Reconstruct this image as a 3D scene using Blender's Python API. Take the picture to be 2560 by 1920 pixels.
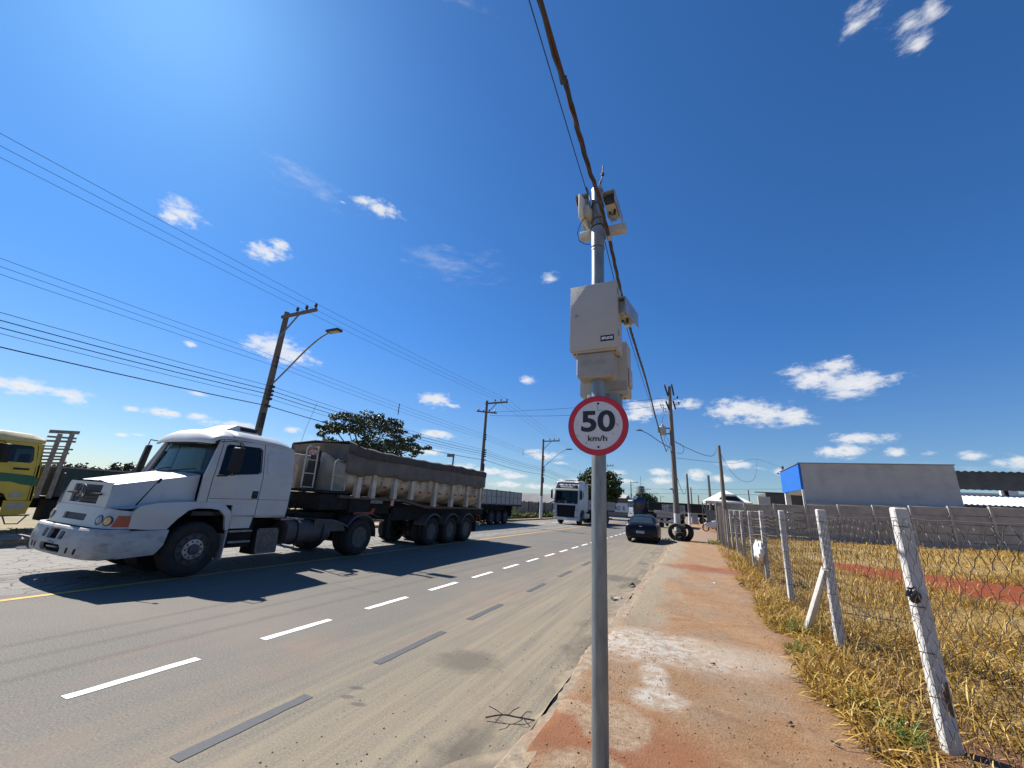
import bpy, bmesh, math, random
import numpy as np
from mathutils import Vector, Matrix, Euler
R = math.radians
random.seed(7)
rng = np.random.default_rng(11)
for o in list(bpy.data.objects):
    bpy.data.objects.remove(o)
SC = bpy.context.scene
COL = SC.collection

# ------------------------------------------------------------------ camera
EYE = 1.75
cam_d = bpy.data.cameras.new('camera')
cam = bpy.data.objects.new('camera', cam_d)
COL.objects.link(cam)
cam_d.sensor_width = 36.0
cam_d.lens = 36.0 * 985.0 / 2560.0
cam_d.clip_start = 0.05
cam_d.clip_end = 6000
_fw = Vector((-0.40207, 0.87017, 0.28485)); _r = Vector((0.91333, 0.40308, 0.05785)); _u = Vector((0.06448, -0.28343, 0.95682))
cam.matrix_world = Matrix(((_r.x, _u.x, -_fw.x, 0), (_r.y, _u.y, -_fw.y, 0), (_r.z, _u.z, -_fw.z, EYE), (0, 0, 0, 1)))
SC.camera = cam

# ------------------------------------------------------------------ sky, sun, exposure
SUN = Vector((-0.664, 0.140, 0.735)).normalized()
SUN_EL = math.asin(SUN.z)
SUN_AZ = math.atan2(SUN.x, SUN.y)          # clockwise from +Y
sl = bpy.data.lights.new('sun', 'SUN')
SC.cycles.max_bounces = 5
SC.cycles.diffuse_bounces = 2
SC.cycles.glossy_bounces = 3
SC.cycles.transparent_max_bounces = 12
sl.energy = 5.0
sl.angle = R(0.53)
sl.color = (1.0, 0.955, 0.88)
sun = bpy.data.objects.new('sun', sl)
COL.objects.link(sun)
sun.rotation_euler = (-SUN).to_track_quat('-Z', 'Y').to_euler()
sun.location = (0, 0, 30)
SC.view_settings.view_transform = 'Standard'
SC.view_settings.look = 'None'
SC.view_settings.gamma = 1.0
SC.view_settings.exposure = 0.74
SC.view_settings.use_curve_mapping = False

CLOUDS=[('s',-70.13,28.25,1.73,1.2),('s',-70.78,27.51,1.07,0.74),('s',-48.53,37.09,2.37,1.07),('s',-50.34,37.32,1.54,0.63),('s',-61.13,27.65,2.21,1.05),('s',-60.08,28.89,1.06,0.84),('w',-62.58,27.11,1.15,0.62),('s',-57.77,16.92,3.14,1.54),('s',-59.36,17.09,1.74,1.01),('s',-54.93,16.16,2.54,1.18),('s',-76.25,7.45,1.95,0.85),('s',-73.43,7.35,1.61,0.81),('s',-77.72,7.41,1.29,0.57),('s',-66.47,7.08,1.63,0.5),('s',-65.53,7.1,0.79,0.41),('s',-68.79,6.93,0.6,0.34),('s',-59.96,6.77,2.78,0.49),('s',-63.15,7.17,1.18,0.42),('s',-35.99,13.44,2.36,0.99),('w',-33.55,12.75,1.65,0.4),('s',-35.09,8.58,2.35,0.65),('s',-53.64,7.07,1.04,0.41),('s',-65.86,14.92,0.61,0.31),('s',-22.44,17.18,1.14,0.61),('w',-63.75,9.73,1.05,0.32),('s',5.76,12.63,3.24,1.46),('s',8.74,12.05,3.22,1.47),('s',11.78,11.72,2.24,1.2),('s',14.36,15.9,2.86,1.39),('s',17.96,14.6,3.44,1.11),('s',16.25,16.95,1.78,0.94),('w',17.01,13.7,2.63,0.92),('w',12.65,16.69,2.37,0.87),('s',17.07,8.76,2.9,0.65),('s',15.9,7.51,1.82,0.81),('s',14.48,7.45,1.2,0.67),('s',-5.99,13.05,2.39,1.28),('s',-3.19,13.75,2.88,1.0),('s',0.07,13.76,1.66,0.74),('s',-6.95,12.29,1.52,0.77),('w',27.25,48.79,2.53,1.47),('w',29.35,45.96,1.78,1.82),('w',31.46,46.17,0.94,1.28),('w',29.75,44.1,0.81,1.19),('w',25.25,48.52,1.42,1.02),('s',-36.1,6.04,1.93,0.51),('s',-27.07,3.9,2.76,0.51),('s',-23.75,3.46,1.97,0.45),('s',-19.26,6.48,2.29,0.59),('s',-31.03,4.16,1.96,0.58),('w',-21.28,7.03,2.64,0.39),('w',-17.27,5.6,1.81,0.39),('s',-15.6,3.14,1.78,0.5),('s',-20.1,2.27,2.59,0.5),('s',-24.99,2.24,3.26,0.51),('s',5.14,5.97,1.72,0.51),('w',7.57,5.66,1.17,0.39),('s',0.3,4.68,1.92,0.7),('s',-3.91,4.86,1.6,0.48),('s',-3.68,3.79,1.92,0.54),('s',3.19,4.18,1.32,0.57),('s',10.3,5.14,1.32,0.48),('w',-9.0,4.68,1.82,0.5),('w',-8.42,3.35,2.39,0.49),('s',25.11,6.59,1.11,0.43),('w',22.43,6.92,0.93,0.32),('s',27.75,6.06,0.99,0.65),('s',19.96,7.16,0.81,0.43),('w',26.66,5.9,1.03,0.42),('f',-34.04,32.43,5.78,2.12),('w',-19.46,31.82,1.61,0.87),('f',-59.45,37.11,4.49,1.93),('f',-39.3,32.59,3.75,1.79),('f',-56.13,36.45,3.12,1.52),('w',-53.5,36.38,0.79,0.31),('w',-68.82,4.2,0.63,0.24),('w',-67.62,4.39,0.73,0.19),('f',-69.02,0.9,2.43,0.46),('f',-49.6,5.67,6.9,0.96),('f',-63.36,2.71,5.16,0.71),('f',-27.65,2.78,7.19,0.89),('f',-2.57,3.12,5.91,0.95),('f',18.47,5.64,4.9,0.67),('f',-73.94,2.53,1.75,0.51),('f',24.88,5.32,2.42,0.52),('f',-40.68,59.48,3.84,0.68)]
W = bpy.data.worlds.new('World')
SC.world = W
W.use_nodes = True
nt = W.node_tree
N = nt.nodes
for n in list(N):
    N.remove(n)
def wn(t, **k):
    n = N.new(t)
    for a, b in k.items():
        setattr(n, a, b)
    return n
def wl(a, b):
    nt.links.new(a, b)
def wmath(op, a, b=None, clamp=False):
    n = wn('ShaderNodeMath', operation=op, use_clamp=clamp)
    for i, x in enumerate((a, b)):
        if x is None:
            continue
        if isinstance(x, (int, float)):
            n.inputs[i].default_value = x
        else:
            wl(x, n.inputs[i])
    return n.outputs[0]
sky = wn('ShaderNodeTexSky', sky_type='NISHITA')
sky.sun_disc = False
sky.sun_elevation = SUN_EL
sky.sun_rotation = SUN_AZ
sky.altitude = 700
sky.air_density = 1.0
sky.dust_density = 0.55
sky.ozone_density = 4.0
tc = wn('ShaderNodeTexCoord')
gen = tc.outputs['Generated']
def wnoise(scale, detail, rough=0.55, vec=None):
    n = wn('ShaderNodeTexNoise')
    n.inputs['Scale'].default_value = scale
    n.inputs['Detail'].default_value = detail
    n.inputs['Roughness'].default_value = rough
    wl(vec or gen, n.inputs['Vector'])
    return n.outputs['Fac']
flat = wn('ShaderNodeMapping')
flat.inputs['Scale'].default_value = (1, 1, 2.1)
wl(gen, flat.inputs['Vector'])
n_big = wnoise(19, 6, 0.62, flat.outputs['Vector'])
n_fine = wnoise(64, 7, 0.68, flat.outputs['Vector'])
squash = wn('ShaderNodeMapping')
squash.inputs['Scale'].default_value = (9, 9, 30)
squash.inputs['Rotation'].default_value = (R(14), R(22), 0)
wl(gen, squash.inputs['Vector'])
n_wisp = wnoise(1.6, 7, 0.68, squash.outputs['Vector'])
LAST = [None]
def cloud_chain(kind):
    cur = None
    for k, az, el, aw, ah in CLOUDS:
        if k != kind:
            continue
        a, e = R(az), R(el)
        m = wn('ShaderNodeMapping', vector_type='TEXTURE')
        m.inputs['Location'].default_value = (math.sin(a) * math.cos(e), math.cos(a) * math.cos(e), math.sin(e))
        m.inputs['Rotation'].default_value = (e, 0, -a)
        m.inputs['Scale'].default_value = (R(aw) * 1.14, 0.4, R(ah) * 1.18)
        if LAST[0] is None:
            wl(gen, m.inputs['Vector'])
        else:                                   # evaluated one after the other, so the shader stack stays small
            sq = wn('ShaderNodeVectorMath', operation='MULTIPLY_ADD')
            wl(LAST[0], sq.inputs[0]); sq.inputs[1].default_value = (1e-7, 1e-7, 1e-7); wl(gen, sq.inputs[2])
            wl(sq.outputs['Vector'], m.inputs['Vector'])
        ln = wn('ShaderNodeVectorMath', operation='LENGTH')
        wl(m.outputs['Vector'], ln.inputs[0])
        cur = ln.outputs['Value'] if cur is None else wmath('SMOOTH_MIN', cur, ln.outputs['Value'])
        if cur.node.type == 'MATH':
            cur.node.inputs[2].default_value = 0.25
        LAST[0] = cur
    return wmath('SUBTRACT', 1.0, cur)
def ramp(x, lo, hi):
    n = wn('ShaderNodeMapRange', interpolation_type='SMOOTHSTEP')
    n.inputs['From Min'].default_value = lo
    n.inputs['From Max'].default_value = hi
    wl(x, n.inputs['Value'])
    return n.outputs['Result']
nz = wmath('ADD', wmath('MULTIPLY', wmath('SUBTRACT', n_big, 0.5), 2.0), wmath('MULTIPLY', wmath('SUBTRACT', n_fine, 0.5), 1.5))
solid_f = wmath('ADD', cloud_chain('s'), nz)
solid = wmath('MULTIPLY', ramp(solid_f, -0.05, 0.95), 0.93)
wz = wmath('MULTIPLY', wmath('SUBTRACT', n_wisp, 0.52), 3.2)
wisp = wmath('MULTIPLY', ramp(wmath('ADD', wmath('ADD', cloud_chain('w'), wz), wmath('MULTIPLY', nz, 0.4)), 0.15, 1.25), 0.8)
faint = wmath('MULTIPLY', ramp(wmath('ADD', wmath('MULTIPLY', cloud_chain('f'), 0.8), wz), 0.0, 1.6), 0.28)
alpha = wmath('MAXIMUM', wmath('MAXIMUM', solid, wisp), faint)
# thicker cores are a little greyer than the sunlit rims
core = wmath('MULTIPLY', ramp(wmath('ADD', solid_f, wmath('MULTIPLY', wmath('SUBTRACT', n_fine, 0.5), 2.2)), 0.55, 1.7), 1.0)
ccol = wn('ShaderNodeMix', data_type='RGBA')
ccol.inputs['A'].default_value = (9.0, 9.1, 9.2, 1)
ccol.inputs['B'].default_value = (6.6, 7.0, 7.7, 1)
wl(core, ccol.inputs['Factor'])
# the air of a clear winter day: deeper blue than the plain model
tint = wn('ShaderNodeMix', data_type='RGBA', blend_type='MULTIPLY')
tint.inputs['Factor'].default_value = 1.0
sepz = wn('ShaderNodeSeparateXYZ'); wl(gen, sepz.inputs[0])
hz = ramp(sepz.outputs['Z'], 0.0, 0.42)
tcol = wn('ShaderNodeMix', data_type='RGBA')
tcol.inputs['A'].default_value = (0.80, 0.93, 1.05, 1)
tcol.inputs['B'].default_value = (0.46, 0.96, 1.42, 1)
wl(hz, tcol.inputs['Factor']); wl(tcol.outputs['Result'], tint.inputs['B'])
wl(sky.outputs['Color'], tint.inputs['A'])
mixc = wn('ShaderNodeMix', data_type='RGBA')
wl(alpha, mixc.inputs['Factor'])
wl(tint.outputs['Result'], mixc.inputs['A'])
wl(ccol.outputs['Result'], mixc.inputs['B'])
bg = wn('ShaderNodeBackground')
bg.inputs['Strength'].default_value = 0.06
wl(mixc.outputs['Result'], bg.inputs['Color'])
wo = wn('ShaderNodeOutputWorld')
wl(bg.outputs['Background'], wo.inputs['Surface'])
W.cycles.sampling_method = 'MANUAL'
W.cycles.sample_map_resolution = 512

# ------------------------------------------------------------------ materials
MATS = {}
def mat(name, c1, c2=None, rough=0.6, metal=0.0, scale=6.0, detail=5, bump=0.0, bscale=60.0, lo=0.35, hi=0.65, spec=0.5, dirt=None, dirt_amt=0.0, dscale=2.5, coat=0.0, stretch=(1, 1, 1), rvar=0.0):
    """Procedural surface: two base colours mixed by noise, optional dirt patches, fine relief."""
    if name in MATS:
        return MATS[name]
    m = bpy.data.materials.new(name)
    m.use_nodes = True
    t = m.node_tree
    b = t.nodes['Principled BSDF']
    b.inputs['Roughness'].default_value = rough
    b.inputs['Metallic'].default_value = metal
    b.inputs['Specular IOR Level'].default_value = spec
    b.inputs['Coat Weight'].default_value = coat
    b.inputs['Coat Roughness'].default_value = 0.08
    co = t.nodes.new('ShaderNodeTexCoord')
    mp = t.nodes.new('ShaderNodeMapping')
    mp.inputs['Scale'].default_value = stretch
    t.links.new(co.outputs['Object'], mp.inputs['Vector'])
    def noise(s, d=5):
        n = t.nodes.new('ShaderNodeTexNoise')
        n.inputs['Scale'].default_value = s
        n.inputs['Detail'].default_value = d
        n.inputs['Roughness'].default_value = 0.6
        t.links.new(mp.outputs['Vector'], n.inputs['Vector'])
        return n.outputs['Fac']
    def rmp(x, a, c, o0=0.0, o1=1.0):
        n = t.nodes.new('ShaderNodeMapRange')
        n.inputs['From Min'].default_value = a
        n.inputs['From Max'].default_value = c
        n.inputs['To Min'].default_value = o0
        n.inputs['To Max'].default_value = o1
        t.links.new(x, n.inputs['Value'])
        return n.outputs['Result']
    c2 = c2 or tuple(x * 0.82 for x in c1)
    nf = noise(scale, detail)
    mx = t.nodes.new('ShaderNodeMix')
    mx.data_type = 'RGBA'
    mx.inputs['A'].default_value = (*c1, 1)
    mx.inputs['B'].default_value = (*c2, 1)
    t.links.new(rmp(nf, lo, hi), mx.inputs['Factor'])
    col = mx.outputs['Result']
    if dirt:
        dn = rmp(noise(dscale, 8), 0.62 - 0.3 * dirt_amt, 0.80 - 0.25 * dirt_amt, 0, min(1.0, 0.35 + dirt_amt))
        m2 = t.nodes.new('ShaderNodeMix')
        m2.data_type = 'RGBA'
        t.links.new(col, m2.inputs['A'])
        m2.inputs['B'].default_value = (*dirt, 1)
        t.links.new(dn, m2.inputs['Factor'])
        col = m2.outputs['Result']
    t.links.new(col, b.inputs['Base Color'])
    if rvar:
        t.links.new(rmp(noise(scale * 0.7, 4), 0.3, 0.7, max(0.02, rough - rvar), min(1, rough + rvar)), b.inputs['Roughness'])
    if bump:
        bp = t.nodes.new('ShaderNodeBump')
        bp.inputs['Strength'].default_value = bump
        bp.inputs['Distance'].default_value = 0.01
        t.links.new(noise(bscale, 4), bp.inputs['Height'])
        t.links.new(bp.outputs['Normal'], b.inputs['Normal'])
    MATS[name] = m
    return m
def glass(name, tint, gloss=0.12, opac=0.25):
    if name in MATS:
        return MATS[name]
    m = bpy.data.materials.new(name)
    m.use_nodes = True
    t = m.node_tree
    t.nodes.clear()
    tr = t.nodes.new('ShaderNodeBsdfTransparent'); tr.inputs['Color'].default_value = (*tint, 1)
    gl = t.nodes.new('ShaderNodeBsdfGlossy'); gl.inputs['Roughness'].default_value = 0.03
    df = t.nodes.new('ShaderNodeBsdfDiffuse'); df.inputs['Color'].default_value = (0.06, 0.09, 0.10, 1)
    no = t.nodes.new('ShaderNodeTexNoise'); no.inputs['Scale'].default_value = 3.0; no.inputs['Detail'].default_value = 6
    co = t.nodes.new('ShaderNodeTexCoord'); t.links.new(co.outputs['Object'], no.inputs['Vector'])
    mr = t.nodes.new('ShaderNodeMapRange'); mr.inputs['To Min'].default_value = opac * 0.4; mr.inputs['To Max'].default_value = opac * 1.3
    t.links.new(no.outputs['Fac'], mr.inputs['Value'])
    fr = t.nodes.new('ShaderNodeFresnel'); fr.inputs['IOR'].default_value = 1.3
    ad = t.nodes.new('ShaderNodeMath'); ad.operation = 'ADD'; ad.use_clamp = True; ad.inputs[1].default_value = gloss * 0.2
    t.links.new(fr.outputs[0], ad.inputs[0])
    m1 = t.nodes.new('ShaderNodeMixShader'); t.links.new(mr.outputs[0], m1.inputs[0]); t.links.new(tr.outputs[0], m1.inputs[1]); t.links.new(df.outputs[0], m1.inputs[2])
    m2 = t.nodes.new('ShaderNodeMixShader'); t.links.new(ad.outputs[0], m2.inputs[0]); t.links.new(m1.outputs[0], m2.inputs[1]); t.links.new(gl.outputs[0], m2.inputs[2])
    o = t.nodes.new('ShaderNodeOutputMaterial'); t.links.new(m2.outputs[0], o.inputs['Surface'])
    MATS[name] = m
    return m

# ------------------------------------------------------------------ mesh helpers
def frame_of(d):
    d = Vector(d).normalized()
    a = Vector((0, 0, 1)) if abs(d.z) < 0.95 else Vector((1, 0, 0))
    s = d.cross(a).normalized()
    return s, s.cross(d).normalized()
class MB:
    """Collects faces in world (or local) coordinates; build() links them as ONE mesh object."""
    def __init__(self, off=(0, 0, 0), yaw=0.0):
        self.v = []; self.f = []
        self.off = Vector(off); self.yaw = yaw
    def add(self, vs, fs):
        n = len(self.v)
        self.v += [tuple(x) for x in vs]
        self.f += [tuple(i + n for i in f) for f in fs]
        return self
    def box(self, x0, x1, y0, y1, z0, z1):
        vs = [(x, y, z) for x in (x0, x1) for y in (y0, y1) for z in (z0, z1)]
        return self.add(vs, [(0, 1, 3, 2), (4, 6, 7, 5), (0, 4, 5, 1), (2, 3, 7, 6), (0, 2, 6, 4), (1, 5, 7, 3)])
    def hexa(self, p):
        """8 points: bottom 4 round, top 4 round"""
        return self.add(p, [(3, 2, 1, 0), (4, 5, 6, 7), (0, 1, 5, 4), (1, 2, 6, 5), (2, 3, 7, 6), (3, 0, 4, 7)])
    def bar(self, p, q, w, h, up=None):
        p = Vector(p); q = Vector(q); d = (q - p).normalized()
        if up is None:
            s, u = frame_of(d)
        else:
            s = d.cross(Vector(up)).normalized(); u = s.cross(d).normalized()
        s = s * (w / 2); u = u * (h / 2)
        return self.hexa([p - s - u, p + s - u, q + s - u, q - s - u, p - s + u, p + s + u, q + s + u, q - s + u])
    def tube(self, pts, r, n=8, cap=True, closed=False):
        pts = [Vector(p) for p in pts]
        m = len(pts)
        rs = r if isinstance(r, (list, tuple)) else [r] * m
        vs, fs = [], []
        prev = None
        for i, p in enumerate(pts):
            if closed:
                d = pts[(i + 1) % m] - pts[i - 1]
            else:
                d = pts[min(i + 1, m - 1)] - pts[max(i - 1, 0)]
            d.normalize()
            if prev is None:
                s, u = frame_of(d)
            else:
                s = (prev - d * prev.dot(d)).normalized(); u = s.cross(d)
            prev = s
            for k in range(n):
                a = 2 * math.pi * k / n
                vs.append(p + (s * math.cos(a) + u * math.sin(a)) * rs[i])
        for i in range(m if closed else m - 1):
            j = (i + 1) % m
            for k in range(n):
                l = (k + 1) % n
                fs.append((i * n + k, i * n + l, j * n + l, j * n + k))
        if cap and not closed:
            fs.append(tuple(range(n))[::-1]); fs.append(tuple(range((m - 1) * n, m * n)))
        return self.add(vs, fs)
    def prism(self, poly, fn, a, b):
        """polygon (u,v) extruded between w=a and w=b; fn(u,v,w)->xyz"""
        n = len(poly)
        vs = [fn(u, v, a) for u, v in poly] + [fn(u, v, b) for u, v in poly]
        fs = [tuple(range(n))[::-1], tuple(range(n, 2 * n))] + [(i, (i + 1) % n, n + (i + 1) % n, n + i) for i in range(n)]
        return self.add(vs, fs)
    def loft(self, rings, closed=True, cap=True):
        n = len(rings[0]); vs = [p for r_ in rings for p in r_]; fs = []
        for i in range(len(rings) - 1):
            for k in range(n if closed else n - 1):
                l = (k + 1) % n
                fs.append((i * n + k, i * n + l, (i + 1) * n + l, (i + 1) * n + k))
        if cap and closed:
            fs.append(tuple(range(n))[::-1]); fs.append(tuple(range((len(rings) - 1) * n, len(rings) * n)))
        return self.add(vs, fs)
    def lathe(self, prof, o, ax, n=24):
        """profile (radius, height) turned about axis ax through o"""
        o = Vector(o); ax = Vector(ax).normalized(); s, u = frame_of(ax)
        rings = [[o + ax * h_ + (s * math.cos(2 * math.pi * k / n) + u * math.sin(2 * math.pi * k / n)) * r_ for k in range(n)] for r_, h_ in prof]
        return self.loft(rings, True, True)
    def grid(self, fn, nu, nv):
        vs = [fn(i / nu, j / nv) for i in range(nu + 1) for j in range(nv + 1)]
        fs = [(i * (nv + 1) + j, (i + 1) * (nv + 1) + j, (i + 1) * (nv + 1) + j + 1, i * (nv + 1) + j + 1) for i in range(nu) for j in range(nv)]
        return self.add(vs, fs)
    def plate(self, outer, holes, fn, t, ucuts=(), vcuts=()):
        """flat outline with holes, mapped by fn(u,v,w), thickness t; cut lines keep curved mappings smooth"""
        bm = bmesh.new()
        es = []
        for loop in [outer] + list(holes):
            vs = [bm.verts.new((u, v, 0)) for u, v in loop]
            for i in range(len(vs)):
                es.append(bm.edges.new((vs[i], vs[(i + 1) % len(vs)])))
        bmesh.ops.triangle_fill(bm, use_beauty=True, use_dissolve=False, edges=es, normal=(0, 0, 1))
        for u in ucuts:
            bmesh.ops.bisect_plane(bm, geom=bm.verts[:] + bm.edges[:] + bm.faces[:], plane_co=(u, 0, 0), plane_no=(1, 0, 0))
        for v in vcuts:
            bmesh.ops.bisect_plane(bm, geom=bm.verts[:] + bm.edges[:] + bm.faces[:], plane_co=(0, v, 0), plane_no=(0, 1, 0))
        bm.verts.index_update()
        n = len(bm.verts)
        A = [fn(v.co.x, v.co.y, 0.0) for v in bm.verts]
        B = [fn(v.co.x, v.co.y, t) for v in bm.verts]
        fs = []
        for f in bm.faces:
            ids = [v.index for v in f.verts]
            fs.append(tuple(ids)); fs.append(tuple(i + n for i in reversed(ids)))
        for e in bm.edges:
            if len(e.link_faces) == 1:
                a, b = e.verts[0].index, e.verts[1].index
                fs.append((a, b, b + n, a + n))
        bm.free()
        return self.add(A + B, fs)
    def build(self, name, m, parent=None, bevel=0.0, smooth=None, seg=2, loc=None):
        me = bpy.data.meshes.new(name)
        off = self.off; c, s = math.cos(-self.yaw), math.sin(-self.yaw)
        vs = []
        for x, y, z in self.v:
            x -= off.x; y -= off.y
            vs.append((x * c - y * s, x * s + y * c, z - off.z))
        me.from_pydata(vs, [], self.f)
        bm = bmesh.new(); bm.from_mesh(me)
        bmesh.ops.recalc_face_normals(bm, faces=bm.faces)
        if bevel > 0:
            bmesh.ops.remove_doubles(bm, verts=bm.verts, dist=1e-5)
            ed = [e for e in bm.edges if len(e.link_faces) == 2 and e.calc_face_angle(0) > 0.6]
            bmesh.ops.bevel(bm, geom=ed, offset=bevel, segments=seg, affect='EDGES', profile=0.6, clamp_overlap=True)
        bm.to_mesh(me); bm.free()
        me.materials.append(m)
        if smooth is None:
            smooth = 40
        if smooth:
            me.shade_smooth()
            me.set_sharp_from_angle(angle=R(smooth))
        o = bpy.data.objects.new(name, me)
        COL.objects.link(o)
        if parent is not None:
            o.parent = parent
        if loc is not None:
            o.location = loc
        return o
def tag(o, label=None, cat=None, group=None, kind=None):
    if label: o['label'] = label
    if cat: o['category'] = cat
    if group: o['group'] = group
    if kind: o['kind'] = kind
    return o
def empty(name, loc, rz=0.0, label=None, cat=None, group=None):
    o = bpy.data.objects.new(name, None)
    o.empty_display_size = 0.2
    o.location = loc; o.rotation_euler = (0, 0, rz)
    COL.objects.link(o)
    return tag(o, label, cat, group)
def copy_tree(o, parent=None):
    c = o.copy(); COL.objects.link(c)
    c.parent = parent
    for ch in o.children:
        copy_tree(ch, c)
    return c
def text_part(s, size, m, parent, fn, name='lettering', depth=0.004, bold=0.0, align='CENTER', sx=1.0, space=1.0, fit=None):
    cu = bpy.data.curves.new('lettering_curve', 'FONT')
    cu.body = s; cu.size = size; cu.align_x = align; cu.align_y = 'CENTER'; cu.extrude = depth; cu.offset = bold; cu.resolution_u = 6; cu.space_character = space
    to = bpy.data.objects.new('lettering_tmp', cu)
    COL.objects.link(to)
    dg = bpy.context.evaluated_depsgraph_get()
    me = bpy.data.meshes.new_from_object(to.evaluated_get(dg))
    bpy.data.objects.remove(to); bpy.data.curves.remove(cu)
    if fit:                                     # centre, width and height the lettering must fill
        xs = [v.co.x for v in me.vertices]; ys = [v.co.y for v in me.vertices]
        kx = fit[2] / (max(xs) - min(xs)); ky = fit[3] / (max(ys) - min(ys)); mx_ = (max(xs) + min(xs)) / 2; my_ = (max(ys) + min(ys)) / 2
        for v in me.vertices:
            v.co = fn((v.co.x - mx_) * kx + fit[0], (v.co.y - my_) * ky + fit[1], v.co.z)
    else:
        for v in me.vertices:
            v.co = fn(v.co.x * sx, v.co.y, v.co.z)
    me.materials.clear(); me.materials.append(m)
    me.name = name
    o = bpy.data.objects.new(name, me); COL.objects.link(o); o.parent = parent
    return o
def arc(c, r, a0, a1, n):
    return [(c[0] + r * math.cos(R(a0 + (a1 - a0) * i / n)), c[1] + r * math.sin(R(a0 + (a1 - a0) * i / n))) for i in range(n + 1)]
# ------------------------------------------------------------------ the ground
class NB:
    """small node builder for the ground materials"""
    def __init__(self, name, rough=0.85):
        self.m = bpy.data.materials.new(name); self.m.use_nodes = True
        self.t = self.m.node_tree; self.b = self.t.nodes['Principled BSDF']
        self.b.inputs['Roughness'].default_value = rough
        self.b.inputs['Specular IOR Level'].default_value = 0.25
        self.co = self.t.nodes.new('ShaderNodeTexCoord').outputs['Object']
        sp = self.t.nodes.new('ShaderNodeSeparateXYZ'); self.t.links.new(self.co, sp.inputs[0])
        self.x, self.y = sp.outputs[0], sp.outputs[1]
    def link(self, a, b):
        self.t.links.new(a, b)
    def vec(self, scale, loc=(0, 0, 0), rot=0):
        mp = self.t.nodes.new('ShaderNodeMapping'); mp.inputs['Scale'].default_value = scale; mp.inputs['Location'].default_value = loc
        mp.inputs['Rotation'].default_value = (0, 0, rot)
        self.link(self.co, mp.inputs['Vector']); return mp.outputs['Vector']
    def noise(self, s, d=6, r=0.6, v=None, dist=0.0):
        n = self.t.nodes.new('ShaderNodeTexNoise'); n.inputs['Scale'].default_value = s; n.inputs['Detail'].default_value = d
        n.inputs['Roughness'].default_value = r; n.inputs['Distortion'].default_value = dist
        self.link(v or self.co, n.inputs['Vector']); return n.outputs['Fac']
    def rmp(self, x, a, b, o0=0.0, o1=1.0, sm=True):
        n = self.t.nodes.new('ShaderNodeMapRange'); n.interpolation_type = 'SMOOTHSTEP' if sm else 'LINEAR'
        for k, v in (('From Min', a), ('From Max', b), ('To Min', o0), ('To Max', o1)):
            n.inputs[k].default_value = v
        self.link(x, n.inputs['Value']); return n.outputs['Result']
    def math(self, op, a, b=0.0, c=0.0):
        n = self.t.nodes.new('ShaderNodeMath'); n.operation = op
        for i, v in enumerate((a, b, c)):
            if isinstance(v, (int, float)):
                n.inputs[i].default_value = v
            else:
                self.link(v, n.inputs[i])
        return n.outputs[0]
    def mix(self, f, a, b, mode='MIX'):
        n = self.t.nodes.new('ShaderNodeMix'); n.data_type = 'RGBA'; n.blend_type = mode
        for k, v in (('Factor', f), ('A', a), ('B', b)):
            if isinstance(v, (int, float)):
                n.inputs[k].default_value = v
            elif isinstance(v, tuple):
                n.inputs[k].default_value = (*v, 1)
            else:
                self.link(v, n.inputs[k])
        return n.outputs['Result']
    def spot(self, cx, cy, rx, ry, wob=0.6, ns=2.5, rot=0.0, soft=0.5):
        """ragged elliptical patch on the ground, 1 inside"""
        mp = self.t.nodes.new('ShaderNodeMapping'); mp.vector_type = 'TEXTURE'
        mp.inputs['Location'].default_value = (cx, cy, 0); mp.inputs['Scale'].default_value = (rx, ry, 50); mp.inputs['Rotation'].default_value = (0, 0, rot)
        self.link(self.co, mp.inputs['Vector'])
        ln = self.t.nodes.new('ShaderNodeVectorMath'); ln.operation = 'LENGTH'; self.link(mp.outputs['Vector'], ln.inputs[0])
        e = self.math('ADD', ln.outputs['Value'], self.math('MULTIPLY', self.math('SUBTRACT', self.noise(ns, 8, 0.65), 0.5), wob * 2))
        return self.rmp(e, 1.0 + soft * 0.5, 1.0 - soft * 0.5)
    def finish(self, col, height=None, strength=0.5, dist=0.02):
        self.link(col, self.b.inputs['Base Color'])
        if height is not None:
            bp = self.t.nodes.new('ShaderNodeBump'); bp.inputs['Strength'].default_value = strength; bp.inputs['Distance'].default_value = dist
            self.link(height, bp.inputs['Height']); self.link(bp.outputs['Normal'], self.b.inputs['Normal'])
        return self.m

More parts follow.
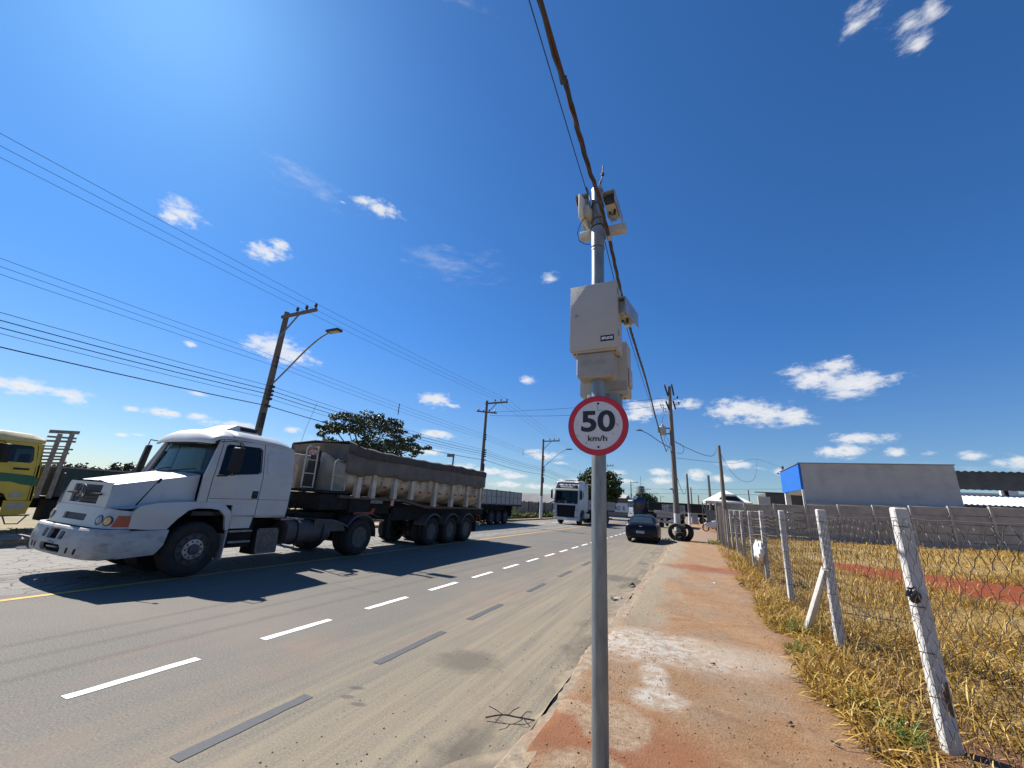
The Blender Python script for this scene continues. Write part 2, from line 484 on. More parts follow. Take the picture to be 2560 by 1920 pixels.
def asphalt():
    n = NB('asphalt', 0.82)
    fine = n.noise(55, 4, 0.75)
    med = n.noise(9, 8, 0.7)
    c = n.mix(n.rmp(fine, 0.36, 0.66, sm=False), (0.070, 0.065, 0.056), (0.215, 0.199, 0.172))
    c = n.mix(n.rmp(med, 0.42, 0.75), c, (0.138, 0.124, 0.104))
    big = n.noise(0.42, 6, 0.65)
    c = n.mix(n.rmp(big, 0.42, 0.68, 0, 0.55), c, (0.185, 0.155, 0.126))
    # lane wear along the driving direction
    st = n.noise(1.0, 6, 0.6, n.vec((1.3, 0.05, 1)))
    c = n.mix(n.rmp(st, 0.5, 0.85, 0, 0.2), c, (0.100, 0.097, 0.093))
    # reddish dust blown over the near lane
    rd = n.math('MULTIPLY', n.rmp(n.noise(0.9, 8, 0.7, n.vec((1.4, 0.5, 1))), 0.5, 0.72), n.rmp(n.x, -7.5, -3.5))
    c = n.mix(n.math('MULTIPLY', rd, 0.62), c, (0.25, 0.145, 0.105))
    # tan silt that has washed to the gutter, dragged out by wheels
    sn = n.noise(1.0, 8, 0.68, n.vec((3.2, 0.28, 1)))
    s1 = n.rmp(n.math('ADD', n.x, n.math('MULTIPLY', n.math('SUBTRACT', sn, 0.5), 3.4)), -5.0, -1.9)
    s2 = n.noise(1.0, 6, 0.7, n.vec((9.0, 0.22, 1)))
    silt = n.mix(n.rmp(s2, 0.35, 0.68), (0.265, 0.212, 0.135), (0.135, 0.118, 0.09))
    silt = n.mix(n.rmp(fine, 0.35, 0.8), silt, (0.31, 0.255, 0.175))
    c = n.mix(n.math('MULTIPLY', s1, 0.75), c, silt)
    # dark gutter mud right by the kerb
    gm = n.math('MULTIPLY', n.rmp(n.math('ADD', n.x, n.math('MULTIPLY', n.math('SUBTRACT', n.noise(2.6, 8, 0.7), 0.5), 1.1)), -1.95, -1.55), n.rmp(n.noise(1.3, 7, 0.65, n.vec((1, 0.45, 1))), 0.42, 0.66))
    c = n.mix(n.math('MULTIPLY', gm, 0.8), c, (0.085, 0.072, 0.055))
    # a dark spill and two small oil drops
    sp1 = n.spot(-2.45, 4.55, 0.34, 0.3, 0.7, 5, 0.4, 0.8)
    c = n.mix(n.math('MULTIPLY', sp1, 0.55), c, (0.07, 0.062, 0.05))
    sp2 = n.spot(-2.1, 11.4, 0.5, 0.45, 0.7, 4, 0.2, 0.8)
    c = n.mix(n.math('MULTIPLY', sp2, 0.55), c, (0.06, 0.055, 0.05))
    for (px, py) in ((-2.93, 3.25), (-2.75, 3.2), (-2.98, 3.42)):
        c = n.mix(n.math('MULTIPLY', n.spot(px, py, 0.07, 0.035, 0.5, 9, 0.3, 0.6), 0.6), c, (0.06, 0.055, 0.05))
    # crazed old surface of the far lane
    vo = n.t.nodes.new('ShaderNodeTexVoronoi'); vo.feature = 'DISTANCE_TO_EDGE'; vo.inputs['Scale'].default_value = 2.6
    wv = n.t.nodes.new('ShaderNodeVectorMath'); wv.operation = 'ADD'
    ns = n.t.nodes.new('ShaderNodeTexNoise'); ns.inputs['Scale'].default_value = 2.2; ns.inputs['Detail'].default_value = 5
    n.link(n.co, ns.inputs['Vector'])
    sc = n.t.nodes.new('ShaderNodeVectorMath'); sc.operation = 'SCALE'; sc.inputs['Scale'].default_value = 0.42
    n.link(ns.outputs['Color'], sc.inputs[0]); n.link(n.co, wv.inputs[0]); n.link(sc.outputs[0], wv.inputs[1]); n.link(wv.outputs[0], vo.inputs['Vector'])
    zone = n.rmp(n.math('ADD', n.x, n.math('MULTIPLY', n.math('SUBTRACT', big, 0.5), 1.5)), -9.1, -9.6)
    cr = n.math('MULTIPLY', n.rmp(vo.outputs['Distance'], 0.035, 0.008), zone)
    c = n.mix(n.math('MULTIPLY', zone, 0.6), c, n.mix(n.rmp(fine, 0.3, 0.7), (0.23, 0.215, 0.195), (0.30, 0.28, 0.25)))
    c = n.mix(n.math('MULTIPLY', cr, 0.85), c, (0.04, 0.037, 0.034))
    # far-lane longitudinal crack in the near carriageway
    hgt = n.math('ADD', n.math('MULTIPLY', fine, 0.5), n.math('ADD', n.math('MULTIPLY', med, 0.25), n.math('MULTIPLY', cr, -0.8)))
    return n.finish(c, hgt, 0.45, 0.012)

def dirt_walk():
    n = NB('dirt_footpath', 0.92)
    fine = n.noise(60, 5, 0.75)
    med = n.noise(5, 9, 0.7)
    big = n.noise(0.8, 7, 0.65, n.vec((1, 0.7, 1)))
    c = n.mix(n.rmp(med, 0.34, 0.70), (0.318, 0.170, 0.078), (0.355, 0.225, 0.122))
    c = n.mix(n.rmp(big, 0.42, 0.66), c, (0.285, 0.208, 0.138))
    c = n.mix(n.rmp(fine, 0.47, 0.64, 0, 0.7), c, (0.15, 0.078, 0.045))
    c = n.mix(n.rmp(n.noise(34, 5, 0.8), 0.56, 0.66, 0, 0.65), c, (0.46, 0.30, 0.18))
    c = n.mix(n.rmp(n.noise(19, 6, 0.8, n.vec((1, 2.2, 1), (3, 1, 0))), 0.58, 0.68, 0, 0.6), c, (0.13, 0.068, 0.04))
    grit = n.noise(150, 2, 0.8)
    c = n.mix(n.rmp(grit, 0.60, 0.72, 0, 0.8), c, (0.10, 0.055, 0.035))
    c = n.mix(n.rmp(n.noise(130, 2, 0.8, n.vec((1, 1, 1), (7, 3, 0))), 0.62, 0.72, 0, 0.7), c, (0.50, 0.36, 0.25))
    wash = n.noise(1.0, 8, 0.72, n.vec((1.1, 5.5, 1)))
    c = n.mix(n.rmp(wash, 0.52, 0.70, 0, 0.55), c, (0.185, 0.098, 0.055))
    c = n.mix(n.rmp(wash, 0.46, 0.30, 0, 0.5), c, (0.43, 0.30, 0.19))
    # red earth along the grass and drifted over the slab
    red = n.rmp(n.math('ADD', n.x, n.math('MULTIPLY', n.math('SUBTRACT', n.noise(1.6, 8, 0.7), 0.5), 1.6)), 0.75, 1.35)
    c = n.mix(n.math('MULTIPLY', red, 0.7), c, (0.225, 0.095, 0.047))
    redn = n.spot(-0.75, 3.6, 0.75, 0.55, 0.8, 2.4, 0.0, 1.0)
    c = n.mix(n.math('MULTIPLY', redn, 0.75), c, (0.28, 0.105, 0.048))
    # grey concrete showing through near the kerb and in the middle
    gx = n.rmp(n.math('ADD', n.x, n.math('MULTIPLY', n.math('SUBTRACT', n.noise(1.0, 8, 0.7, n.vec((1.2, 0.6, 1))), 0.5), 2.6)), -0.3, -0.9)
    gy = n.rmp(n.y, 5.5, 8.0)
    conc = n.mix(n.rmp(fine, 0.3, 0.7), (0.34, 0.29, 0.21), (0.245, 0.21, 0.15))
    c = n.mix(n.math('MULTIPLY', n.math('MULTIPLY', gx, gy), 0.8), c, conc)
    # red earth washed across the path, and the hump of darker red further on
    rs = n.spot(0.35, 14.7, 1.2, 0.75, 0.7, 2.0, 0.1, 0.9)
    c = n.mix(n.math('MULTIPLY', rs, 0.75), c, (0.235, 0.078, 0.038))
    # lime-white wash
    w1 = n.spot(-0.75, 6.05, 0.82, 0.62, 0.6, 3.0, 0.25, 1.0)
    w1b = n.spot(-0.1, 5.95, 0.75, 0.5, 0.7, 3.2, 0.1, 1.1)
    w2 = n.spot(-0.5, 5.05, 0.13, 0.6, 0.6, 4.0, 0.15, 0.9)
    w3 = n.spot(-0.42, 4.5, 0.24, 0.2, 0.7, 5.0, 0.0, 0.9)
    wp = n.math('MAXIMUM', n.math('MAXIMUM', w1, n.math('MULTIPLY', w1b, 0.7)), n.math('MAXIMUM', w2, w3))
    wp = n.math('MULTIPLY', wp, n.rmp(n.noise(9, 8, 0.8), 0.36, 0.60, 0.12, 1.0))
    c = n.mix(n.math('MULTIPLY', wp, 0.88), c, n.mix(n.rmp(med, 0.4, 0.65), (0.56, 0.525, 0.46), (0.40, 0.365, 0.30)))
    sk = n.spot(0.55, 6.2, 0.75, 0.45, 0.7, 2.5, -0.2, 1.2)
    c = n.mix(n.math('MULTIPLY', sk, 0.5), c, (0.44, 0.36, 0.27))
    # cement footings round the pole
    f1 = n.spot(-0.70, 3.87, 0.30, 0.36, 0.35, 5, 0.2, 0.3)
    f2 = n.spot(-0.72, 3.05, 0.36, 0.34, 0.35, 5, 0.1, 0.3)
    f3 = n.spot(-1.05, 3.95, 0.18, 0.14, 0.6, 6, 0.1, 0.6)
    ft = n.math('MAXIMUM', n.math('MAXIMUM', f1, f2), f3)
    c = n.mix(n.math('MULTIPLY', ft, 0.85), c, n.mix(n.rmp(n.noise(14, 8, 0.7), 0.35, 0.65), (0.43, 0.33, 0.225), (0.30, 0.20, 0.12)))
    # broken asphalt driveway where cars cross
    dv = n.math('MULTIPLY', n.rmp(n.y, 30.0, 32.0), n.rmp(n.y, 44.0, 41.0))
    c = n.mix(n.math('MULTIPLY', dv, 0.7), c, n.mix(n.rmp(fine, 0.3, 0.7), (0.27, 0.20, 0.15), (0.20, 0.16, 0.125)))
    hgt = n.math('ADD', n.math('MULTIPLY', fine, 0.5), n.math('MULTIPLY', med, 0.7))
    return n.finish(c, hgt, 1.0, 0.04)

def lot_soil():
    n = NB('lot_soil', 0.95)
    fine = n.noise(26, 6, 0.75)
    c = n.mix(n.rmp(n.noise(2.2, 8, 0.7), 0.38, 0.62), (0.27, 0.185, 0.075), (0.36, 0.262, 0.115))
    c = n.mix(n.rmp(fine, 0.5, 0.8, 0, 0.7), c, (0.16, 0.085, 0.04))
    stripe = n.math('ADD', n.math('MULTIPLY', n.x, 0.55), n.math('ADD', n.y, n.math('MULTIPLY', n.math('SUBTRACT', n.noise(0.55, 7, 0.65), 0.5), 5.0)))
    a = n.rmp(stripe, 16.6, 18.0); b = n.rmp(stripe, 24.2, 22.8)
    xr = n.rmp(n.x, 3.8, 5.0)
    f = n.math('MULTIPLY', n.math('MULTIPLY', a, b), xr)
    c = n.mix(f, c, n.mix(n.rmp(fine, 0.35, 0.7), (0.25, 0.058, 0.020), (0.18, 0.040, 0.016)))
    return n.finish(c, fine, 0.8, 0.04)

M_ASPH, M_WALK, M_LOT = asphalt(), dirt_walk(), lot_soil()
M_EARTH = mat('far_earth', (0.27, 0.185, 0.11), (0.20, 0.17, 0.085), 0.95, scale=0.12, bump=0.4, bscale=3)
M_VERGE = mat('verge', (0.30, 0.22, 0.135), (0.175, 0.165, 0.075), 0.95, scale=0.9, bump=0.5, bscale=20)
M_PAVE = mat('far_pavement', (0.40, 0.28, 0.21), (0.31, 0.22, 0.16), 0.92, scale=1.4, bump=0.4, bscale=30)
M_KERB = mat('kerb_concrete', (0.33, 0.26, 0.175), (0.19, 0.145, 0.10), 0.92, scale=11.0, bump=1.0, bscale=35, dirt=(0.29, 0.145, 0.075), dirt_amt=0.42, dscale=3.5)
def sheet(name, x0, x1, y0, y1, nx, ny, zf, m):
    mb = MB()
    mb.grid(lambda u, v: (x0 + (x1 - x0) * u, y0 + (y1 - y0) * v, zf(x0 + (x1 - x0) * u, y0 + (y1 - y0) * v)), nx, ny)
    o = mb.build(name, m)
    for p in o.data.polygons:
        if p.normal.z < 0:
            p.flip()
    return tag(o, kind='structure')
def lot_z(x, y):
    z = 0.10 + max(0.0, x - 2.6) * 0.028 - 0.11 * math.exp(-((y - 4.0) / 2.2) ** 2) * min(1, max(0, (x - 1.25) / 0.3)) * max(0, 1 - max(0, x - 2.2) / 2.5)
    return min(z, 0.75) + 0.03 * math.sin(x * 1.3 + y * 0.7) * min(1, max(0, x - 2.2))
sheet('ground', -2500, 2500, -600, 4000, 6, 6, lambda x, y: -0.06, M_EARTH)
road = sheet('road', -15.4, -1.27, -60, 420, 1, 60, lambda x, y: 0.0, M_ASPH)
def walk_z(x, y):
    k = min(1.0, max(0.25, (x + 1.16) / 0.5))
    b = 0.090 + k * 0.020 * math.sin(y * 1.7 + x * 2.3) * math.sin(x * 3.1 + 0.6 * y) + k * 0.010 * math.sin(y * 6.1 + 2 * x) * math.cos(x * 7)
    e = max(0.0, (-1.10 - x) / 0.15)
    if x < -1.255: return -0.01
    return b - e * (0.018 + 0.016 * math.sin(y * 3.3) + 0.013 * math.sin(y * 8.7 + 1) + 0.010 * math.sin(y * 19.0))
walk = sheet('footpath', -1.28, 2.2, -25, 130, 34, 900, walk_z, M_WALK)
sheet('vacant_lot', 1.5, 60, -25, 37.5, 60, 64, lambda x, y: lot_z(x, y), M_LOT)
sheet('yard_ground', 2.2, 60, 37.5, 130, 6, 8, lambda x, y: 0.2, M_EARTH)
sheet('far_footpath', -17.1, -15.55, -60, 300, 1, 40, lambda x, y: 0.10, M_PAVE)
sheet('far_verge', -60, -17.1, -60, 300, 10, 40, lambda x, y: 0.10 + 0.02 * math.sin(y), M_VERGE)
# kerbs: worn concrete edges
def kerb(name, xa, xb, y0, y1, z, ny, wob):
    mb = MB()
    rings = []
    for i in range(ny + 1):
        y = y0 + (y1 - y0) * i / ny
        w = wob * (0.6 * math.sin(y * 1.9) + 0.5 * math.sin(y * 5.3 + 1) + random.uniform(-.6, .6))
        zz = z + wob * 0.5 * (math.sin(y * 2.7) + random.uniform(-.7, .7))
        rings.append([(xa + w, y, -0.03), (xa + w + 0.012, y, zz - 0.025), (xa + w + 0.04, y, zz), (xb, y, zz), (xb, y, -0.03)])
    mb.loft(rings, True, True)
    return tag(mb.build(name, M_KERB), kind='structure')
kerb('kerb', -1.31, -1.11, -25, 130, 0.080, 1600, 0.022)
kerb('far_kerb', -15.40, -15.54, -60, 300, 0.13, 120, 0.006)

# silt that has built up against the kerb
M_SILT = mat('gutter_silt_earth', (0.235, 0.185, 0.125), (0.135, 0.108, 0.075), 0.95, scale=5, bump=0.8, bscale=45, dirt=(0.07, 0.058, 0.045), dirt_amt=0.25, dscale=2.2)
def silt(u, v):
    y = -10 + 70 * v
    w = 0.20 + 0.16 * math.sin(y * 0.9) + 0.10 * math.sin(y * 2.7 + 1) + 0.06 * math.sin(y * 7.1)
    x = -1.262 - max(0.07, w) * (1 - u)
    h = 0.070 + 0.008 * math.sin(y * 1.3 + 2) + 0.006 * math.sin(y * 5.1) + 0.004 * math.sin(y * 13.0)
    return (x, y, 0.003 + h * u ** 1.6 + 0.010 * u * (1 - u) * math.sin(y * 17 + u * 9))
mb = MB(); mb.grid(silt, 6, 900); tag(mb.build('gutter_silt', M_SILT, smooth=60), kind='stuff')

# painted lines: each dash is a part of the road
M_WHITE = mat('road_paint_white', (0.80, 0.79, 0.75), (0.72, 0.71, 0.66), 0.75, scale=14, bump=0.25, bscale=90, dirt=(0.36, 0.33, 0.29), dirt_amt=0.02, dscale=22)
M_BLACKP = mat('road_paint_blackout', (0.062, 0.065, 0.070), (0.078, 0.079, 0.081), 0.8, scale=16, bump=0.25, bscale=90, dirt=(0.16, 0.15, 0.13), dirt_amt=0.12, dscale=20)
M_YELL = mat('road_paint_yellow', (0.66, 0.37, 0.075), (0.50, 0.29, 0.085), 0.8, scale=9, bump=0.25, bscale=90, dirt=(0.24, 0.21, 0.17), dirt_amt=0.12, dscale=9)
def dash(name, x, w, y0, y1, m, z=0.004):
    mb = MB()
    n = 8
    for s, (ya, yb) in enumerate([(y0, y1)]):
        L_, R_ = [], []
        for i in range(n + 1):
            y = ya + (yb - ya) * i / n
            j = 0.006
            L_.append((x - w / 2 + random.uniform(-j, j), y, z)); R_.append((x + w / 2 + random.uniform(-j, j), y, z))
        mb.add(L_ + R_, [(i, n + 1 + i, n + 2 + i, i + 1) for i in range(n)])
    return mb.build(name, m, road)
k = 0
for i in range(-1, 44):
    y = 2.05 + 1.703 * i
    L = 1.0
    dash('lane_dash', -4.80, 0.105, y, y + L, M_WHITE)
for (a, b) in ((2.05, 3.09), (3.94, 5.24), (5.93, 7.08), (8.35, 9.4), (10.5, 11.6), (12.9, 13.9)):
    dash('blackout_dash', -3.22, 0.105, a, b, M_BLACKP)
mb = MB()
pts = [(-30 + 2 * i) for i in range(200)]
mb.add([(-9.02, y, 0.004) for y in pts] + [(-8.90, y, 0.004) for y in pts], [(i, 200 + i, 201 + i, i + 1) for i in range(199)])
mb.build('yellow_centre_line', M_YELL, road)
for i in range(6):
    dash('far_lane_dash', -12.75, 0.10, 31 + i * 4.0, 32.6 + i * 4.0, M_WHITE)
# ------------------------------------------------------------------ shared materials
M_GALV = mat('galvanised_steel', (0.27, 0.295, 0.30), (0.175, 0.20, 0.21), 0.5, 0.55, scale=5, bump=0.15, bscale=30, dirt=(0.33, 0.30, 0.26), dirt_amt=0.15, dscale=3, stretch=(4, 4, 0.8), rvar=0.12)
M_GALVP = mat('galvanised_plate', (0.42, 0.455, 0.475), (0.30, 0.335, 0.36), 0.42, 0.5, scale=7, bump=0.1, bscale=40)
M_CREAM = mat('cabinet_cream', (0.45, 0.445, 0.425), (0.41, 0.405, 0.385), 0.62, scale=3, bump=0.55, bscale=210, dirt=(0.30, 0.25, 0.17), dirt_amt=0.06, dscale=4)
M_CAST = mat('cast_cover_grey', (0.38, 0.375, 0.355), (0.31, 0.305, 0.29), 0.7, scale=10, bump=0.9, bscale=130, dirt=(0.33, 0.26, 0.14), dirt_amt=0.22, dscale=6)
M_BLK = mat('black_rubber', (0.018, 0.018, 0.019), (0.03, 0.03, 0.031), 0.7, scale=12)
M_BLKP = mat('black_plastic', (0.012, 0.012, 0.013), (0.018, 0.018, 0.018), 0.55, scale=12, spec=0.25)
M_DKMET = mat('dark_steel', (0.045, 0.045, 0.048), (0.028, 0.028, 0.03), 0.6, 0.3, scale=8, bump=0.3, dirt=(0.10, 0.08, 0.06), dirt_amt=0.2)
M_RED = mat('sign_red', (0.58, 0.018, 0.035), (0.50, 0.016, 0.032), 0.42, scale=9, bump=0.1, bscale=60, dirt=(0.55, 0.20, 0.20), dirt_amt=0.02, dscale=16)
M_SIGNW = mat('sign_white', (0.62, 0.63, 0.645), (0.57, 0.58, 0.595), 0.4, scale=6, bump=0.1, bscale=70, dirt=(0.30, 0.28, 0.26), dirt_amt=0.0, dscale=15)
M_LETB = mat('sign_black', (0.012, 0.013, 0.018), (0.02, 0.02, 0.024), 0.45, scale=20)
M_NAVY = mat('label_navy', (0.012, 0.014, 0.045), (0.016, 0.018, 0.05), 0.35, scale=20)
M_LETW = mat('lettering_white', (0.75, 0.75, 0.76), (0.66, 0.66, 0.67), 0.5, scale=20)
M_CABLE_R = mat('cable_brown', (0.085, 0.032, 0.024), (0.05, 0.02, 0.017), 0.6, scale=9, stretch=(1, 1, 1))
M_CABLE_K = mat('cable_black', (0.02, 0.02, 0.022), (0.035, 0.033, 0.032), 0.6, scale=9)
M_CABLE_G = mat('cable_grey_brown', (0.06, 0.05, 0.042), (0.04, 0.033, 0.028), 0.6, scale=9)

# ------------------------------------------------------------------ the speed-camera pole in front
PX, PY = -0.667, 3.17
pole = empty('signal_pole', (PX, PY, 0.09), 0, 'slim galvanised steel pole in the foreground carrying the 50 km/h sign and grey cabinets', 'pole')
mb = MB((PX, PY, 0.09))
mb.tube([(PX + 0.001 * math.sin(z * 3), PY, z) for z in np.linspace(0.05, 4.72, 24)], 0.0565, 28)
mb.build('shaft', M_GALV, pole)
mb = MB((PX, PY, 0.09)); mb.lathe([(0.058, 4.70), (0.059, 4.725), (0.045, 4.735), (0.0, 4.737)], (PX, PY, 0), (0, 0, 1), 28); mb.build('end_cap', M_GALVP, pole)
for z in (4.52, 4.36, 4.29, 4.06):
    mb = MB((PX, PY, 0.09)); mb.tube([(PX + 0.060 * math.cos(a), PY + 0.060 * math.sin(a), z + 0.012 * math.sin(a + z * 9)) for a in np.linspace(0, 2 * math.pi, 25)[:-1]], 0.004, 5, closed=True)
    mb.build('cable_tie', M_BLKP, pole)
mb = MB((PX, PY, 0.09)); mb.lathe([(0.0595, 4.03), (0.0595, 4.27)], (PX, PY, 0), (0, 0, 1), 28); mb.build('collar', mat('collar_grey', (0.30, 0.32, 0.34), (0.21, 0.225, 0.24), 0.55, 0.4, scale=4, bump=0.2), pole)
# dead-end hook with its two wires at the pole head
mb = MB((PX, PY, 0.09))
mb.tube([(PX + 0.02, PY, 4.72), (PX + 0.03, PY + 0.02, 4.82), (PX + 0.045, PY + 0.03, 4.93), (PX + 0.05, PY + 0.03, 5.04)], 0.006, 6)
mb.tube([(PX - 0.0, PY, 4.72), (PX + 0.02, PY + 0.02, 4.83), (PX + 0.043, PY + 0.03, 4.92)], 0.004, 6)
mb.lathe([(0.005, -0.018), (0.017, -0.012), (0.017, 0.012), (0.005, 0.018)], (PX + 0.045, PY + 0.03, 4.93), (0, 0, 1), 8)
mb.build('hook', M_DKMET, pole)

# 50 km/h sign
SY = PY - 0.095
SX, SZ, SR = -0.655, 2.365, 0.238
sign = empty('speed_limit_sign', (SX, SY, SZ), 0, 'round white 50 km/h speed limit sign with red border on the near steel pole', 'sign')
mb = MB((0, 0, 0))
def disc(mb, r0, r1, y0, y1, n=72):
    rings = [[(r_ * math.cos(2 * math.pi * k / n), y_, r_ * math.sin(2 * math.pi * k / n)) for k in range(n)] for r_, y_ in ((r0, y0), (r1, y0), (r1, y1), (r0, y1))]
    return mb.loft(rings + [rings[0]], True, False)
mb.lathe([(SR, 0.0), (SR, 0.003)], (0, 0, 0), (0, 1, 0), 72); mb.build('backing_plate', M_GALVP, sign)
mb = MB(); mb.lathe([(SR * 0.812, -0.002), (SR * 0.812, -0.0002)], (0, 0, 0), (0, 1, 0), 72); mb.build('white_face', M_SIGNW, sign)
mb = MB(); disc(mb, SR * 0.81, SR * 0.998, -0.0026, -0.0004); mb.build('red_border', M_RED, sign)
mb = MB(); disc(mb, SR * 0.988, SR * 1.0, -0.0035, -0.0027); mb.build('edge_line', mat('sign_navy_edge', (0.03, 0.03, 0.16), (0.05, 0.04, 0.18), 0.4), sign)
text_part('50', 0.252, M_LETB, sign, lambda x, y, z: (x, -0.0045 - z * 0.2, y + 0.018), 'numeral', 0.004, 0.0072, fit=(0.003, 0.014, 0.268, 0.172))
text_part('km/h', 0.086, M_LETB, sign, lambda x, y, z: (x + 0.003, -0.0045 - z * 0.2, y - 0.105), 'unit_lettering', 0.004, 0.0014, fit=(-0.004, 0.0, 0.150, 0.044))
for dz in (0.175, -0.173):
    mb = MB(); mb.lathe([(0.008, -0.008), (0.008, -0.001)], (0.006, 0, dz), (0, 1, 0), 12); mb.build('bolt', M_BLKP, sign)
mb = MB()
for (x, z, l, a) in ((0.0, 0.145, 0.06, 95), (0.02, 0.118, 0.035, 5), (0.005, 0.058, 0.02, 0), (-0.165, 0.01, 0.016, 80), (-0.16, -0.083, 0.025, -12), (-0.09, -0.142, 0.022, 75), (0.155, 0.0, 0.022, 50), (0.148, 0.006, 0.014, 20), (0.16, -0.012, 0.012, 100), (0.12, -0.07, 0.02, 15)):
    dx, dz = math.cos(R(a)) * l / 2, math.sin(R(a)) * l / 2
    mb.bar((x - dx, -0.0033, z - dz), (x + dx, -0.0033, z + dz), 0.0026, 0.0012, (0, 1, 0))
tag(mb.build('scratches', mat('scratch_grey', (0.16, 0.155, 0.15), (0.24, 0.23, 0.22), 0.8, scale=60), sign), kind='stuff')

# main cabinet
def rbox(x0, x1, y0, y1, z0, z1, name, m, parent, bev=0.006, seg=2, off=(0, 0, 0)):
    mb = MB(off); mb.box(x0, x1, y0, y1, z0, z1); return mb.build(name, m, parent, bevel=bev, seg=seg)
BX = -0.68
cab1 = empty('control_cabinet', (BX, 3.05, 2.985), R(-1.5), 'cream metal control cabinet with a door lock, strapped high on the near pole', 'cabinet')
rbox(-0.198, 0.198, 0.004, 0.205, 0.0, 0.615, 'body', M_CREAM, cab1, 0.005)
rbox(-0.203, 0.203, -0.016, 0.003, 0.012, 0.622, 'door', M_CREAM, cab1, 0.004)
mb = MB(); mb.lathe([(0.013, -0.024), (0.013, -0.016)], (-0.15, 0, 0.335), (0, 1, 0), 16); mb.lathe([(0.006, -0.03), (0.008, -0.022)], (-0.15, 0, 0.335), (0, 1, 0), 10); mb.build('lock', M_GALVP, cab1)
for x in (-0.17, 0.17):
    for y in (0.03, 0.17):
        mb = MB(); mb.lathe([(0.009, -0.006), (0.009, 0.001)], (x, y, 0.0), (0, 0, 1), 10); mb.build('bolt', M_DKMET, cab1)
badge = MB(); badge.box(0.062, 0.172, -0.019, -0.0165, 0.072, 0.123); bo = badge.build('badge', M_NAVY, cab1)
text_part('SPLICE', 0.026, M_LETW, bo, lambda x, y, z: (x + 0.117, -0.0198 - z * 0.2, y), 'lettering', 0.002, 0.0016, fit=(0, 0.0975, 0.092, 0.024))
for z in (0.11, 0.50):
    mb = MB(); mb.lathe([(0.007, 0), (0.007, 0.055)], (0.2095, -0.002, z), (0, 0, 1), 10); mb.build('hinge', M_GALVP, cab1)
for z in (0.66, -0.03):
    mb = MB(); mb.tube([(0.013 + 0.062 * math.cos(a), 0.12 + 0.062 * math.sin(a), z) for a in np.linspace(0, 2 * math.pi, 21)[:-1]], 0.007, 6, closed=True); mb.build('band_clamp', M_GALVP, cab1)
# cast cable cover under it
cov = empty('cable_cover', (BX, 3.07, 2.765), R(-1.5), 'grey cast cable cover with raised lettering below the cream cabinet', 'cover')
mb = MB()
ow, oh = 0.157, 0.215
prof = [(-ow, oh), (-ow, 0.035)] + [(-ow + 0.035 + 0.035 * math.cos(R(a)), 0.035 + 0.035 * math.sin(R(a))) for a in range(195, 271, 15)] + [(ow - 0.035 + 0.035 * math.cos(R(a)), 0.035 + 0.035 * math.sin(R(a))) for a in range(270, 361, 15)] + [(ow, oh)]
mb.prism(prof, lambda u, v, w: (u * (1.0 - 0.03 * (w < 0.05)), w, v), 0.0, 0.17)
mb.build('body', M_CAST, cov, bevel=0.014, seg=3)
text_part('SPLICE', 0.062, M_CAST, cov, lambda x, y, z: (x, -0.0005 - z, y + 0.128), 'raised_lettering', 0.003, 0.001, space=1.05)
# second cabinet behind the pole with its own covers
cab2 = empty('rear_cabinet', (-0.66, 3.36, 2.69), R(-2), 'second cream cabinet half hidden behind the near pole and the front cabinet', 'cabinet')
rbox(-0.215, 0.205, 0.0, 0.20, 0.0, 0.48, 'body', M_CREAM, cab2, 0.006)
rbox(0.209, 0.222, 0.03, 0.16, 0.08, 0.24, 'hinge_plate', M_CREAM, cab2, 0.004)
for x in (-0.16, 0.15):
    for y in (0.03, 0.165):
        mb = MB(); mb.lathe([(0.009, -0.006), (0.009, 0.001)], (x, y, 0.0), (0, 0, 1), 10); mb.build('bolt', M_DKMET, cab2)
rbox(0.03, 0.20, -0.012, -0.001, 0.035, 0.115, 'name_plate', M_CAST, cab2, 0.004)
text_part('SPLICE', 0.045, M_CAST, cab2, lambda x, y, z: (x + 0.115, -0.0122 - z * 0.5, y + 0.075), 'raised_lettering', 0.003, 0.001)
cv2 = empty('lower_cable_cover', (-0.665, 3.32, 2.36), 0, 'rounded grey cable cover half hidden behind the 50 km/h sign', 'cover')
mb = MB(); n = 28
rings = []
for z in (0.0, 0.02, 0.33):
    rings.append([((0.152 - (0.02 if z == 0 else 0)) * (abs(math.cos(2 * math.pi * k / n)) ** 0.6) * (1 if math.cos(2 * math.pi * k / n) >= 0 else -1), 0.09 + (0.10 - (0.02 if z == 0 else 0)) * (abs(math.sin(2 * math.pi * k / n)) ** 0.6) * (1 if math.sin(2 * math.pi * k / n) >= 0 else -1), z) for k in range(n)])
mb.loft(rings); mb.build('body', M_GALV, cv2)

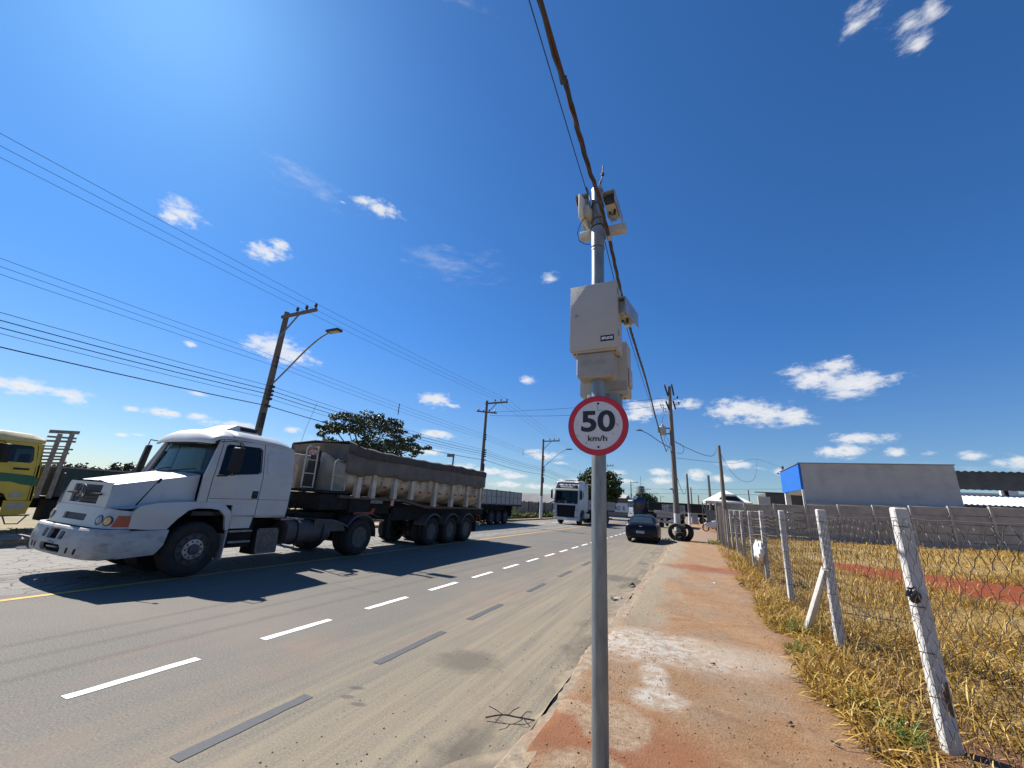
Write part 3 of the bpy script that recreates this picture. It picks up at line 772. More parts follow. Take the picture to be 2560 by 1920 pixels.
# camera housings
def housing(loc, rz, pitch, L, w, h, label, cap=True):
    root = empty('camera_housing', loc, rz, label, 'camera housing')
    mb = MB()
    c, s = math.cos(R(pitch)), math.sin(R(pitch))
    def P(x, y, z): return (x, y * c - z * s, y * s + z * c)
    def hb(mb, x0, x1, y0, y1, z0, z1):
        p = [P(x, y, z) for z in (z0, z1) for x, y in ((x0, y0), (x1, y0), (x1, y1), (x0, y1))]
        return mb.hexa(p)
    hb(MB() if 0 else mb, -w / 2, w / 2, 0.03, L, 0, h); mb.build('body', M_CREAM, root, bevel=0.006)
    mb = MB(); hb(mb, -w / 2 + .004, w / 2 - .004, 0.0, 0.028, 0.006, h - .006); mb.build('rear_cap', M_DKMET if cap else M_GALVP, root, bevel=0.004)
    mb = MB(); hb(mb, -w / 2 - .012, w / 2 + .012, -0.04, L + 0.10, h + .006, h + .014); hb(mb, w / 2 + .006, w / 2 + .012, -0.04, L + .10, 0.0, h + .006); hb(mb, -w / 2 - .012, -w / 2 - .006, -0.04, L + .10, h * .5, h + .006); mb.build('sun_shield', M_GALVP, root)
    mb = MB(); hb(mb, -w * .3, w * .3, L * .62, L * .9, -0.035, -0.002); mb.build('mount_foot', M_GALVP, root, bevel=0.004)
    for x, y in ((-w * .25, L * .5), (w * .22, L * .55), (w * .3, L * .42)):
        mb = MB(); mb.lathe([(0.011, -0.02), (0.011, 0.002)], P(x, y, 0), (0, -s, c), 10); mb.build('cable_gland', M_BLK, root)
    return root
housing((-0.530, 3.03, 4.42), R(-2), 0, 0.25, 0.09, 0.09, 'upper right camera housing with a steel sun shield at the head of the near pole')
housing((-0.795, 3.10, 4.50), R(4), 0, 0.40, 0.105, 0.11, 'upper left camera housing behind the flat panel antenna at the pole head', False)
housing((-0.468, 3.14, 3.335), R(-9), 0, 0.24, 0.088, 0.13, 'lower camera housing beside the right edge of the cream cabinet', False)
br = empty('camera_crossbar', (PX, PY, 4.24), 0, 'horizontal steel bracket bar carrying the two upper camera housings', 'bracket')
mb = MB((PX, PY, 4.24)); mb.box(-0.86, -0.42, 3.245, 3.32, 4.27, 4.345); mb.build('bar', M_CREAM, br, bevel=0.004)
mb = MB((PX, PY, 4.24)); mb.box(-0.73, -0.60, 3.225, 3.243, 4.18, 4.33); mb.build('clamp_plate', M_GALVP, br, bevel=0.003)
mb = MB((PX, PY, 4.24)); mb.box(-0.575, -0.545, 3.15, 3.22, 4.40, 4.46); mb.build('clamp_lug', M_GALVP, br, bevel=0.003)
mb = MB((PX, PY, 4.24)); mb.box(-0.575, -0.545, 3.15, 3.22, 4.15, 4.20); mb.build('clamp_lug', M_GALVP, br, bevel=0.003)
ant = empty('panel_antenna', (-0.765, 3.10, 4.30), R(78), 'flat cream panel antenna seen edge-on at the left of the pole head', 'antenna')
rbox(-0.115, 0.115, 0.0, 0.022, 0.0, 0.27, 'panel', mat('antenna_cream', (0.66, 0.65, 0.58), (0.60, 0.59, 0.53), 0.5), ant, 0.007)
rbox(-0.05, 0.05, -0.05, -0.002, 0.06, 0.17, 'rear_bracket', M_CREAM, ant, 0.004)
mb = MB()
mb.tube([(-0.755, 3.05, 4.34), (-0.80, 3.03, 4.26), (-0.83, 3.04, 4.17), (-0.815, 3.06, 4.10), (-0.77, 3.08, 4.07), (-0.725, 3.11, 4.075)], 0.0035, 6)
tag(mb.build('antenna_lead', M_CABLE_K), 'thin black lead looping from the panel antenna back to the pole', 'cable')

# heavy twisted service cable and its thin companion, slung from pole to pole over the footpath
cpts = [(-0.45, -9.0, 5.15), (-0.47, -4.0, 4.38), (-0.51, 1.0, 4.03), (-0.515, 1.58, 4.055), (-0.53, 1.9, 4.08), (-0.545, 2.35, 4.12), (-0.55, 2.62, 4.18), (-0.57, 3.3, 4.16), (-0.60, 4.4, 4.00), (-0.64, 6.0, 4.04), (-0.68, 7.6, 4.10), (-0.80, 11.5, 4.13), (-0.92, 15.5, 4.25), (-1.04, 19.7, 4.48), (-1.20, 23.8, 4.92), (-1.32, 26.0, 5.22), (-1.42, 26.8, 5.36), (-1.36, 27.05, 5.42), (-1.28, 27.15, 5.62)]
def spline(pts, n):
    pts = [Vector(p) for p in pts]; out = []
    for i in range(len(pts) - 1):
        a, b, c, d = pts[max(i - 1, 0)], pts[i], pts[i + 1], pts[min(i + 2, len(pts) - 1)]
        L = max(2, int((c - b).length * n))
        for k in range(L):
            t = k / L
            out.append(0.5 * ((2 * b) + (c - a) * t + (2 * a - 5 * b + 4 * c - d) * t * t + (3 * b - a - 3 * c + d) * t * t * t))
    out.append(pts[-1]); return out
def spline2(pts, n):
    # smooth the hand-read heights before interpolating
    return spline(pts, n)
line = spline2(cpts, 9)
svc = empty('service_cable', (-0.5, 1.0, 4.0), 0, 'thick twisted brown and black service cable running overhead past the pole top', 'cable')
s = 0.0; paths = [[], [], []]
for i, p in enumerate(line):
    if i: s += (p - line[i - 1]).length
    d = (line[min(i + 1, len(line) - 1)] - line[max(i - 1, 0)]).normalized(); a1, a2 = frame_of(d)
    for k in range(3):
        an = s * 2 * math.pi / 0.62 + k * 2 * math.pi / 3
        paths[k].append(p + (a1 * math.cos(an) + a2 * math.sin(an)) * 0.0100)
for pth, m in zip(paths, (M_CABLE_R, M_CABLE_K, M_CABLE_G)):
    mb = MB((-0.5, 1.0, 4.0)); mb.tube(pth, 0.0098, 6); mb.build('strand', m, svc)
mb = MB(); mb.tube(spline([(-0.5, -9, 4.9), (-0.51, 1.0, 3.83), (-0.54, 2.25, 3.88), (-0.60, 3.14, 4.24)], 4), 0.0028, 5)
tag(mb.build('thin_wire', M_CABLE_K), 'thin black wire running overhead to the near pole head, left of the thick cable', 'wire')
mb = MB(); mb.tube(spline([(-0.62, 3.22, 4.20), (-0.68, 6.0, 4.0), (-0.95, 15, 4.6), (-1.28, 27.2, 6.7)], 3), 0.004, 5)
tag(mb.build('thin_wire', M_CABLE_K), 'thin black wire slung from the near pole head to the transformer pole', 'wire')

# ------------------------------------------------------------------ chain-link fence on white concrete posts
FX = 1.62
M_POSTW = mat('whitewashed_concrete', (0.58, 0.565, 0.54), (0.48, 0.465, 0.44), 0.9, scale=6, bump=0.9, bscale=28, dirt=(0.36, 0.32, 0.28), dirt_amt=0.10, dscale=9)
M_WIRE = mat('rusty_wire', (0.10, 0.085, 0.075), (0.055, 0.038, 0.03), 0.5, 0.25, scale=7, lo=0.3, hi=0.7)
fence = empty('chain_link_fence', (FX, 4.83, 0.1), 0, 'chain-link fence on white concrete posts between the footpath and the dry lot', 'fence')
FO = (FX, 4.83, 0.1)
def fpost(y, top, lean=(0, 0), w=0.106):
    mb = MB(FO)
    rings = []
    n = 9
    for i in range(n + 1):
        z = -0.25 + (top + 0.25) * i / n
        t = z / top
        cx = FX + 0.066 + lean[0] * (1 - t); cy = y + lean[1] * (1 - t)
        a, b = w / 2, w / 2
        ch = 0.012
        j = lambda: random.uniform(-0.003, 0.003)
        r_ = [(cx - a + ch, cy - b), (cx + a - ch, cy - b), (cx + a, cy - b + ch), (cx + a, cy + b - ch), (cx + a - ch, cy + b), (cx - a + ch, cy + b), (cx - a, cy + b - ch), (cx - a, cy - b + ch)]
        rings.append([(x + j(), yy + j(), z) for x, yy in r_])
    cx = FX + 0.066
    rings.append([(cx + (x - cx) * 0.86, y + (yy - y) * 0.86, top + 0.012) for x, yy, z in rings[-1]])
    mb.loft(rings); return mb.build('post', M_POSTW, fence, smooth=30)
post_y = [2.05, 4.83, 7.38, 10.4, 13.3, 16.1, 18.9, 21.7, 24.4, 27.2]
for i, y in enumerate(post_y):
    fpost(y, 1.885 + (0.0 if i < 7 else 0.035), lean=(random.uniform(-.02, .02), random.uniform(-.05, .05)))
mb = MB(FO); mb.bar((FX + 0.02, 7.36, 1.10), (FX - 0.20, 8.10, 0.05), 0.075, 0.075); mb.build('brace', M_POSTW, fence, bevel=0.006)
mb = MB(FO); mb.hexa([(FX + .095, 4.765, .36), (FX + .118, 4.765, .34), (FX + .118, 4.79, .34), (FX + .095, 4.79, .36), (FX + .075, 4.765, .50), (FX + .118, 4.765, .58), (FX + .118, 4.79, .58), (FX + .075, 4.79, .50)]); mb.build('broken_patch', mat('broken_concrete', (0.10, 0.065, 0.05), (0.16, 0.10, 0.07), 0.95, scale=30), fence)
# tie wires
mb = MB(FO)
for y in post_y[1:5]:
    for z in (1.72, 1.08, 0.78, 0.45):
        zz = z + random.uniform(-.03, .03)
        mb.tube([(FX - 0.012, y - 0.062, zz), (FX + 0.03, y - 0.060, zz - 0.004), (FX + 0.085, y - 0.059, zz - 0.006)], 0.004, 5)
tag(mb.build('tie_wire', M_WIRE, fence), kind='stuff')
# wire mesh: interlinked zigzag wires, each a real bent wire
cell = 0.174
vs = []; fs = []
def ztube(pts, r):
    pts = np.array(pts); n = len(pts)
    base = len(vs)
    for i, p in enumerate(pts):
        for k in range(3):
            a = 2 * math.pi * k / 3
            vs.append((p[0] + r * math.cos(a), p[1] + r * math.sin(a) * 0.7, p[2] + r * math.sin(a) * 0.7))
    for i in range(n - 1):
        for k in range(3):
            l = (k + 1) % 3
            fs.append((base + i * 3 + k, base + i * 3 + l, base + i * 3 + 3 + l, base + i * 3 + 3 + k))
y = 0.5; ncol = 0
while y < 21.5:
    sgn = 1 if ncol % 2 == 0 else -1
    pts = []
    topz = 1.80 - 0.035 * math.sin(y * 2.1) ** 2
    m_ = int((topz - 0.12) / (cell * 0.487))
    jit = [random.uniform(-.004, .004) for _ in range(m_ + 2)]
    for i in range(m_ + 1):
        z = topz - i * cell * 0.487
        side = 1 if (i + ncol) % 2 == 0 else -1
        sway = 0.012 * math.sin(z * 5 + y * 0.9) + 0.014 * math.sin(z * 3.1 + y * 1.1)
        if pts:
            pts.append(None)
        pts.append((FX - 0.006 + 0.004 * side + 0.028 * math.sin(y * 1.3 + z * 2.2) * (1 if y > 6.5 else 0.5), y + side * cell * 0.253 + sway + jit[i], z + 0.2 * jit[i]))
    for i in range(1, len(pts) - 1, 2):
        a, b = pts[i - 1], pts[i + 1]
        pts[i] = ((a[0] + b[0]) / 2, (a[1] + b[1]) / 2 + 0.008, (a[2] + b[2]) / 2 + 0.010)
    ztube(pts, 0.0027)
    y += cell * 0.5; ncol += 1
me = bpy.data.meshes.new('wire_mesh'); me.from_pydata([(a - FO[0], b - FO[1], c - FO[2]) for a, b, c in vs], [], fs); me.materials.append(M_WIRE); me.shade_smooth()
wm = bpy.data.objects.new('wire_mesh', me); COL.objects.link(wm); wm.parent = fence; tag(wm, kind='stuff')
mb = MB(FO)
for z in (1.81, 1.05):
    pts = []
    for i in range(80):
        y = 0.5 + i * 0.28
        pts.append((FX - 0.008, y, z - 0.02 * math.sin(math.pi * ((y - 4.83) % 2.8) / 2.8) + 0.004 * math.sin(i * 2.3)))
    mb.tube(pts, 0.0028, 4)
mb.build('line_wire', M_WIRE, fence)

# white plastic bag caught on the fence, black scrap tied to the nearest post
def blob_bag(name, c, sx, sy, sz, m, label, seed, sharp=0.35):
    r_ = random.Random(seed); mb = MB()
    nu, nv = 22, 14
    ph = [r_.uniform(0, 6) for _ in range(6)]
    def f(u, v):
        th = 2 * math.pi * u; p = math.pi * (v - 0.5)
        k = 1 + sharp * (0.4 * math.sin(3 * th + ph[0] + 2 * p) + 0.3 * math.sin(5 * th + ph[1] - 4 * p) + 0.25 * math.sin(7 * p + ph[2] + th) + 0.2 * math.sin(9 * th + 5 * p + ph[3]))
        return (c[0] + sx * k * math.cos(th) * math.cos(p), c[1] + sy * k * math.sin(th) * math.cos(p), c[2] + sz * k * math.sin(p))
    mb.grid(f, nu, nv)
    o = mb.build(name, m, smooth=25)
    return tag(o, label, 'bag')
M_BAGW = mat('plastic_bag_white', (0.78, 0.78, 0.78), (0.68, 0.68, 0.69), 0.35, scale=14, bump=0.6, bscale=25)
M_BAGK = mat('plastic_bag_black', (0.02, 0.02, 0.022), (0.04, 0.04, 0.045), 0.25, scale=20, bump=0.8, bscale=40)
wb = blob_bag('plastic_bag', (FX - 0.11, 13.15, 0.87), 0.12, 0.37, 0.24, M_BAGW, 'crumpled white plastic bag snagged low on the chain-link fence', 3, 0.20)
mb = MB(); mb.grid(lambda u, v: (FX - 0.05 + 0.05 * math.sin(9 * u + 3 * v), 13.4 - 0.6 * u, 1.06 - 0.12 * v * (1 - u) - 0.06 * u + 0.03 * math.sin(12 * u + 5 * v)), 14, 5)
f_ = mb.build('torn_flap', M_BAGW, wb)
blob_bag('plastic_scrap', (FX + 0.02, 4.755, 1.19), 0.042, 0.025, 0.05, M_BAGK, 'shiny black plastic scrap knotted round the nearest white fence post', 5, 0.5)

# tall grey boards closing the end of the fence
M_BOARD = mat('weathered_board', (0.15, 0.125, 0.105), (0.085, 0.072, 0.064), 0.9, scale=3, stretch=(6, 6, 0.7), bump=0.6, bscale=25)
bf = empty('board_fence', (1.35, 26.0, 0.1), 0, 'row of tall weathered grey timber boards at the far end of the wire fence', 'fence')
y = 22.6
while y < 27.9:
    w = random.uniform(0.14, 0.2)
    top = 1.96 + (y - 22.6) * 0.08 + random.uniform(-.05, .05)
    mb = MB((1.35, 26.0, 0.1)); x0 = 1.44 - (y - 22.6) * 0.058 + random.uniform(-.015, .015)
    ln = random.uniform(-.03, .03)
    mb.hexa([(x0, y, 0.02), (x0 + .035, y, 0.02), (x0 + .035, y + w, 0.02), (x0, y + w, 0.02), (x0 + .005, y + ln, top), (x0 + .035, y + ln, top + .02), (x0 + .035, y + w + ln, top), (x0, y + w + ln, top)])
    mb.build('plank', M_BOARD, bf)
    y += w + random.uniform(0.05, 0.22)

# ------------------------------------------------------------------ precast concrete wall across the lot
M_PRE = mat('precast_concrete', (0.37, 0.33, 0.295), (0.27, 0.245, 0.22), 0.92, scale=2.2, bump=0.5, bscale=30, dirt=(0.19, 0.175, 0.16), dirt_amt=0.2, dscale=1.4)
M_PRE2 = mat('precast_post', (0.42, 0.38, 0.34), (0.31, 0.28, 0.255), 0.92, scale=3, bump=0.5, bscale=30)
pw = empty('precast_wall', (1.9, 36.6, 0.1), 0, 'long grey precast concrete panel wall at the back of the dry lot', 'wall')
PW = (1.9, 36.6, 0.1)
nb = 15
def wall_base(x): return 0.05 + max(0, x - 4) * 0.022
for i in range(nb + 1):
    x = 1.62 + i * 1.955; zb = wall_base(x); zt = 2.62 + max(0, x - 3.5) * 0.0395 + 0.03
    mb = MB(PW); mb.box(x - 0.07, x + 0.07, 36.40, 36.60, zb - 0.4, zt); mb.build('post', M_PRE2, pw, bevel=0.008)
    if i == nb: break
    zt0 = 2.62 + max(0, x - 3.5) * 0.0395
    h_ = 0.555
    z1 = zt0
    k = 0
    while z1 > zb - 0.1 and k < 6:
        z0 = z1 - h_ + 0.04
        mb = MB(PW); yo = random.uniform(-.008, .008)
        mb.box(x + 0.075, x + 1.88, 36.50 + yo, 36.545 + yo, z0, z1); mb.build('panel', M_PRE, pw, bevel=0.014, seg=1)
        z1 -= h_; k += 1

# ------------------------------------------------------------------ shop with grey flank and blue fascia, sheds behind
M_RENDER = mat('grey_render', (0.46, 0.455, 0.44), (0.40, 0.395, 0.385), 0.85, scale=0.8, bump=0.25, bscale=60, dirt=(0.22, 0.22, 0.235), dirt_amt=0.25, dscale=0.5)
M_BLUE = mat('blue_fascia', (0.006, 0.13, 0.52), (0.006, 0.11, 0.46), 0.45, scale=2)
M_WHITEP = mat('white_paint', (0.72, 0.72, 0.71), (0.62, 0.62, 0.61), 0.6, scale=2, dirt=(0.4, 0.37, 0.33), dirt_amt=0.1)
M_FLASH = mat('metal_flashing', (0.30, 0.33, 0.37), (0.24, 0.27, 0.31), 0.4, 0.6, scale=3)
shop = empty('shop_building', (7.8, 38.0, 0.2), 0, 'shop with a plain grey side wall and bright blue fascia behind the precast wall', 'building')
SO = (7.8, 38.0, 0.2)
mb = MB(SO); mb.box(7.86, 16.75, 38.0, 38.25, 0.1, 5.93); mb.build('side_wall', M_RENDER, shop)
mb = MB(SO); mb.box(7.70, 7.855, 38.02, 45.4, 3.95, 5.90); mb.build('fascia', M_BLUE, shop)
mb = MB(SO); mb.box(7.66, 16.80, 37.93, 38.28, 5.935, 6.0); mb.build('parapet_flashing', M_FLASH, shop)
mb = MB(SO); mb.box(7.84, 16.95, 37.90, 37.995, 3.02, 3.10); mb.build('lower_flashing', M_FLASH, shop)
mb = MB(SO); mb.box(7.64, 7.695, 38.0, 45.4, 5.90, 5.97); mb.build('fascia_trim', M_FLASH, shop)
mb = MB(SO); mb.box(7.72, 7.85, 37.96, 38.1, 0.15, 3.95); mb.build('corner_post', M_WHITEP, shop)
mb = MB(SO); mb.box(7.75, 8.15, 44.6, 45.0, 0.15, 3.95); mb.build('column', M_WHITEP, shop)
mb = MB(SO); mb.box(7.86, 16.7, 38.3, 45.3, 3.8, 3.94); mb.build('canopy_soffit', M_WHITEP, shop)
mb = MB(SO); mb.box(10.5, 16.7, 44.0, 45.2, 0.15, 3.78); mb.build('back_wall', M_PRE, shop)
# corrugated roofs to the right
M_CORR = mat('corrugated_dark', (0.075, 0.07, 0.062), (0.05, 0.047, 0.043), 0.7, 0.2, scale=2, dirt=(0.11, 0.10, 0.08), dirt_amt=0.2)
M_CORRW = mat('corrugated_white', (0.72, 0.73, 0.74), (0.60, 0.61, 0.62), 0.5, 0.1, scale=1.5)
def corr(mb, x0, x1, pa, pb, amp=0.03, per=0.25, t=0.012):
    n = int((x1 - x0) / per * 6)
    top, bot = [], []
    for i in range(n + 1):
        x = x0 + (x1 - x0) * i / n; a = amp * math.sin(2 * math.pi * (x - x0) / per)
        top.append(((x, pa[0], pa[1] + a), (x, pb[0], pb[1] + a)))
    vs = [p for a in top for p in a] + [(p[0], p[1], p[2] - t) for a in top for p in a]
    m_ = 2 * (n + 1); fs = []
    for i in range(n):
        fs.append((2 * i, 2 * i + 2, 2 * i + 3, 2 * i + 1)); fs.append((m_ + 2 * i, m_ + 2 * i + 1, m_ + 2 * i + 3, m_ + 2 * i + 2))
        fs.append((2 * i, m_ + 2 * i, m_ + 2 * i + 2, 2 * i + 2)); fs.append((2 * i + 1, 2 * i + 3, m_ + 2 * i + 3, m_ + 2 * i + 1))
    return mb.add(vs, fs)
shed = empty('open_shed', (22, 44, 0.3), 0, 'open shed with a dark corrugated roof seen from below, right of the grey shop', 'shed')
mb = MB((22, 44, 0.3)); corr(mb, 16.9, 34, (43.0, 6.05), (49.5, 5.55), 0.045, 0.42); mb.build('roof', M_CORR, shed)
mb = MB((22, 44, 0.3)); corr(mb, 16.9, 34, (42.9, 4.66), (43.02, 6.0), 0.02, 0.42); mb.build('front_cladding', M_CORR, shed)
mb = MB((22, 44, 0.3)); mb.box(16.9, 34, 43.06, 43.16, 5.25, 5.40); mb.build('purlin', M_DKMET, shed)
for x in (17.3, 24.5, 31.5):
    mb = MB((22, 44, 0.3)); mb.box(x, x + .2, 43.2, 43.4, 0.2, 5.9); mb.build('column', M_DKMET, shed)
    mb = MB((22, 44, 0.3)); mb.box(x, x + .2, 49.2, 49.4, 0.2, 5.5); mb.build('column', M_DKMET, shed)
shed2 = empty('low_shed', (20, 41, 0.3), 0, 'low shed with a bright white corrugated roof just behind the precast wall', 'shed')
mb = MB((20, 41, 0.3)); corr(mb, 17.2, 30, (39.6, 3.42), (43.2, 4.30), 0.03, 0.3); mb.build('roof', M_CORRW, shed2)
mb = MB((20, 41, 0.3)); corr(mb, 17.15, 30.05, (39.5, 3.27), (39.56, 3.40), 0.02, 0.3); mb.build('eave_strip', M_CORR, shed2)
mb = MB((20, 41, 0.3)); mb.box(17.2, 30, 39.8, 42.6, 0.2, 3.3); mb.build('wall', M_PRE, shed2)
bs = empty('dark_warehouse', (27, 58, 0.3), 0, 'dark low warehouse seen under the shed roof at the right edge', 'building')
mb = MB((27, 58, 0.3)); mb.box(24.5, 60, 56, 64, 0.2, 5.0); mb.build('wall', M_CORR, bs)
mb = MB((27, 58, 0.3)); mb.prism([(55.8, 5.0), (64.2, 5.0), (60, 5.5)], lambda u, v, w: (w, u, v), 24.3, 60.2); mb.build('roof', M_CORR, bs)
mb = MB((27, 58, 0.3)); mb.box(27.3, 28.5, 55.4, 55.7, 4.6, 5.9); mb.build('vent_block', M_WHITEP, bs)
# low unfinished building between tent and shop
low = empty('brick_outbuilding', (10, 52, 0.2), 0, 'low dark outbuilding with loose roof tiles left of the blue fascia', 'building')
LO = (10, 52, 0.2)
mb = MB(LO); mb.box(7.0, 15.5, 50, 56, 0.1, 4.15); mb.build('wall', M_BOARD, low)
mb = MB(LO); mb.box(6.2, 7.3, 49.9, 50.3, 0.1, 3.75); mb.build('pale_wall', mat('pale_wall', (0.58, 0.52, 0.43), (0.50, 0.45, 0.37), 0.85, scale=2), low)
mb = MB(LO); mb.box(6.0, 9.2, 49.8, 50.6, 4.16, 4.22); mb.build('roof_edge', M_DKMET, low)
for i in range(14):
    mb = MB(LO); mb.box(8.8 + i * .42, 9.18 + i * .42, 49.75, 50.8, 4.18 + .012 * (i % 3) + i * .016, 4.26 + .012 * (i % 3) + i * .016); mb.build('tile', M_CORR, low)
# ------------------------------------------------------------------ lorries
M_TRUCKW = mat('truck_white', (0.50, 0.495, 0.48), (0.445, 0.44, 0.425), 0.38, scale=1.6, bump=0.05, bscale=300, dirt=(0.34, 0.30, 0.245), dirt_amt=0.22, dscale=2.1, coat=0.1)
M_TRUCKB = mat('bumper_white_dirty', (0.43, 0.425, 0.415), (0.34, 0.335, 0.33), 0.55, scale=3, bump=0.1, bscale=60, dirt=(0.16, 0.135, 0.115), dirt_amt=0.42, dscale=3.4, stretch=(1, 1, 2.2))
M_ROOFW = mat('truck_roof_cream', (0.66, 0.64, 0.60), (0.58, 0.56, 0.52), 0.45, scale=2, dirt=(0.45, 0.39, 0.31), dirt_amt=0.2, dscale=3)
M_TYRE = mat('tyre_rubber', (0.014, 0.0135, 0.013), (0.026, 0.022, 0.019), 0.85, scale=6, bump=0.3, bscale=40, dirt=(0.06, 0.048, 0.036), dirt_amt=0.15)
M_RIMD = mat('rim_dark', (0.085, 0.083, 0.082), (0.05, 0.048, 0.046), 0.6, 0.3, scale=7, bump=0.2, dirt=(0.13, 0.105, 0.08), dirt_amt=0.2)
M_RIM = mat('rim_silver', (0.38, 0.38, 0.385), (0.24, 0.24, 0.24), 0.42, 0.7, scale=9, dirt=(0.12, 0.10, 0.085), dirt_amt=0.3, dscale=12)
M_HUB = mat('rim_steel_dark', (0.075, 0.072, 0.07), (0.13, 0.115, 0.10), 0.7, 0.3, scale=8, bump=0.2, dirt=(0.16, 0.12, 0.09), dirt_amt=0.3, dscale=9)
M_CHAS = mat('chassis_black', (0.012, 0.012, 0.013), (0.024, 0.021, 0.020), 0.8, scale=4, bump=0.3, bscale=20, dirt=(0.055, 0.042, 0.03), dirt_amt=0.12, spec=0.25)
M_TANK = mat('tank_dusty', (0.05, 0.047, 0.055), (0.085, 0.075, 0.07), 0.6, 0.2, scale=3, bump=0.2, dirt=(0.17, 0.135, 0.105), dirt_amt=0.3, dscale=2.5)
M_INT = mat('cab_interior', (0.05, 0.052, 0.058), (0.035, 0.036, 0.04), 0.85, scale=5)
M_SEAT = mat('seat_fabric', (0.075, 0.078, 0.09), (0.05, 0.052, 0.06), 0.95, scale=20, bump=0.3)
G_WIND = glass('glass_windscreen', (0.66, 0.80, 0.78), 0.1, 0.12)
G_SIDE = glass('glass_side', (0.22, 0.25, 0.25), 0.05, 0.06)
G_DARK = glass('glass_dark', (0.10, 0.13, 0.14), 0.1, 0.08)
M_ORANGE = mat('lens_orange', (0.42, 0.075, 0.012), (0.34, 0.055, 0.01), 0.25, scale=60, bump=0.3, bscale=200)
M_LAMPY = mat('lens_yellow', (0.75, 0.50, 0.20), (0.62, 0.40, 0.15), 0.2, scale=30, bump=0.2, bscale=120)
M_LAMPC = mat('lens_clear', (0.45, 0.47, 0.48), (0.25, 0.26, 0.27), 0.15, scale=30, bump=0.2, bscale=120)
M_REDL = mat('lens_red', (0.30, 0.012, 0.012), (0.22, 0.01, 0.01), 0.25, scale=40)
M_GRILL = mat('grille_dark', (0.045, 0.043, 0.048), (0.03, 0.03, 0.033), 0.6, scale=20, bump=0.3, bscale=120)
M_STEELB = mat('step_steel', (0.30, 0.29, 0.27), (0.18, 0.17, 0.16), 0.5, 0.6, scale=9, bump=0.2)

def wheel(parent, c, side, rad, w, rim_m, kind='front', n=40, holes=10):
    """tyre with ribs and shoulder blocks, dished rim with hand holes, hub and nuts; side=+1 faces +X"""
    cx, cy, cz = c
    wr = empty('wheel', c); wr.parent = parent
    ax = (side, 0, 0)
    mb = MB()
    s = rad / 0.52
    prof = [(0.295 * s, -w), (0.40 * s, -w * 1.02), (0.475 * s, -w * 0.99), (0.508 * s, -w * 0.86), (0.52 * s, -w * 0.70), (0.52 * s, -w * 0.53), (0.508 * s, -w * 0.515), (0.508 * s, -w * 0.485), (0.52 * s, -w * 0.47), (0.52 * s, -w * 0.33), (0.508 * s, -w * 0.31), (0.52 * s, -w * 0.29), (0.508 * s, -w * 0.14), (0.475 * s, -w * 0.01), (0.40 * s, 0.02), (0.335 * s, 0.012), (0.295 * s, -0.01)]
    rings = []
    for k in range(n):
        a = 2 * math.pi * k / n
        jag = 0.006 * (1 if k % 2 else 0)
        rings.append([(side * h_, (r_ - (jag if r_ > 0.5 * s else 0)) * math.cos(a), (r_ - (jag if r_ > 0.5 * s else 0)) * math.sin(a)) for r_, h_ in prof])
    mb.loft(rings + [rings[0]], False, False)
    mb.build('tyre', M_TYRE, wr, smooth=50)
    mb = MB()
    if kind == 'front':
        pr = [(0.296 * s, -0.02), (0.298 * s, 0.004), (0.285 * s, 0.006), (0.268 * s, -0.03), (0.235 * s, -0.055), (0.17 * s, 0.02), (0.10 * s, 0.028), (0.095 * s, 0.075), (0.06 * s, 0.095), (0.0, 0.098)]
    else:
        pr = [(0.296 * s, -0.02), (0.298 * s, 0.004), (0.283 * s, 0.0), (0.262 * s, -0.08), (0.235 * s, -0.14), (0.15 * s, -0.17), (0.12 * s, -0.10), (0.105 * s, -0.03), (0.05 * s, -0.015), (0.0, -0.012)]
    mb.lathe(pr, (0, 0, 0), ax, 36)
    rim = mb.build('rim', M_RIMD if kind == 'front' else rim_m, wr, smooth=35)
    if kind == 'front':
        mb = MB(); mb.lathe([(0.10 * s, 0.020), (0.10 * s, 0.034), (0.185 * s, 0.026), (0.192 * s, 0.012), (0.185 * s, 0.0)], (0, 0, 0), ax, 36); mb.build('hub_flange', rim_m, wr)
        for k in range(10):
            a = 2 * math.pi * (k + .5) / 10
            mb = MB(); mb.lathe([(0.030 * s, -0.028), (0.030 * s, -0.010), (0.0, -0.009)], (0, 0.235 * s * math.cos(a), 0.235 * s * math.sin(a)), ax, 12)
            mb.build('hand_hole', M_BLK, wr)
            a = 2 * math.pi * k / 10
            mb = MB(); mb.lathe([(0.017 * s, 0.012), (0.017 * s, 0.036), (0.010 * s, 0.044), (0, 0.044)], (0, 0.148 * s * math.cos(a), 0.148 * s * math.sin(a)), ax, 8)
            mb.build('wheel_nut', M_BLK, wr)
        mb = MB(); mb.lathe([(0.092 * s, 0.076), (0.07 * s, 0.092), (0.0, 0.1)], (0, 0, 0), ax, 20); mb.build('hub', M_HUB, wr)
    else:
        for k in range(10):
            a = 2 * math.pi * k / 10
            mb = MB(); mb.lathe([(0.016 * s, -0.16), (0.016 * s, -0.135), (0, -0.132)], (0, 0.15 * s * math.cos(a), 0.15 * s * math.sin(a)), ax, 6); mb.build('wheel_nut', M_HUB, wr)
    return wr
def add_wheel(parent, src, loc, rz=0.0):
    c = copy_tree(src, parent); c.location = loc; c.rotation_euler = (0, 0, rz)
    return c

# ===== white bonneted tractor =====
TX, TY = -10.10, 5.04
TO = (TX, TY, 0.0)
tr = empty('tractor_truck', TO, 0, 'white bonneted tractor truck with a sleeper cab in the oncoming lane', 'truck')
tr.scale = (0.97, 1, 1)
def both(fn_build):
    for sgn in (1, -1):
        fn_build(sgn)
dt_scale = 0.955
def SX_(sgn, z, out=0.0):
    """cab side: leans in above the waist; returns X"""
    lean = 0.0 if z < 1.95 else (z - 1.95) * 0.20
    return TX + sgn * (1.23 - lean + out)
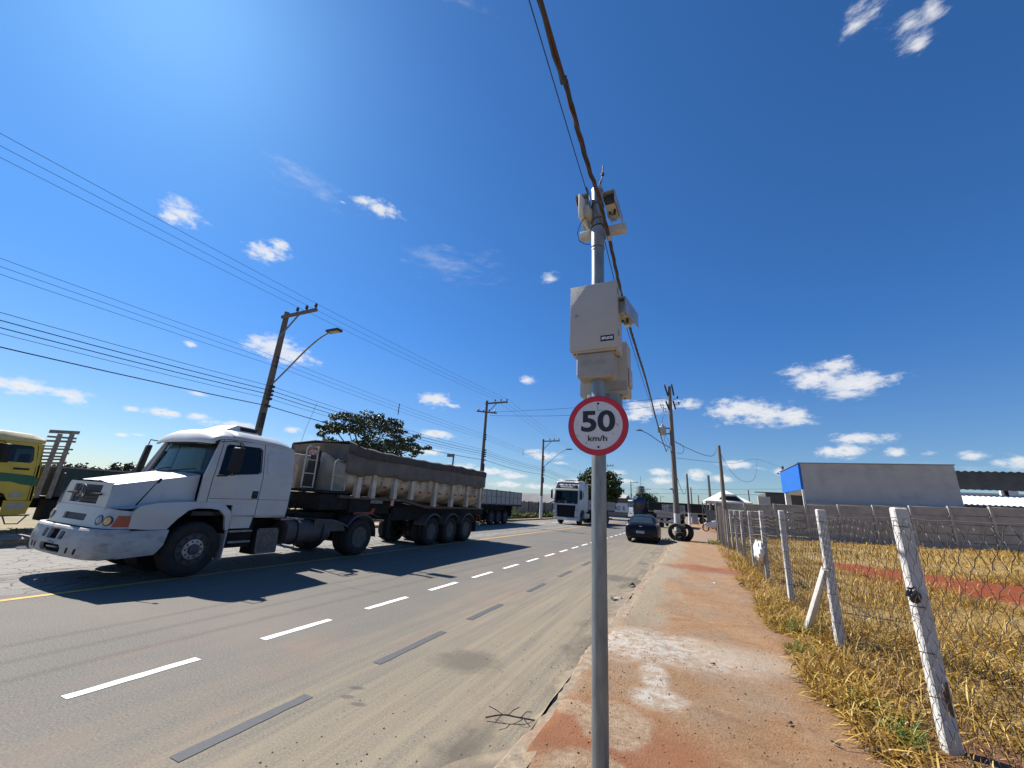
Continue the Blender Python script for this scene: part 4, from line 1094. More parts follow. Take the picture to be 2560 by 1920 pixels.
# sides with window openings
def side_panel(sgn, name, outer, holes, t=0.045, out=0.0, m=M_TRUCKW, par=tr):
    mb = MB(TO)
    mb.plate(outer, holes, lambda u, v, w: (SX_(sgn, v, out - w), u, v), t, vcuts=(1.95, 2.2, 2.45))
    return mb.build(name, m, par, smooth=30)
win_o = [(5.165, 1.945), (5.205, 2.16), (5.255, 2.52), (5.30, 2.555), (5.98, 2.575), (6.035, 2.53), (6.055, 2.06), (6.0, 2.015), (5.52, 1.965), (5.42, 1.94)]
for sgn in (1, -1):
    side_panel(sgn, 'door', [(5.075, 1.33), (5.075, 1.86), (5.19, 2.66), (6.085, 2.68), (6.11, 2.02), (6.115, 1.09), (5.60, 1.09), (5.60, 1.33)], [win_o])
    side_panel(sgn, 'sleeper_side', [(6.13, 1.075), (6.125, 2.02), (6.10, 2.68), (6.84, 2.67), (6.87, 2.5), (6.885, 1.3), (6.86, 1.075)], [])
    # raised sleeper panel
    mb = MB(TO); mb.plate([(6.20, 2.06), (6.18, 2.50), (6.22, 2.54), (6.66, 2.53), (6.70, 2.49), (6.73, 2.09), (6.70, 2.04), (6.24, 2.02)], [], lambda u, v, w: (SX_(sgn, v, 0.002 + w), u, v), 0.012, vcuts=(2.2, 2.4))
    mb.build('sleeper_window_blank', M_TRUCKW, tr, bevel=0.005)
    # A pillar and cowl side
    side_panel(sgn, 'cowl_side', [(4.90, 1.37), (4.90, 1.90), (5.12, 2.64), (5.175, 2.65), (5.06, 1.87), (5.06, 1.37)], [])
    # quarter light divider, glass
    mb = MB(TO); mb.plate([(5.405, 1.95), (5.425, 2.57), (5.455, 2.57), (5.44, 1.955)], [], lambda u, v, w: (SX_(sgn, v, -0.006 - w), u, v), 0.025, vcuts=(2.2, 2.4)); mb.build('window_bar', M_TRUCKW, tr)
    mb = MB(TO); mb.plate(win_o, [], lambda u, v, w: (SX_(sgn, v, -0.025 - w), u, v), 0.004, vcuts=(2.2, 2.4)); mb.build('side_window', G_SIDE, tr)
    mb = MB(TO); mb.plate([(5.15, 1.93), (5.19, 2.17), (5.24, 2.53), (5.295, 2.57), (5.98, 2.59), (6.05, 2.54), (6.07, 2.05), (6.0, 2.0), (5.52, 1.95), (5.42, 1.925)], [win_o], lambda u, v, w: (SX_(sgn, v, 0.004 - w), u, v), 0.014, vcuts=(2.2, 2.4)); mb.build('window_seal', M_BLKP, tr)
    # handle
    mb = MB(TO); mb.box(*sorted((SX_(sgn, 1.5, 0.002), SX_(sgn, 1.5, 0.014))), 5.955, 6.085, 1.475, 1.635); h1 = mb.build('door_handle', M_BLKP, tr, bevel=0.02)
    mb = MB(TO); mb.box(*sorted((SX_(sgn, 1.5, 0.012), SX_(sgn, 1.5, 0.026))), 5.98, 6.06, 1.56, 1.60); mb.build('lever', M_GRILL, h1, bevel=0.006)
    # waist crease, sill trim
    mb = MB(TO); mb.bar((SX_(sgn, 1.45, 0.001), 5.09, 1.455), (SX_(sgn, 1.45, 0.001), 6.86, 1.462), 0.006, 0.008); mb.build('crease_line', M_GRILL, tr)
    mb = MB(TO); mb.bar((SX_(sgn, 1.1, 0.004), 5.60, 1.115), (SX_(sgn, 1.1, 0.004), 6.86, 1.10), 0.014, 0.028); mb.build('sill_trim', M_TRUCKB, tr)
    # front wing with wheel arch
    wing = [(4.50, 0.885), (4.62, 1.08), (4.76, 1.225), (4.90, 1.262), (5.15, 1.262), (5.33, 1.235), (5.46, 1.11), (5.53, 0.90), (5.55, 0.84), (5.61, 0.84), (5.60, 1.05), (5.54, 1.22), (5.42, 1.335), (5.26, 1.375), (4.95, 1.378), (4.6, 1.375), (4.25, 1.345), (4.02, 1.29), (3.93, 1.19), (3.93, 0.92), (4.2, 0.89)]
    def wx(u, v, w):
        bul = 0.045 * math.exp(-((v - 1.16) / 0.16) ** 2) * min(1, max(0, (u - 3.93) / 0.6))
        fr = max(0.0, 4.1 - u) * 0.10
        return (TX + sgn * (1.25 + bul - fr * 0.35 - w), u, v)
    mb = MB(TO); mb.plate(wing, [], wx, 0.06, ucuts=(3.92, 4.0, 4.1, 4.3, 4.5, 4.8, 5.1, 5.4), vcuts=(0.97, 1.05, 1.12, 1.2, 1.28, 1.34)); mb.build('front_wing', M_TRUCKW, tr, smooth=50)
    # wing top closing in to the bonnet
    mb = MB(TO); mb.grid(lambda a, b: (TX + sgn * ((1.20 - (0.05 * max(0, 1 - (a * 1.6)) if a < .6 else 0)) * (1 - b) + (0.98 - 0.10 * (1 - a)) * b), 3.80 + 1.79 * a, (1.222 + 0.155 * min(1, a * 2.4) - (0.0 if a < .85 else (a - .85) * 0.6)) + 0.03 * math.sin(math.pi * b) * (1 if a < .85 else .3)), 14, 5)
    mb.build('wing_top', M_TRUCKW, tr, smooth=60)
    mb = MB(TO); mb.grid(lambda a, b: (TX + sgn * (1.19 - 0.5 * b), 5.04 + 0.58 * math.cos(R(185 - 190 * a)), 0.52 + 0.735 * max(0.0, math.sin(R(185 - 190 * a)))), 14, 3); mb.build('wheel_arch_liner', M_CHAS, tr)
    mb = MB(TO); mb.box(*sorted((TX + sgn * 0.80, TX + sgn * 1.25)), 5.585, 5.612, 0.27, 0.84); mb.build('mudflap', mat('mudflap_grey', (0.40, 0.39, 0.37), (0.28, 0.27, 0.25), 0.8, scale=5, dirt=(0.2, 0.16, 0.12), dirt_amt=0.3), tr)
def wing_x(sgn, u, v, w):
    bul = 0.045 * math.exp(-((v - 1.16) / 0.16) ** 2) * min(1, max(0, (u - 3.93) / 0.6))
    fr = max(0.0, 4.1 - u) * 0.10
    return (TX + sgn * (1.25 + bul - fr * 0.35 - w), u, v)
# seams of the door
M_SEAM = mat('panel_gap', (0.012, 0.012, 0.013), (0.02, 0.02, 0.02), 0.9)
for sgn in (1, -1):
    mb = MB(TO); pts = [(5.067, 1.34), (5.067, 1.87), (5.185, 2.66)]
    mb.tube([(SX_(sgn, z, -0.006), y, z) for y, z in pts], 0.008, 5); mb.build('door_gap', M_SEAM, tr); mb = MB(TO)
    pts = [(6.122, 1.09), (6.118, 2.02), (6.094, 2.67)]
    mb.tube([(SX_(sgn, z, -0.006), y, z) for y, z in pts], 0.007, 5)
    mb.build('door_gap', M_SEAM, tr)
# back wall, roof
mb = MB(TO); mb.prism([(TX - 1.2, 1.08), (TX + 1.2, 1.08), (TX + 1.22, 1.95), (TX + 1.08, 2.66), (TX - 1.08, 2.66), (TX - 1.22, 1.95)], lambda u, v, w: (u, w, v), 6.80, 6.86); mb.build('back_panel', M_TRUCKW, tr)
def roof_ring(y, zt, zs, hw, n=16):
    out = []
    for k in range(n + 1):
        t = -1 + 2 * k / n
        out.append((TX + hw * t, y, zs + (zt - zs) * (1 - abs(t) ** 3.2)))
    return out
def roof_row(y, zt, zs, hw, bend, n=20):
    return [(TX + hw * (-1 + 2 * k / n), y + bend * abs(-1 + 2 * k / n) ** 3, zs + (zt - zs) * (1 - abs(-1 + 2 * k / n) ** 4)) for k in range(n + 1)]
front_rows = [(4.90, 2.575, 2.55, 1.09, .12), (4.845, 2.565, 2.535, 1.10, .12), (4.845, 2.61, 2.57, 1.115, .12), (4.88, 2.70, 2.62, 1.12, .12), (4.95, 2.785, 2.655, 1.12, .10), (5.06, 2.855, 2.675, 1.12, .08), (5.2, 2.90, 2.69, 1.12, .04), (5.36, 2.928, 2.695, 1.115, .0)]
back_rows = [(5.362, 2.926, 2.692, 1.114, 0), (5.6, 2.945, 2.70, 1.112, 0), (6.1, 2.945, 2.69, 1.11, 0), (6.55, 2.925, 2.67, 1.105, 0), (6.80, 2.87, 2.64, 1.10, 0), (6.88, 2.78, 2.62, 1.09, 0), (6.91, 2.66, 2.60, 1.08, 0)]
for nm, rows, m_ in (('sun_visor', front_rows, M_ROOFW), ('roof', back_rows, M_TRUCKW)):
    mb = MB(TO); mb.loft([roof_row(*r_) for r_ in rows], False, False); o = mb.build(nm, m_, tr, smooth=55)
    sol = o.modifiers.new('thickness', 'SOLIDIFY'); sol.thickness = 0.025; sol.offset = -1
# roof hatch / air vent box
mb = MB(TO); mb.hexa([(TX - .5, 5.45, 2.93), (TX + .5, 5.45, 2.93), (TX + .5, 6.25, 2.94), (TX - .5, 6.25, 2.94), (TX - .42, 5.75, 3.09), (TX + .42, 5.75, 3.09), (TX + .42, 6.18, 3.08), (TX - .42, 6.18, 3.08)]); mb.build('roof_air_scoop', M_ROOFW, tr, bevel=0.02)
mb = MB(TO); mb.box(TX + .43, TX + .485, 5.80, 6.20, 2.965, 3.05); mb.build('scoop_vent', M_BLKP, tr)
# windscreen: curved, with black band and pillars
def wsx(t, s):
    """t -1..1 across, s 0..1 up"""
    hw = 1.15 * (1 - s) + 1.07 * s
    y = 4.88 * (1 - s) + 5.06 * s + 0.10 * abs(t) ** 2.6
    return (TX + hw * t, y, 1.945 + 0.64 * s - 0.02 * (1 - s) * abs(t))
mb = MB(TO); mb.grid(lambda a, b: wsx(-1 + 2 * a, b), 20, 6); mb.build('windscreen', G_WIND, tr, smooth=60)
mb = MB(TO)
for sgn in (1, -1):
    mb.tube([wsx(sgn * 1.0, s) for s in np.linspace(-0.05, 1.05, 8)], 0.040, 8)
mb.build('a_pillar', M_TRUCKW, tr)
mb = MB(TO); mb.tube([(x, y - .004, z) for x, y, z in [wsx(t, 0.0) for t in np.linspace(-1, 1, 20)]], 0.022, 6); mb.tube([(x, y - .004, z) for x, y, z in [wsx(t, 1.0) for t in np.linspace(-1, 1, 20)]], 0.022, 6); mb.build('windscreen_rubber', M_BLK, tr)
mb = MB(TO)
for a, b in ((-0.75, -0.1), (0.05, 0.7)):
    p = Vector(wsx(a, 0.03)) + Vector((0, -.02, 0)); q = Vector(wsx(b, 0.14)) + Vector((0, -.022, 0)); mb.tube([p, q], 0.009, 5)
mb.build('wiper', M_BLK, tr)
# interior
mb = MB(TO); mb.box(TX - 1.1, TX + 1.1, 5.02, 5.30, 1.55, 1.90); mb.build('dashboard', M_INT, tr, bevel=0.05)
mb = MB(TO); mb.box(TX - 1.15, TX + 1.15, 4.9, 6.8, 1.12, 1.2); mb.build('cab_floor', M_INT, tr)
for sx in (0.58, -0.58):
    mb = MB(TO); mb.box(TX + sx - .25, TX + sx + .25, 5.65, 6.15, 1.35, 1.68); mb.hexa([(TX + sx - .25, 6.02, 1.65), (TX + sx + .25, 6.02, 1.65), (TX + sx + .25, 6.18, 1.65), (TX + sx - .25, 6.18, 1.65), (TX + sx - .22, 6.16, 2.3), (TX + sx + .22, 6.16, 2.3), (TX + sx + .22, 6.28, 2.3), (TX + sx - .22, 6.28, 2.3)]); mb.build('seat', M_SEAT, tr, bevel=0.05)
mb = MB(TO); mb.tube([(TX + .58 + .22 * math.cos(a), 5.42 + .10 * math.sin(a), 1.93 + .2 * math.sin(a)) for a in np.linspace(0, 2 * math.pi, 25)[:-1]], 0.014, 6, closed=True); mb.build('steering_wheel', M_BLKP, tr)
mb = MB(TO); mb.box(TX - 1.1, TX + 1.1, 6.3, 6.78, 1.2, 1.85); mb.build('bunk', M_SEAT, tr)
mb = MB(TO); mb.grid(lambda u, v: (TX + 0.55 + 0.5 * u, 5.06 + 0.16 * v, 1.93 + 0.06 * math.sin(7 * u) * math.sin(9 * v) + 0.04), 12, 6); tag(mb.build('dash_cloth', mat('dash_cloth', (0.45, 0.47, 0.48), (0.3, 0.32, 0.34), 0.9, scale=8), tr))
mb = MB(TO); mb.box(TX - 1.17, TX + 1.17, 3.80, 4.44, 0.9, 1.20); mb.build('inner_wing', M_TRUCKW, tr)
# bonnet
def bon(u, v):
    """u 0..1 front to back, v -1..1 across"""
    y = 3.68 + 1.24 * u + 0.03 * v * v * (1 - u)
    hw = 0.83 + 0.22 * u
    z = 1.655 + 0.27 * u + 0.03 * (1 - v * v) * (1 - abs(v) ** 4) - 0.03 * abs(v) ** 6 + 0.012 * math.exp(-((abs(v) - .45) / .08) ** 2)
    return (TX + hw * v, y, z)
mb = MB(TO)
rings = []
for i in range(13):
    u = i / 12
    top = [bon(u, -1 + 2 * k / 24) for k in range(25)]
    hb = 1.06 + 0.02 * u
    x1 = TX + (0.93 + 0.16 * u); x0 = TX - (0.93 + 0.16 * u)
    y = top[0][1]
    rr = [(x0, y - 0.06 * (1 - u), 1.22 + 0.10 * u), (x0 + 0.03, y - 0.03 * (1 - u), 1.45 + 0.05 * u)] + top + [(x1 - 0.03, y - 0.03 * (1 - u), 1.45 + 0.05 * u), (x1, y - 0.06 * (1 - u), 1.22 + 0.10 * u)]
    rings.append(rr)
mb.loft(rings, False, False); mb.build('bonnet', M_TRUCKW, tr, smooth=32)
mb = MB(TO); mb.box(TX - 1.0, TX + 1.0, 4.86, 4.90, 1.2, 1.86); mb.build('bulkhead', M_CHAS, tr)
# bonnet face with grille opening
def face(u, v, w):
    b = abs(u)
    return (TX + u * (1 + (1.65 - v) * 0.25), 3.66 + 0.02 * (v - 1.22) / 0.43 + 0.03 * b * b + w, v)
outer = [(-0.82, 1.62), (-0.79, 1.655), (0.79, 1.655), (0.82, 1.62), (0.83, 1.235), (0.79, 1.215), (-0.79, 1.215), (-0.83, 1.235)]
gr = [(-0.53, 1.605), (0.53, 1.605), (0.475, 1.285), (-0.475, 1.285)]
cuts = [-0.8 + 0.1 * i for i in range(17)]
mb = MB(TO); mb.plate(outer, [gr], face, 0.05, ucuts=cuts); mb.build('bonnet_face', M_TRUCKW, tr, smooth=30)
grl = empty('grille', (0, 0, 0)); grl.parent = tr
mb = MB(TO); mb.plate(gr, [], lambda u, v, w: face(u, v, w + 0.035), 0.01, ucuts=cuts[4:-4]); mb.build('mesh_panel', M_GRILL, grl)
for i in range(6):
    v = 1.30 + 0.05 * i
    mb = MB(TO); mb.tube([face(u, v, 0.028) for u in np.linspace(-0.48, 0.48, 9)], 0.008, 5); mb.build('slat', M_GRILL, grl)
mb = MB(TO); mb.bar(face(-0.60, 1.45, -0.03), face(0.60, 1.45, -0.03), 0.03, 0.035); mb.build('cross_bar', M_BLKP, grl, bevel=0.006)
M_EMB = mat('emblem_dull', (0.16, 0.16, 0.17), (0.10, 0.10, 0.105), 0.4, 0.6, scale=20)
mb = MB(TO); cy_ = face(0, 1.45, -0.055)
mb.tube([(cy_[0] + .145 * math.cos(a), cy_[1] + .04 * .145 * math.sin(a), cy_[2] + .145 * math.sin(a)) for a in np.linspace(0, 2 * math.pi, 33)[:-1]], 0.014, 6, closed=True)
for a in (90, 210, 330):
    mb.bar(cy_, (cy_[0] + .14 * math.cos(R(a)), cy_[1] + .04 * .14 * math.sin(R(a)), cy_[2] + .14 * math.sin(R(a))), 0.026, 0.016, (0, 1, 0))
mb.build('emblem', M_EMB, grl)
# curved nose band (lamps) and bumper follow one plan curve
def plan(half_pts):
    hp = [Vector((x, y, 0)) for x, y in half_pts]
    full = [Vector((-p.x, p.y, 0)) for p in reversed(hp[1:])] + hp
    pts = [Vector((TX + p.x, p.y)) for p in spline(full, 14)]
    L = [0.0]
    for i in range(1, len(pts)): L.append(L[-1] + (pts[i] - pts[i - 1]).length)
    return pts, L
def plan_at(pl, s):
    pts, L = pl
    mid = L[-1] / 2; s += mid
    for i in range(1, len(L)):
        if s <= L[i] or i == len(L) - 1:
            t = (s - L[i - 1]) / (L[i] - L[i - 1]); d = (pts[i] - pts[i - 1]).normalized()
            p = pts[i - 1].lerp(pts[i], t); return p, Vector((d.y, -d.x)), d
plB = plan([(0, 3.475), (0.4, 3.48), (0.8, 3.505), (1.06, 3.555), (1.20, 3.635), (1.265, 3.78), (1.275, 4.0), (1.275, 4.55)])
plN = plan([(0, 3.60), (0.5, 3.605), (0.9, 3.625), (1.10, 3.675), (1.20, 3.775), (1.235, 3.95), (1.24, 4.25)])
half = plB[1][-1] / 2; halfN = plN[1][-1] / 2
def bmp(u, v, w):
    p, nrm, d = plan_at(plB, u)
    bow = 0.045 * math.sin(math.pi * min(1, max(0, (v - 0.40) / 0.5))) + (-0.05 if v < 0.44 else 0) 
    p = p + nrm * (bow - w)
    return (p.x, p.y, v)
def rr(x0, x1, y0, y1, r_=0.02):
    return [(x0 + r_, y0), (x1 - r_, y0), (x1, y0 + r_), (x1, y1 - r_), (x1 - r_, y1), (x0 + r_, y1), (x0, y1 - r_), (x0, y0 + r_)]
holes = [rr(-0.40, -0.24, 0.70, 0.84), rr(-0.18, 0.18, 0.69, 0.85), rr(0.24, 0.40, 0.70, 0.83), rr(-0.36, 0.42, 0.49, 0.62, 0.05)]
bo = [(-half + 0.02, 0.88), (half - 0.02, 0.88), (half - 0.07, 0.62), (half - 0.16, 0.47), (half - 0.9, 0.43), (-half + 0.9, 0.43), (-half + 0.16, 0.47), (-half + 0.07, 0.62)]
mb = MB(TO); mb.plate(bo, holes, bmp, 0.05, ucuts=[-half + 0.06 * i for i in range(1, int(2 * half / 0.06))], vcuts=(0.5, 0.58, 0.66, 0.74, 0.82, 0.86))
bum = mb.build('bumper', M_TRUCKB, tr, smooth=35)
mb = MB(TO)   # top lip of the bumper
rings = []
for i in range(61):
    u = (-half + 0.6) + (2 * half - 1.2) * i / 60
    p, nr, d = plan_at(plB, u)
    rings.append([(p.x + nr.x * a, p.y + nr.y * a, z) for a, z in ((0.02, 0.875), (0.0, 0.905), (-0.07, 0.908), (-0.08, 0.88))])
mb.loft(rings); mb.build('top_lip', M_TRUCKB, bum)
mb = MB(TO); mb.plate([(-0.6, 0.46), (0.85, 0.46), (0.85, 0.86), (-0.6, 0.86)], [], lambda u, v, w: bmp(u, v, w + 0.09), 0.02, ucuts=[-0.5 + 0.1 * i for i in range(12)]); mb.build('recess_backing', M_CHAS, bum)
mb = MB(TO); mb.hexa([bmp(-0.12, 0.55, .02), bmp(0.22, 0.56, .02), bmp(0.22, 0.56, .05), bmp(-0.12, 0.55, .05), bmp(-0.10, 0.575, .0), bmp(0.2, 0.58, .0), bmp(0.2, 0.58, .04), bmp(-0.1, 0.575, .04)]); mb.build('registration_remnant', M_TRUCKW, bum)
mb = MB(TO); mb.hexa([bmp(-0.06, 0.635, -.01), bmp(0.16, 0.625, -.01), bmp(0.16, 0.625, .02), bmp(-0.06, 0.635, .02), bmp(-0.05, 0.66, -.01), bmp(0.17, 0.65, -.01), bmp(0.17, 0.65, .02), bmp(-0.05, 0.66, .02)]); mb.build('blue_plate_edge', mat('plate_blue', (0.10, 0.12, 0.30), (0.2, 0.2, 0.35), 0.6), bum)
for u0 in (-0.80, -0.65, 0.58, 0.80):
    mb = MB(TO); mb.plate(rr(u0, u0 + 0.06, 0.50, 0.60, 0.02), [], lambda u, v, w: bmp(u + (v - .5) * .5, v, w - 0.004), 0.01); mb.build('vent_slit', M_CHAS, bum)
# lower shadow apron behind bumper
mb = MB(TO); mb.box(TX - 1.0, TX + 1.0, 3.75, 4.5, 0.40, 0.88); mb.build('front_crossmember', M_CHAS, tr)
mb = MB(TO); mb.lathe([(0.40, 0), (0.40, 0.5), (0, 0.5)], (TX - .25, 5.0, .40), (1, 0, 0), 10); mb.build('axle_beam', M_CHAS, tr)
# nose band
def nose(u, v, w):
    p, nrm, d = plan_at(plN, u)
    rake = (v - 0.92) * 0.16
    p = p - nrm * (rake + w)
    return (p.x, p.y, v)
nb_o = [(-halfN + 0.05, 0.915), (halfN - 0.05, 0.915), (halfN - 0.08, 1.17), (1.12, 1.225), (0.95, 1.24), (-0.95, 1.24), (-1.12, 1.225), (-halfN + 0.08, 1.17)]
slot = rr(-0.40, 0.44, 1.00, 1.11, 0.015)
mb = MB(TO); mb.plate(nb_o, [slot], nose, 0.05, ucuts=[-halfN + 0.06 * i for i in range(1, int(2 * halfN / 0.06))], vcuts=(1.0, 1.08, 1.16)); mb.build('nose_panel', M_TRUCKW, tr, smooth=40)
mb = MB(TO); mb.plate(slot, [], lambda u, v, w: nose(u, v, w + 0.03), 0.02, ucuts=[-0.4 + .1 * i for i in range(9)]); mb.build('intake_slot', M_GRILL, tr)
mb = MB(TO); mb.grid(lambda a, b: (lambda p: (p[0] * (1 - b) + (TX + (p[0] - TX) * 0.80) * b, p[1] * (1 - b) + max(3.74 + abs(p[0] - TX) * 0.06, p[1] + 0.02) * b, 1.238 + 0.02 * math.sin(math.pi * b)))(nose((-halfN + 0.1) * (1 - 2 * a), 1.235, 0.0)), 44, 4); mb.build('nose_top', M_TRUCKW, tr, smooth=60)
def lamp_round(u, v, r_, m, nm):
    p, nrm, d = plan_at(plN, u); c = nose(u, v, 0.0); ax = (nrm.x, nrm.y, 0.12)
    mb = MB(TO); mb.lathe([(r_ * 1.12, -0.03), (r_ * 1.12, 0.008), (r_ * 1.02, 0.010), (r_ * 1.0, -0.005)], c, ax, 24); hl = mb.build(nm, M_GRILL, tr)
    mb = MB(TO); mb.lathe([(r_ * 1.0, 0.0), (r_ * 0.85, 0.012), (r_ * 0.4, 0.020), (0, 0.022)], c, ax, 24); mb.build('lens', m, hl)
for sgn in (1, -1):
    lamp_round(sgn * 0.905, 1.04, 0.072, M_LAMPC, 'headlight')
    lamp_round(sgn * 1.095, 1.035, 0.072, M_LAMPY, 'headlight')
    mb = MB(TO); mb.plate([(sgn * a_, b_) for a_, b_ in ((1.19, 0.945), (1.235, 1.125), (1.50, 1.12), (1.48, 1.0), (1.42, 0.945))], [], lambda u, v, w: nose(u, v, w - 0.012), 0.02, ucuts=[sgn * (1.2 + 0.03 * i) for i in range(10)]); mb.build('indicator', M_ORANGE, tr)
    # corner guide rods
    p = Vector(nose(sgn * 1.02, 1.21, 0.02))
    mb = MB(TO)
    if sgn == 1:
        mb.tube([(TX + 1.14, 3.98, 1.30), (TX + 1.20, 4.17, 1.72)], [0.014, 0.008], 6); mb.lathe([(0.012, 0), (0.024, 0.02), (0.024, 0.09), (0.010, 0.10)], (TX + 1.20, 4.17, 1.69), (0.1, 0.42, 1), 8)
    else:
        mb.tube([(TX - 1.06, 3.72, 1.22), (TX - 1.12, 3.68, 1.72)], [0.012, 0.008], 6); mb.lathe([(0.012, 0), (0.024, 0.02), (0.024, 0.08), (0.010, 0.09)], (TX - 1.12, 3.68, 1.69), (0, 0, 1), 8)
    mb.build('guide_rod', M_BLKP, tr)
# mirrors
for sgn in (1, -1):
    mi = empty('mirror', (0, 0, 0)); mi.parent = tr
    xo = TX + sgn * 1.46
    mb = MB(TO)
    if sgn == 1:
        mb.hexa([(xo - .10, 5.20, 1.98), (xo + .10, 5.28, 1.98), (xo + .10, 5.38, 1.98), (xo - .10, 5.30, 1.98), (xo - .09, 5.22, 2.50), (xo + .10, 5.30, 2.50), (xo + .10, 5.40, 2.50), (xo - .09, 5.32, 2.50)])
    else:
        mb.hexa([(xo - .10, 4.90, 1.88), (xo + .14, 4.84, 1.88), (xo + .14, 4.96, 1.88), (xo - .10, 5.04, 1.88), (xo - .09, 4.96, 2.52), (xo + .12, 4.92, 2.52), (xo + .12, 5.02, 2.52), (xo - .09, 5.06, 2.52)])
    mb.build('housing', M_BLKP, mi, bevel=0.035, seg=3)
    mb = MB(TO)
    if sgn == 1:
        mb.tube([(TX + 1.09, 5.14, 2.60), (xo - .02, 5.16, 2.615), (xo, 5.30, 2.61), (xo, 5.32, 2.50)], 0.013, 6)
        mb.build('arm', M_BLKP, mi); mb = MB(TO); mb.tube([(xo, 5.32, 2.61), (TX + 1.06, 5.62, 2.60)], 0.009, 6)
        mb.build('arm', M_BLKP, mi); mb = MB(TO); mb.tube([(TX + 1.23, 5.14, 1.90), (xo - .05, 5.22, 1.915), (xo, 5.30, 1.99)], 0.016, 6); mb.build('arm', M_BLKP, mi)
    else:
        mb.tube([(TX - 1.10, 5.16, 2.60), (xo + .02, 4.98, 2.64), (xo, 4.97, 2.48)], 0.013, 6); mb.build('arm', M_BLKP, mi); mb = MB(TO); mb.tube([(TX - 1.2, 5.1, 1.9), (xo, 4.98, 1.92)], 0.013, 6); mb.build('arm', M_BLKP, mi)
# steps
for (y0, y1, z) in ((5.66, 6.16, 0.80), (5.68, 6.16, 0.585)):
    mb = MB(TO); mb.box(TX + 0.98, TX + 1.22, y0, y1, z - 0.02, z + 0.02); mb.build('step', M_STEELB, tr, bevel=0.006)
mb = MB(TO); mb.plate([(5.64, 0.86), (5.64, 1.09), (6.1, 1.09), (6.09, 0.98), (6.07, 0.86)], [], lambda u, v, w: (TX + 1.215 - w, u, v), 0.03); mb.build('step_skirt', M_TRUCKW, tr)
mb = MB(TO); mb.box(TX + 0.75, TX + 1.0, 5.66, 6.3, 0.45, 1.05); mb.build('step_box', M_CHAS, tr)
# exhaust box with pierced shield
ex = MB(TO); ex.box(TX + 0.65, TX + 1.10, 6.33, 6.92, 0.28, 0.84); exo = ex.build('exhaust_box', M_CHAS, tr, bevel=0.03)
M_SHLD = mat('pierced_shield', (0.20, 0.185, 0.17), (0.13, 0.115, 0.105), 0.6, 0.4, scale=12, bump=0.3, dirt=(0.18, 0.13, 0.10), dirt_amt=0.3)
mb = MB(TO); mb.plate(rr(6.36, 6.88, 0.29, 0.83, 0.05), [], lambda u, v, w: (TX + 1.125 - w, u + (0.55 - v) * 0.08, v), 0.02); sh = mb.build('shield', M_SHLD, exo)
mb = MB(TO)
for i in range(12):
    for j in range(13):
        z = 0.34 + i * 0.041; y = 6.40 + j * 0.036 + (0.55 - z) * 0.08
        if (i - 5.5) ** 2 / 9 + (j - 6) ** 2 / 9 > 1 or (i + j) % 3 == 0:
            mb.box(TX + 1.124, TX + 1.1275, y, y + 0.022, z, z + 0.012)
tag(mb.build('piercing', M_BLK, exo), kind='stuff')
# fuel tank
mb = MB(TO); ring = lambda y: [(TX + 0.93 + 0.30 * (abs(math.cos(a)) ** .7) * (1 if math.cos(a) > 0 else -1), y, 0.715 + 0.27 * (abs(math.sin(a)) ** .7) * (1 if math.sin(a) > 0 else -1)) for a in np.linspace(0, 2 * math.pi, 33)[:-1]]
mb.loft([ring(7.02), ring(8.32)]); mb.build('fuel_tank', M_TANK, tr, bevel=0.03)
for y in (7.3, 8.05):
    mb = MB(TO); mb.tube([(TX + 0.93 + 0.312 * (abs(math.cos(a)) ** .7) * (1 if math.cos(a) > 0 else -1), y, 0.715 + 0.282 * (abs(math.sin(a)) ** .7) * (1 if math.sin(a) > 0 else -1)) for a in np.linspace(0, 2 * math.pi, 33)[:-1]], 0.018, 5, closed=True); mb.build('tank_strap', M_CHAS, tr)
mb = MB(TO); mb.tube([(TX + .9, 7.1, .46), (TX + 1.0, 7.2, .36), (TX + 1.0, 7.45, .36), (TX + .9, 7.5, .45)], 0.012, 5); mb.build('air_hose', M_BLK, tr)
# chassis
for sx in (0.38, -0.38):
    mb = MB(TO); mb.box(TX + sx - .04, TX + sx + .04, 4.2, 10.2, 0.72, 0.98); mb.build('chassis_rail', M_CHAS, tr)
mb = MB(TO); mb.box(TX - .35, TX + .35, 4.3, 6.5, 0.5, 1.1); mb.build('engine_block', M_CHAS, tr)
for i, y in enumerate((6.95, 7.05, 7.15)):
    mb = MB(TO); mb.tube(spline([(TX + .2 + .2 * i, 6.9, 1.5), (TX + .3 + .15 * i, y + .25, 1.15), (TX + .25 + .1 * i, y + .7, 1.2), (TX + .1 * i, y + 1.3, 1.5)], 8), 0.016, 5); mb.build('air_line', mat('air_line_red', (0.2, 0.03, 0.02), (0.15, 0.02, 0.02), 0.5) if i == 1 else M_BLK, tr)
mb = MB(TO); mb.box(TX - 0.7, TX + 0.7, 9.0, 9.9, 1.0, 1.16); mb.build('fifth_wheel', M_CHAS, tr, bevel=0.03)
mb = MB(TO); mb.box(TX - .6, TX + 1.0, 6.95, 7.6, 0.99, 1.03); mb.build('catwalk_plate', M_STEELB, tr)
mb = MB(TO); mb.box(TX - 1.1, TX - .5, 6.4, 8.3, 0.45, 0.95); mb.build('air_tank', M_CHAS, tr, bevel=0.05)
mb = MB(TO); mb.box(TX - .95, TX + .75, 6.92, 7.30, 1.0, 1.62); mb.build('air_reservoir_rack', M_CHAS, tr, bevel=.04)
mb = MB(TO); mb.box(TX - .85, TX + .6, 7.6, 8.9, 0.99, 1.15); mb.build('coupling_ramp', M_CHAS, tr, bevel=.02)
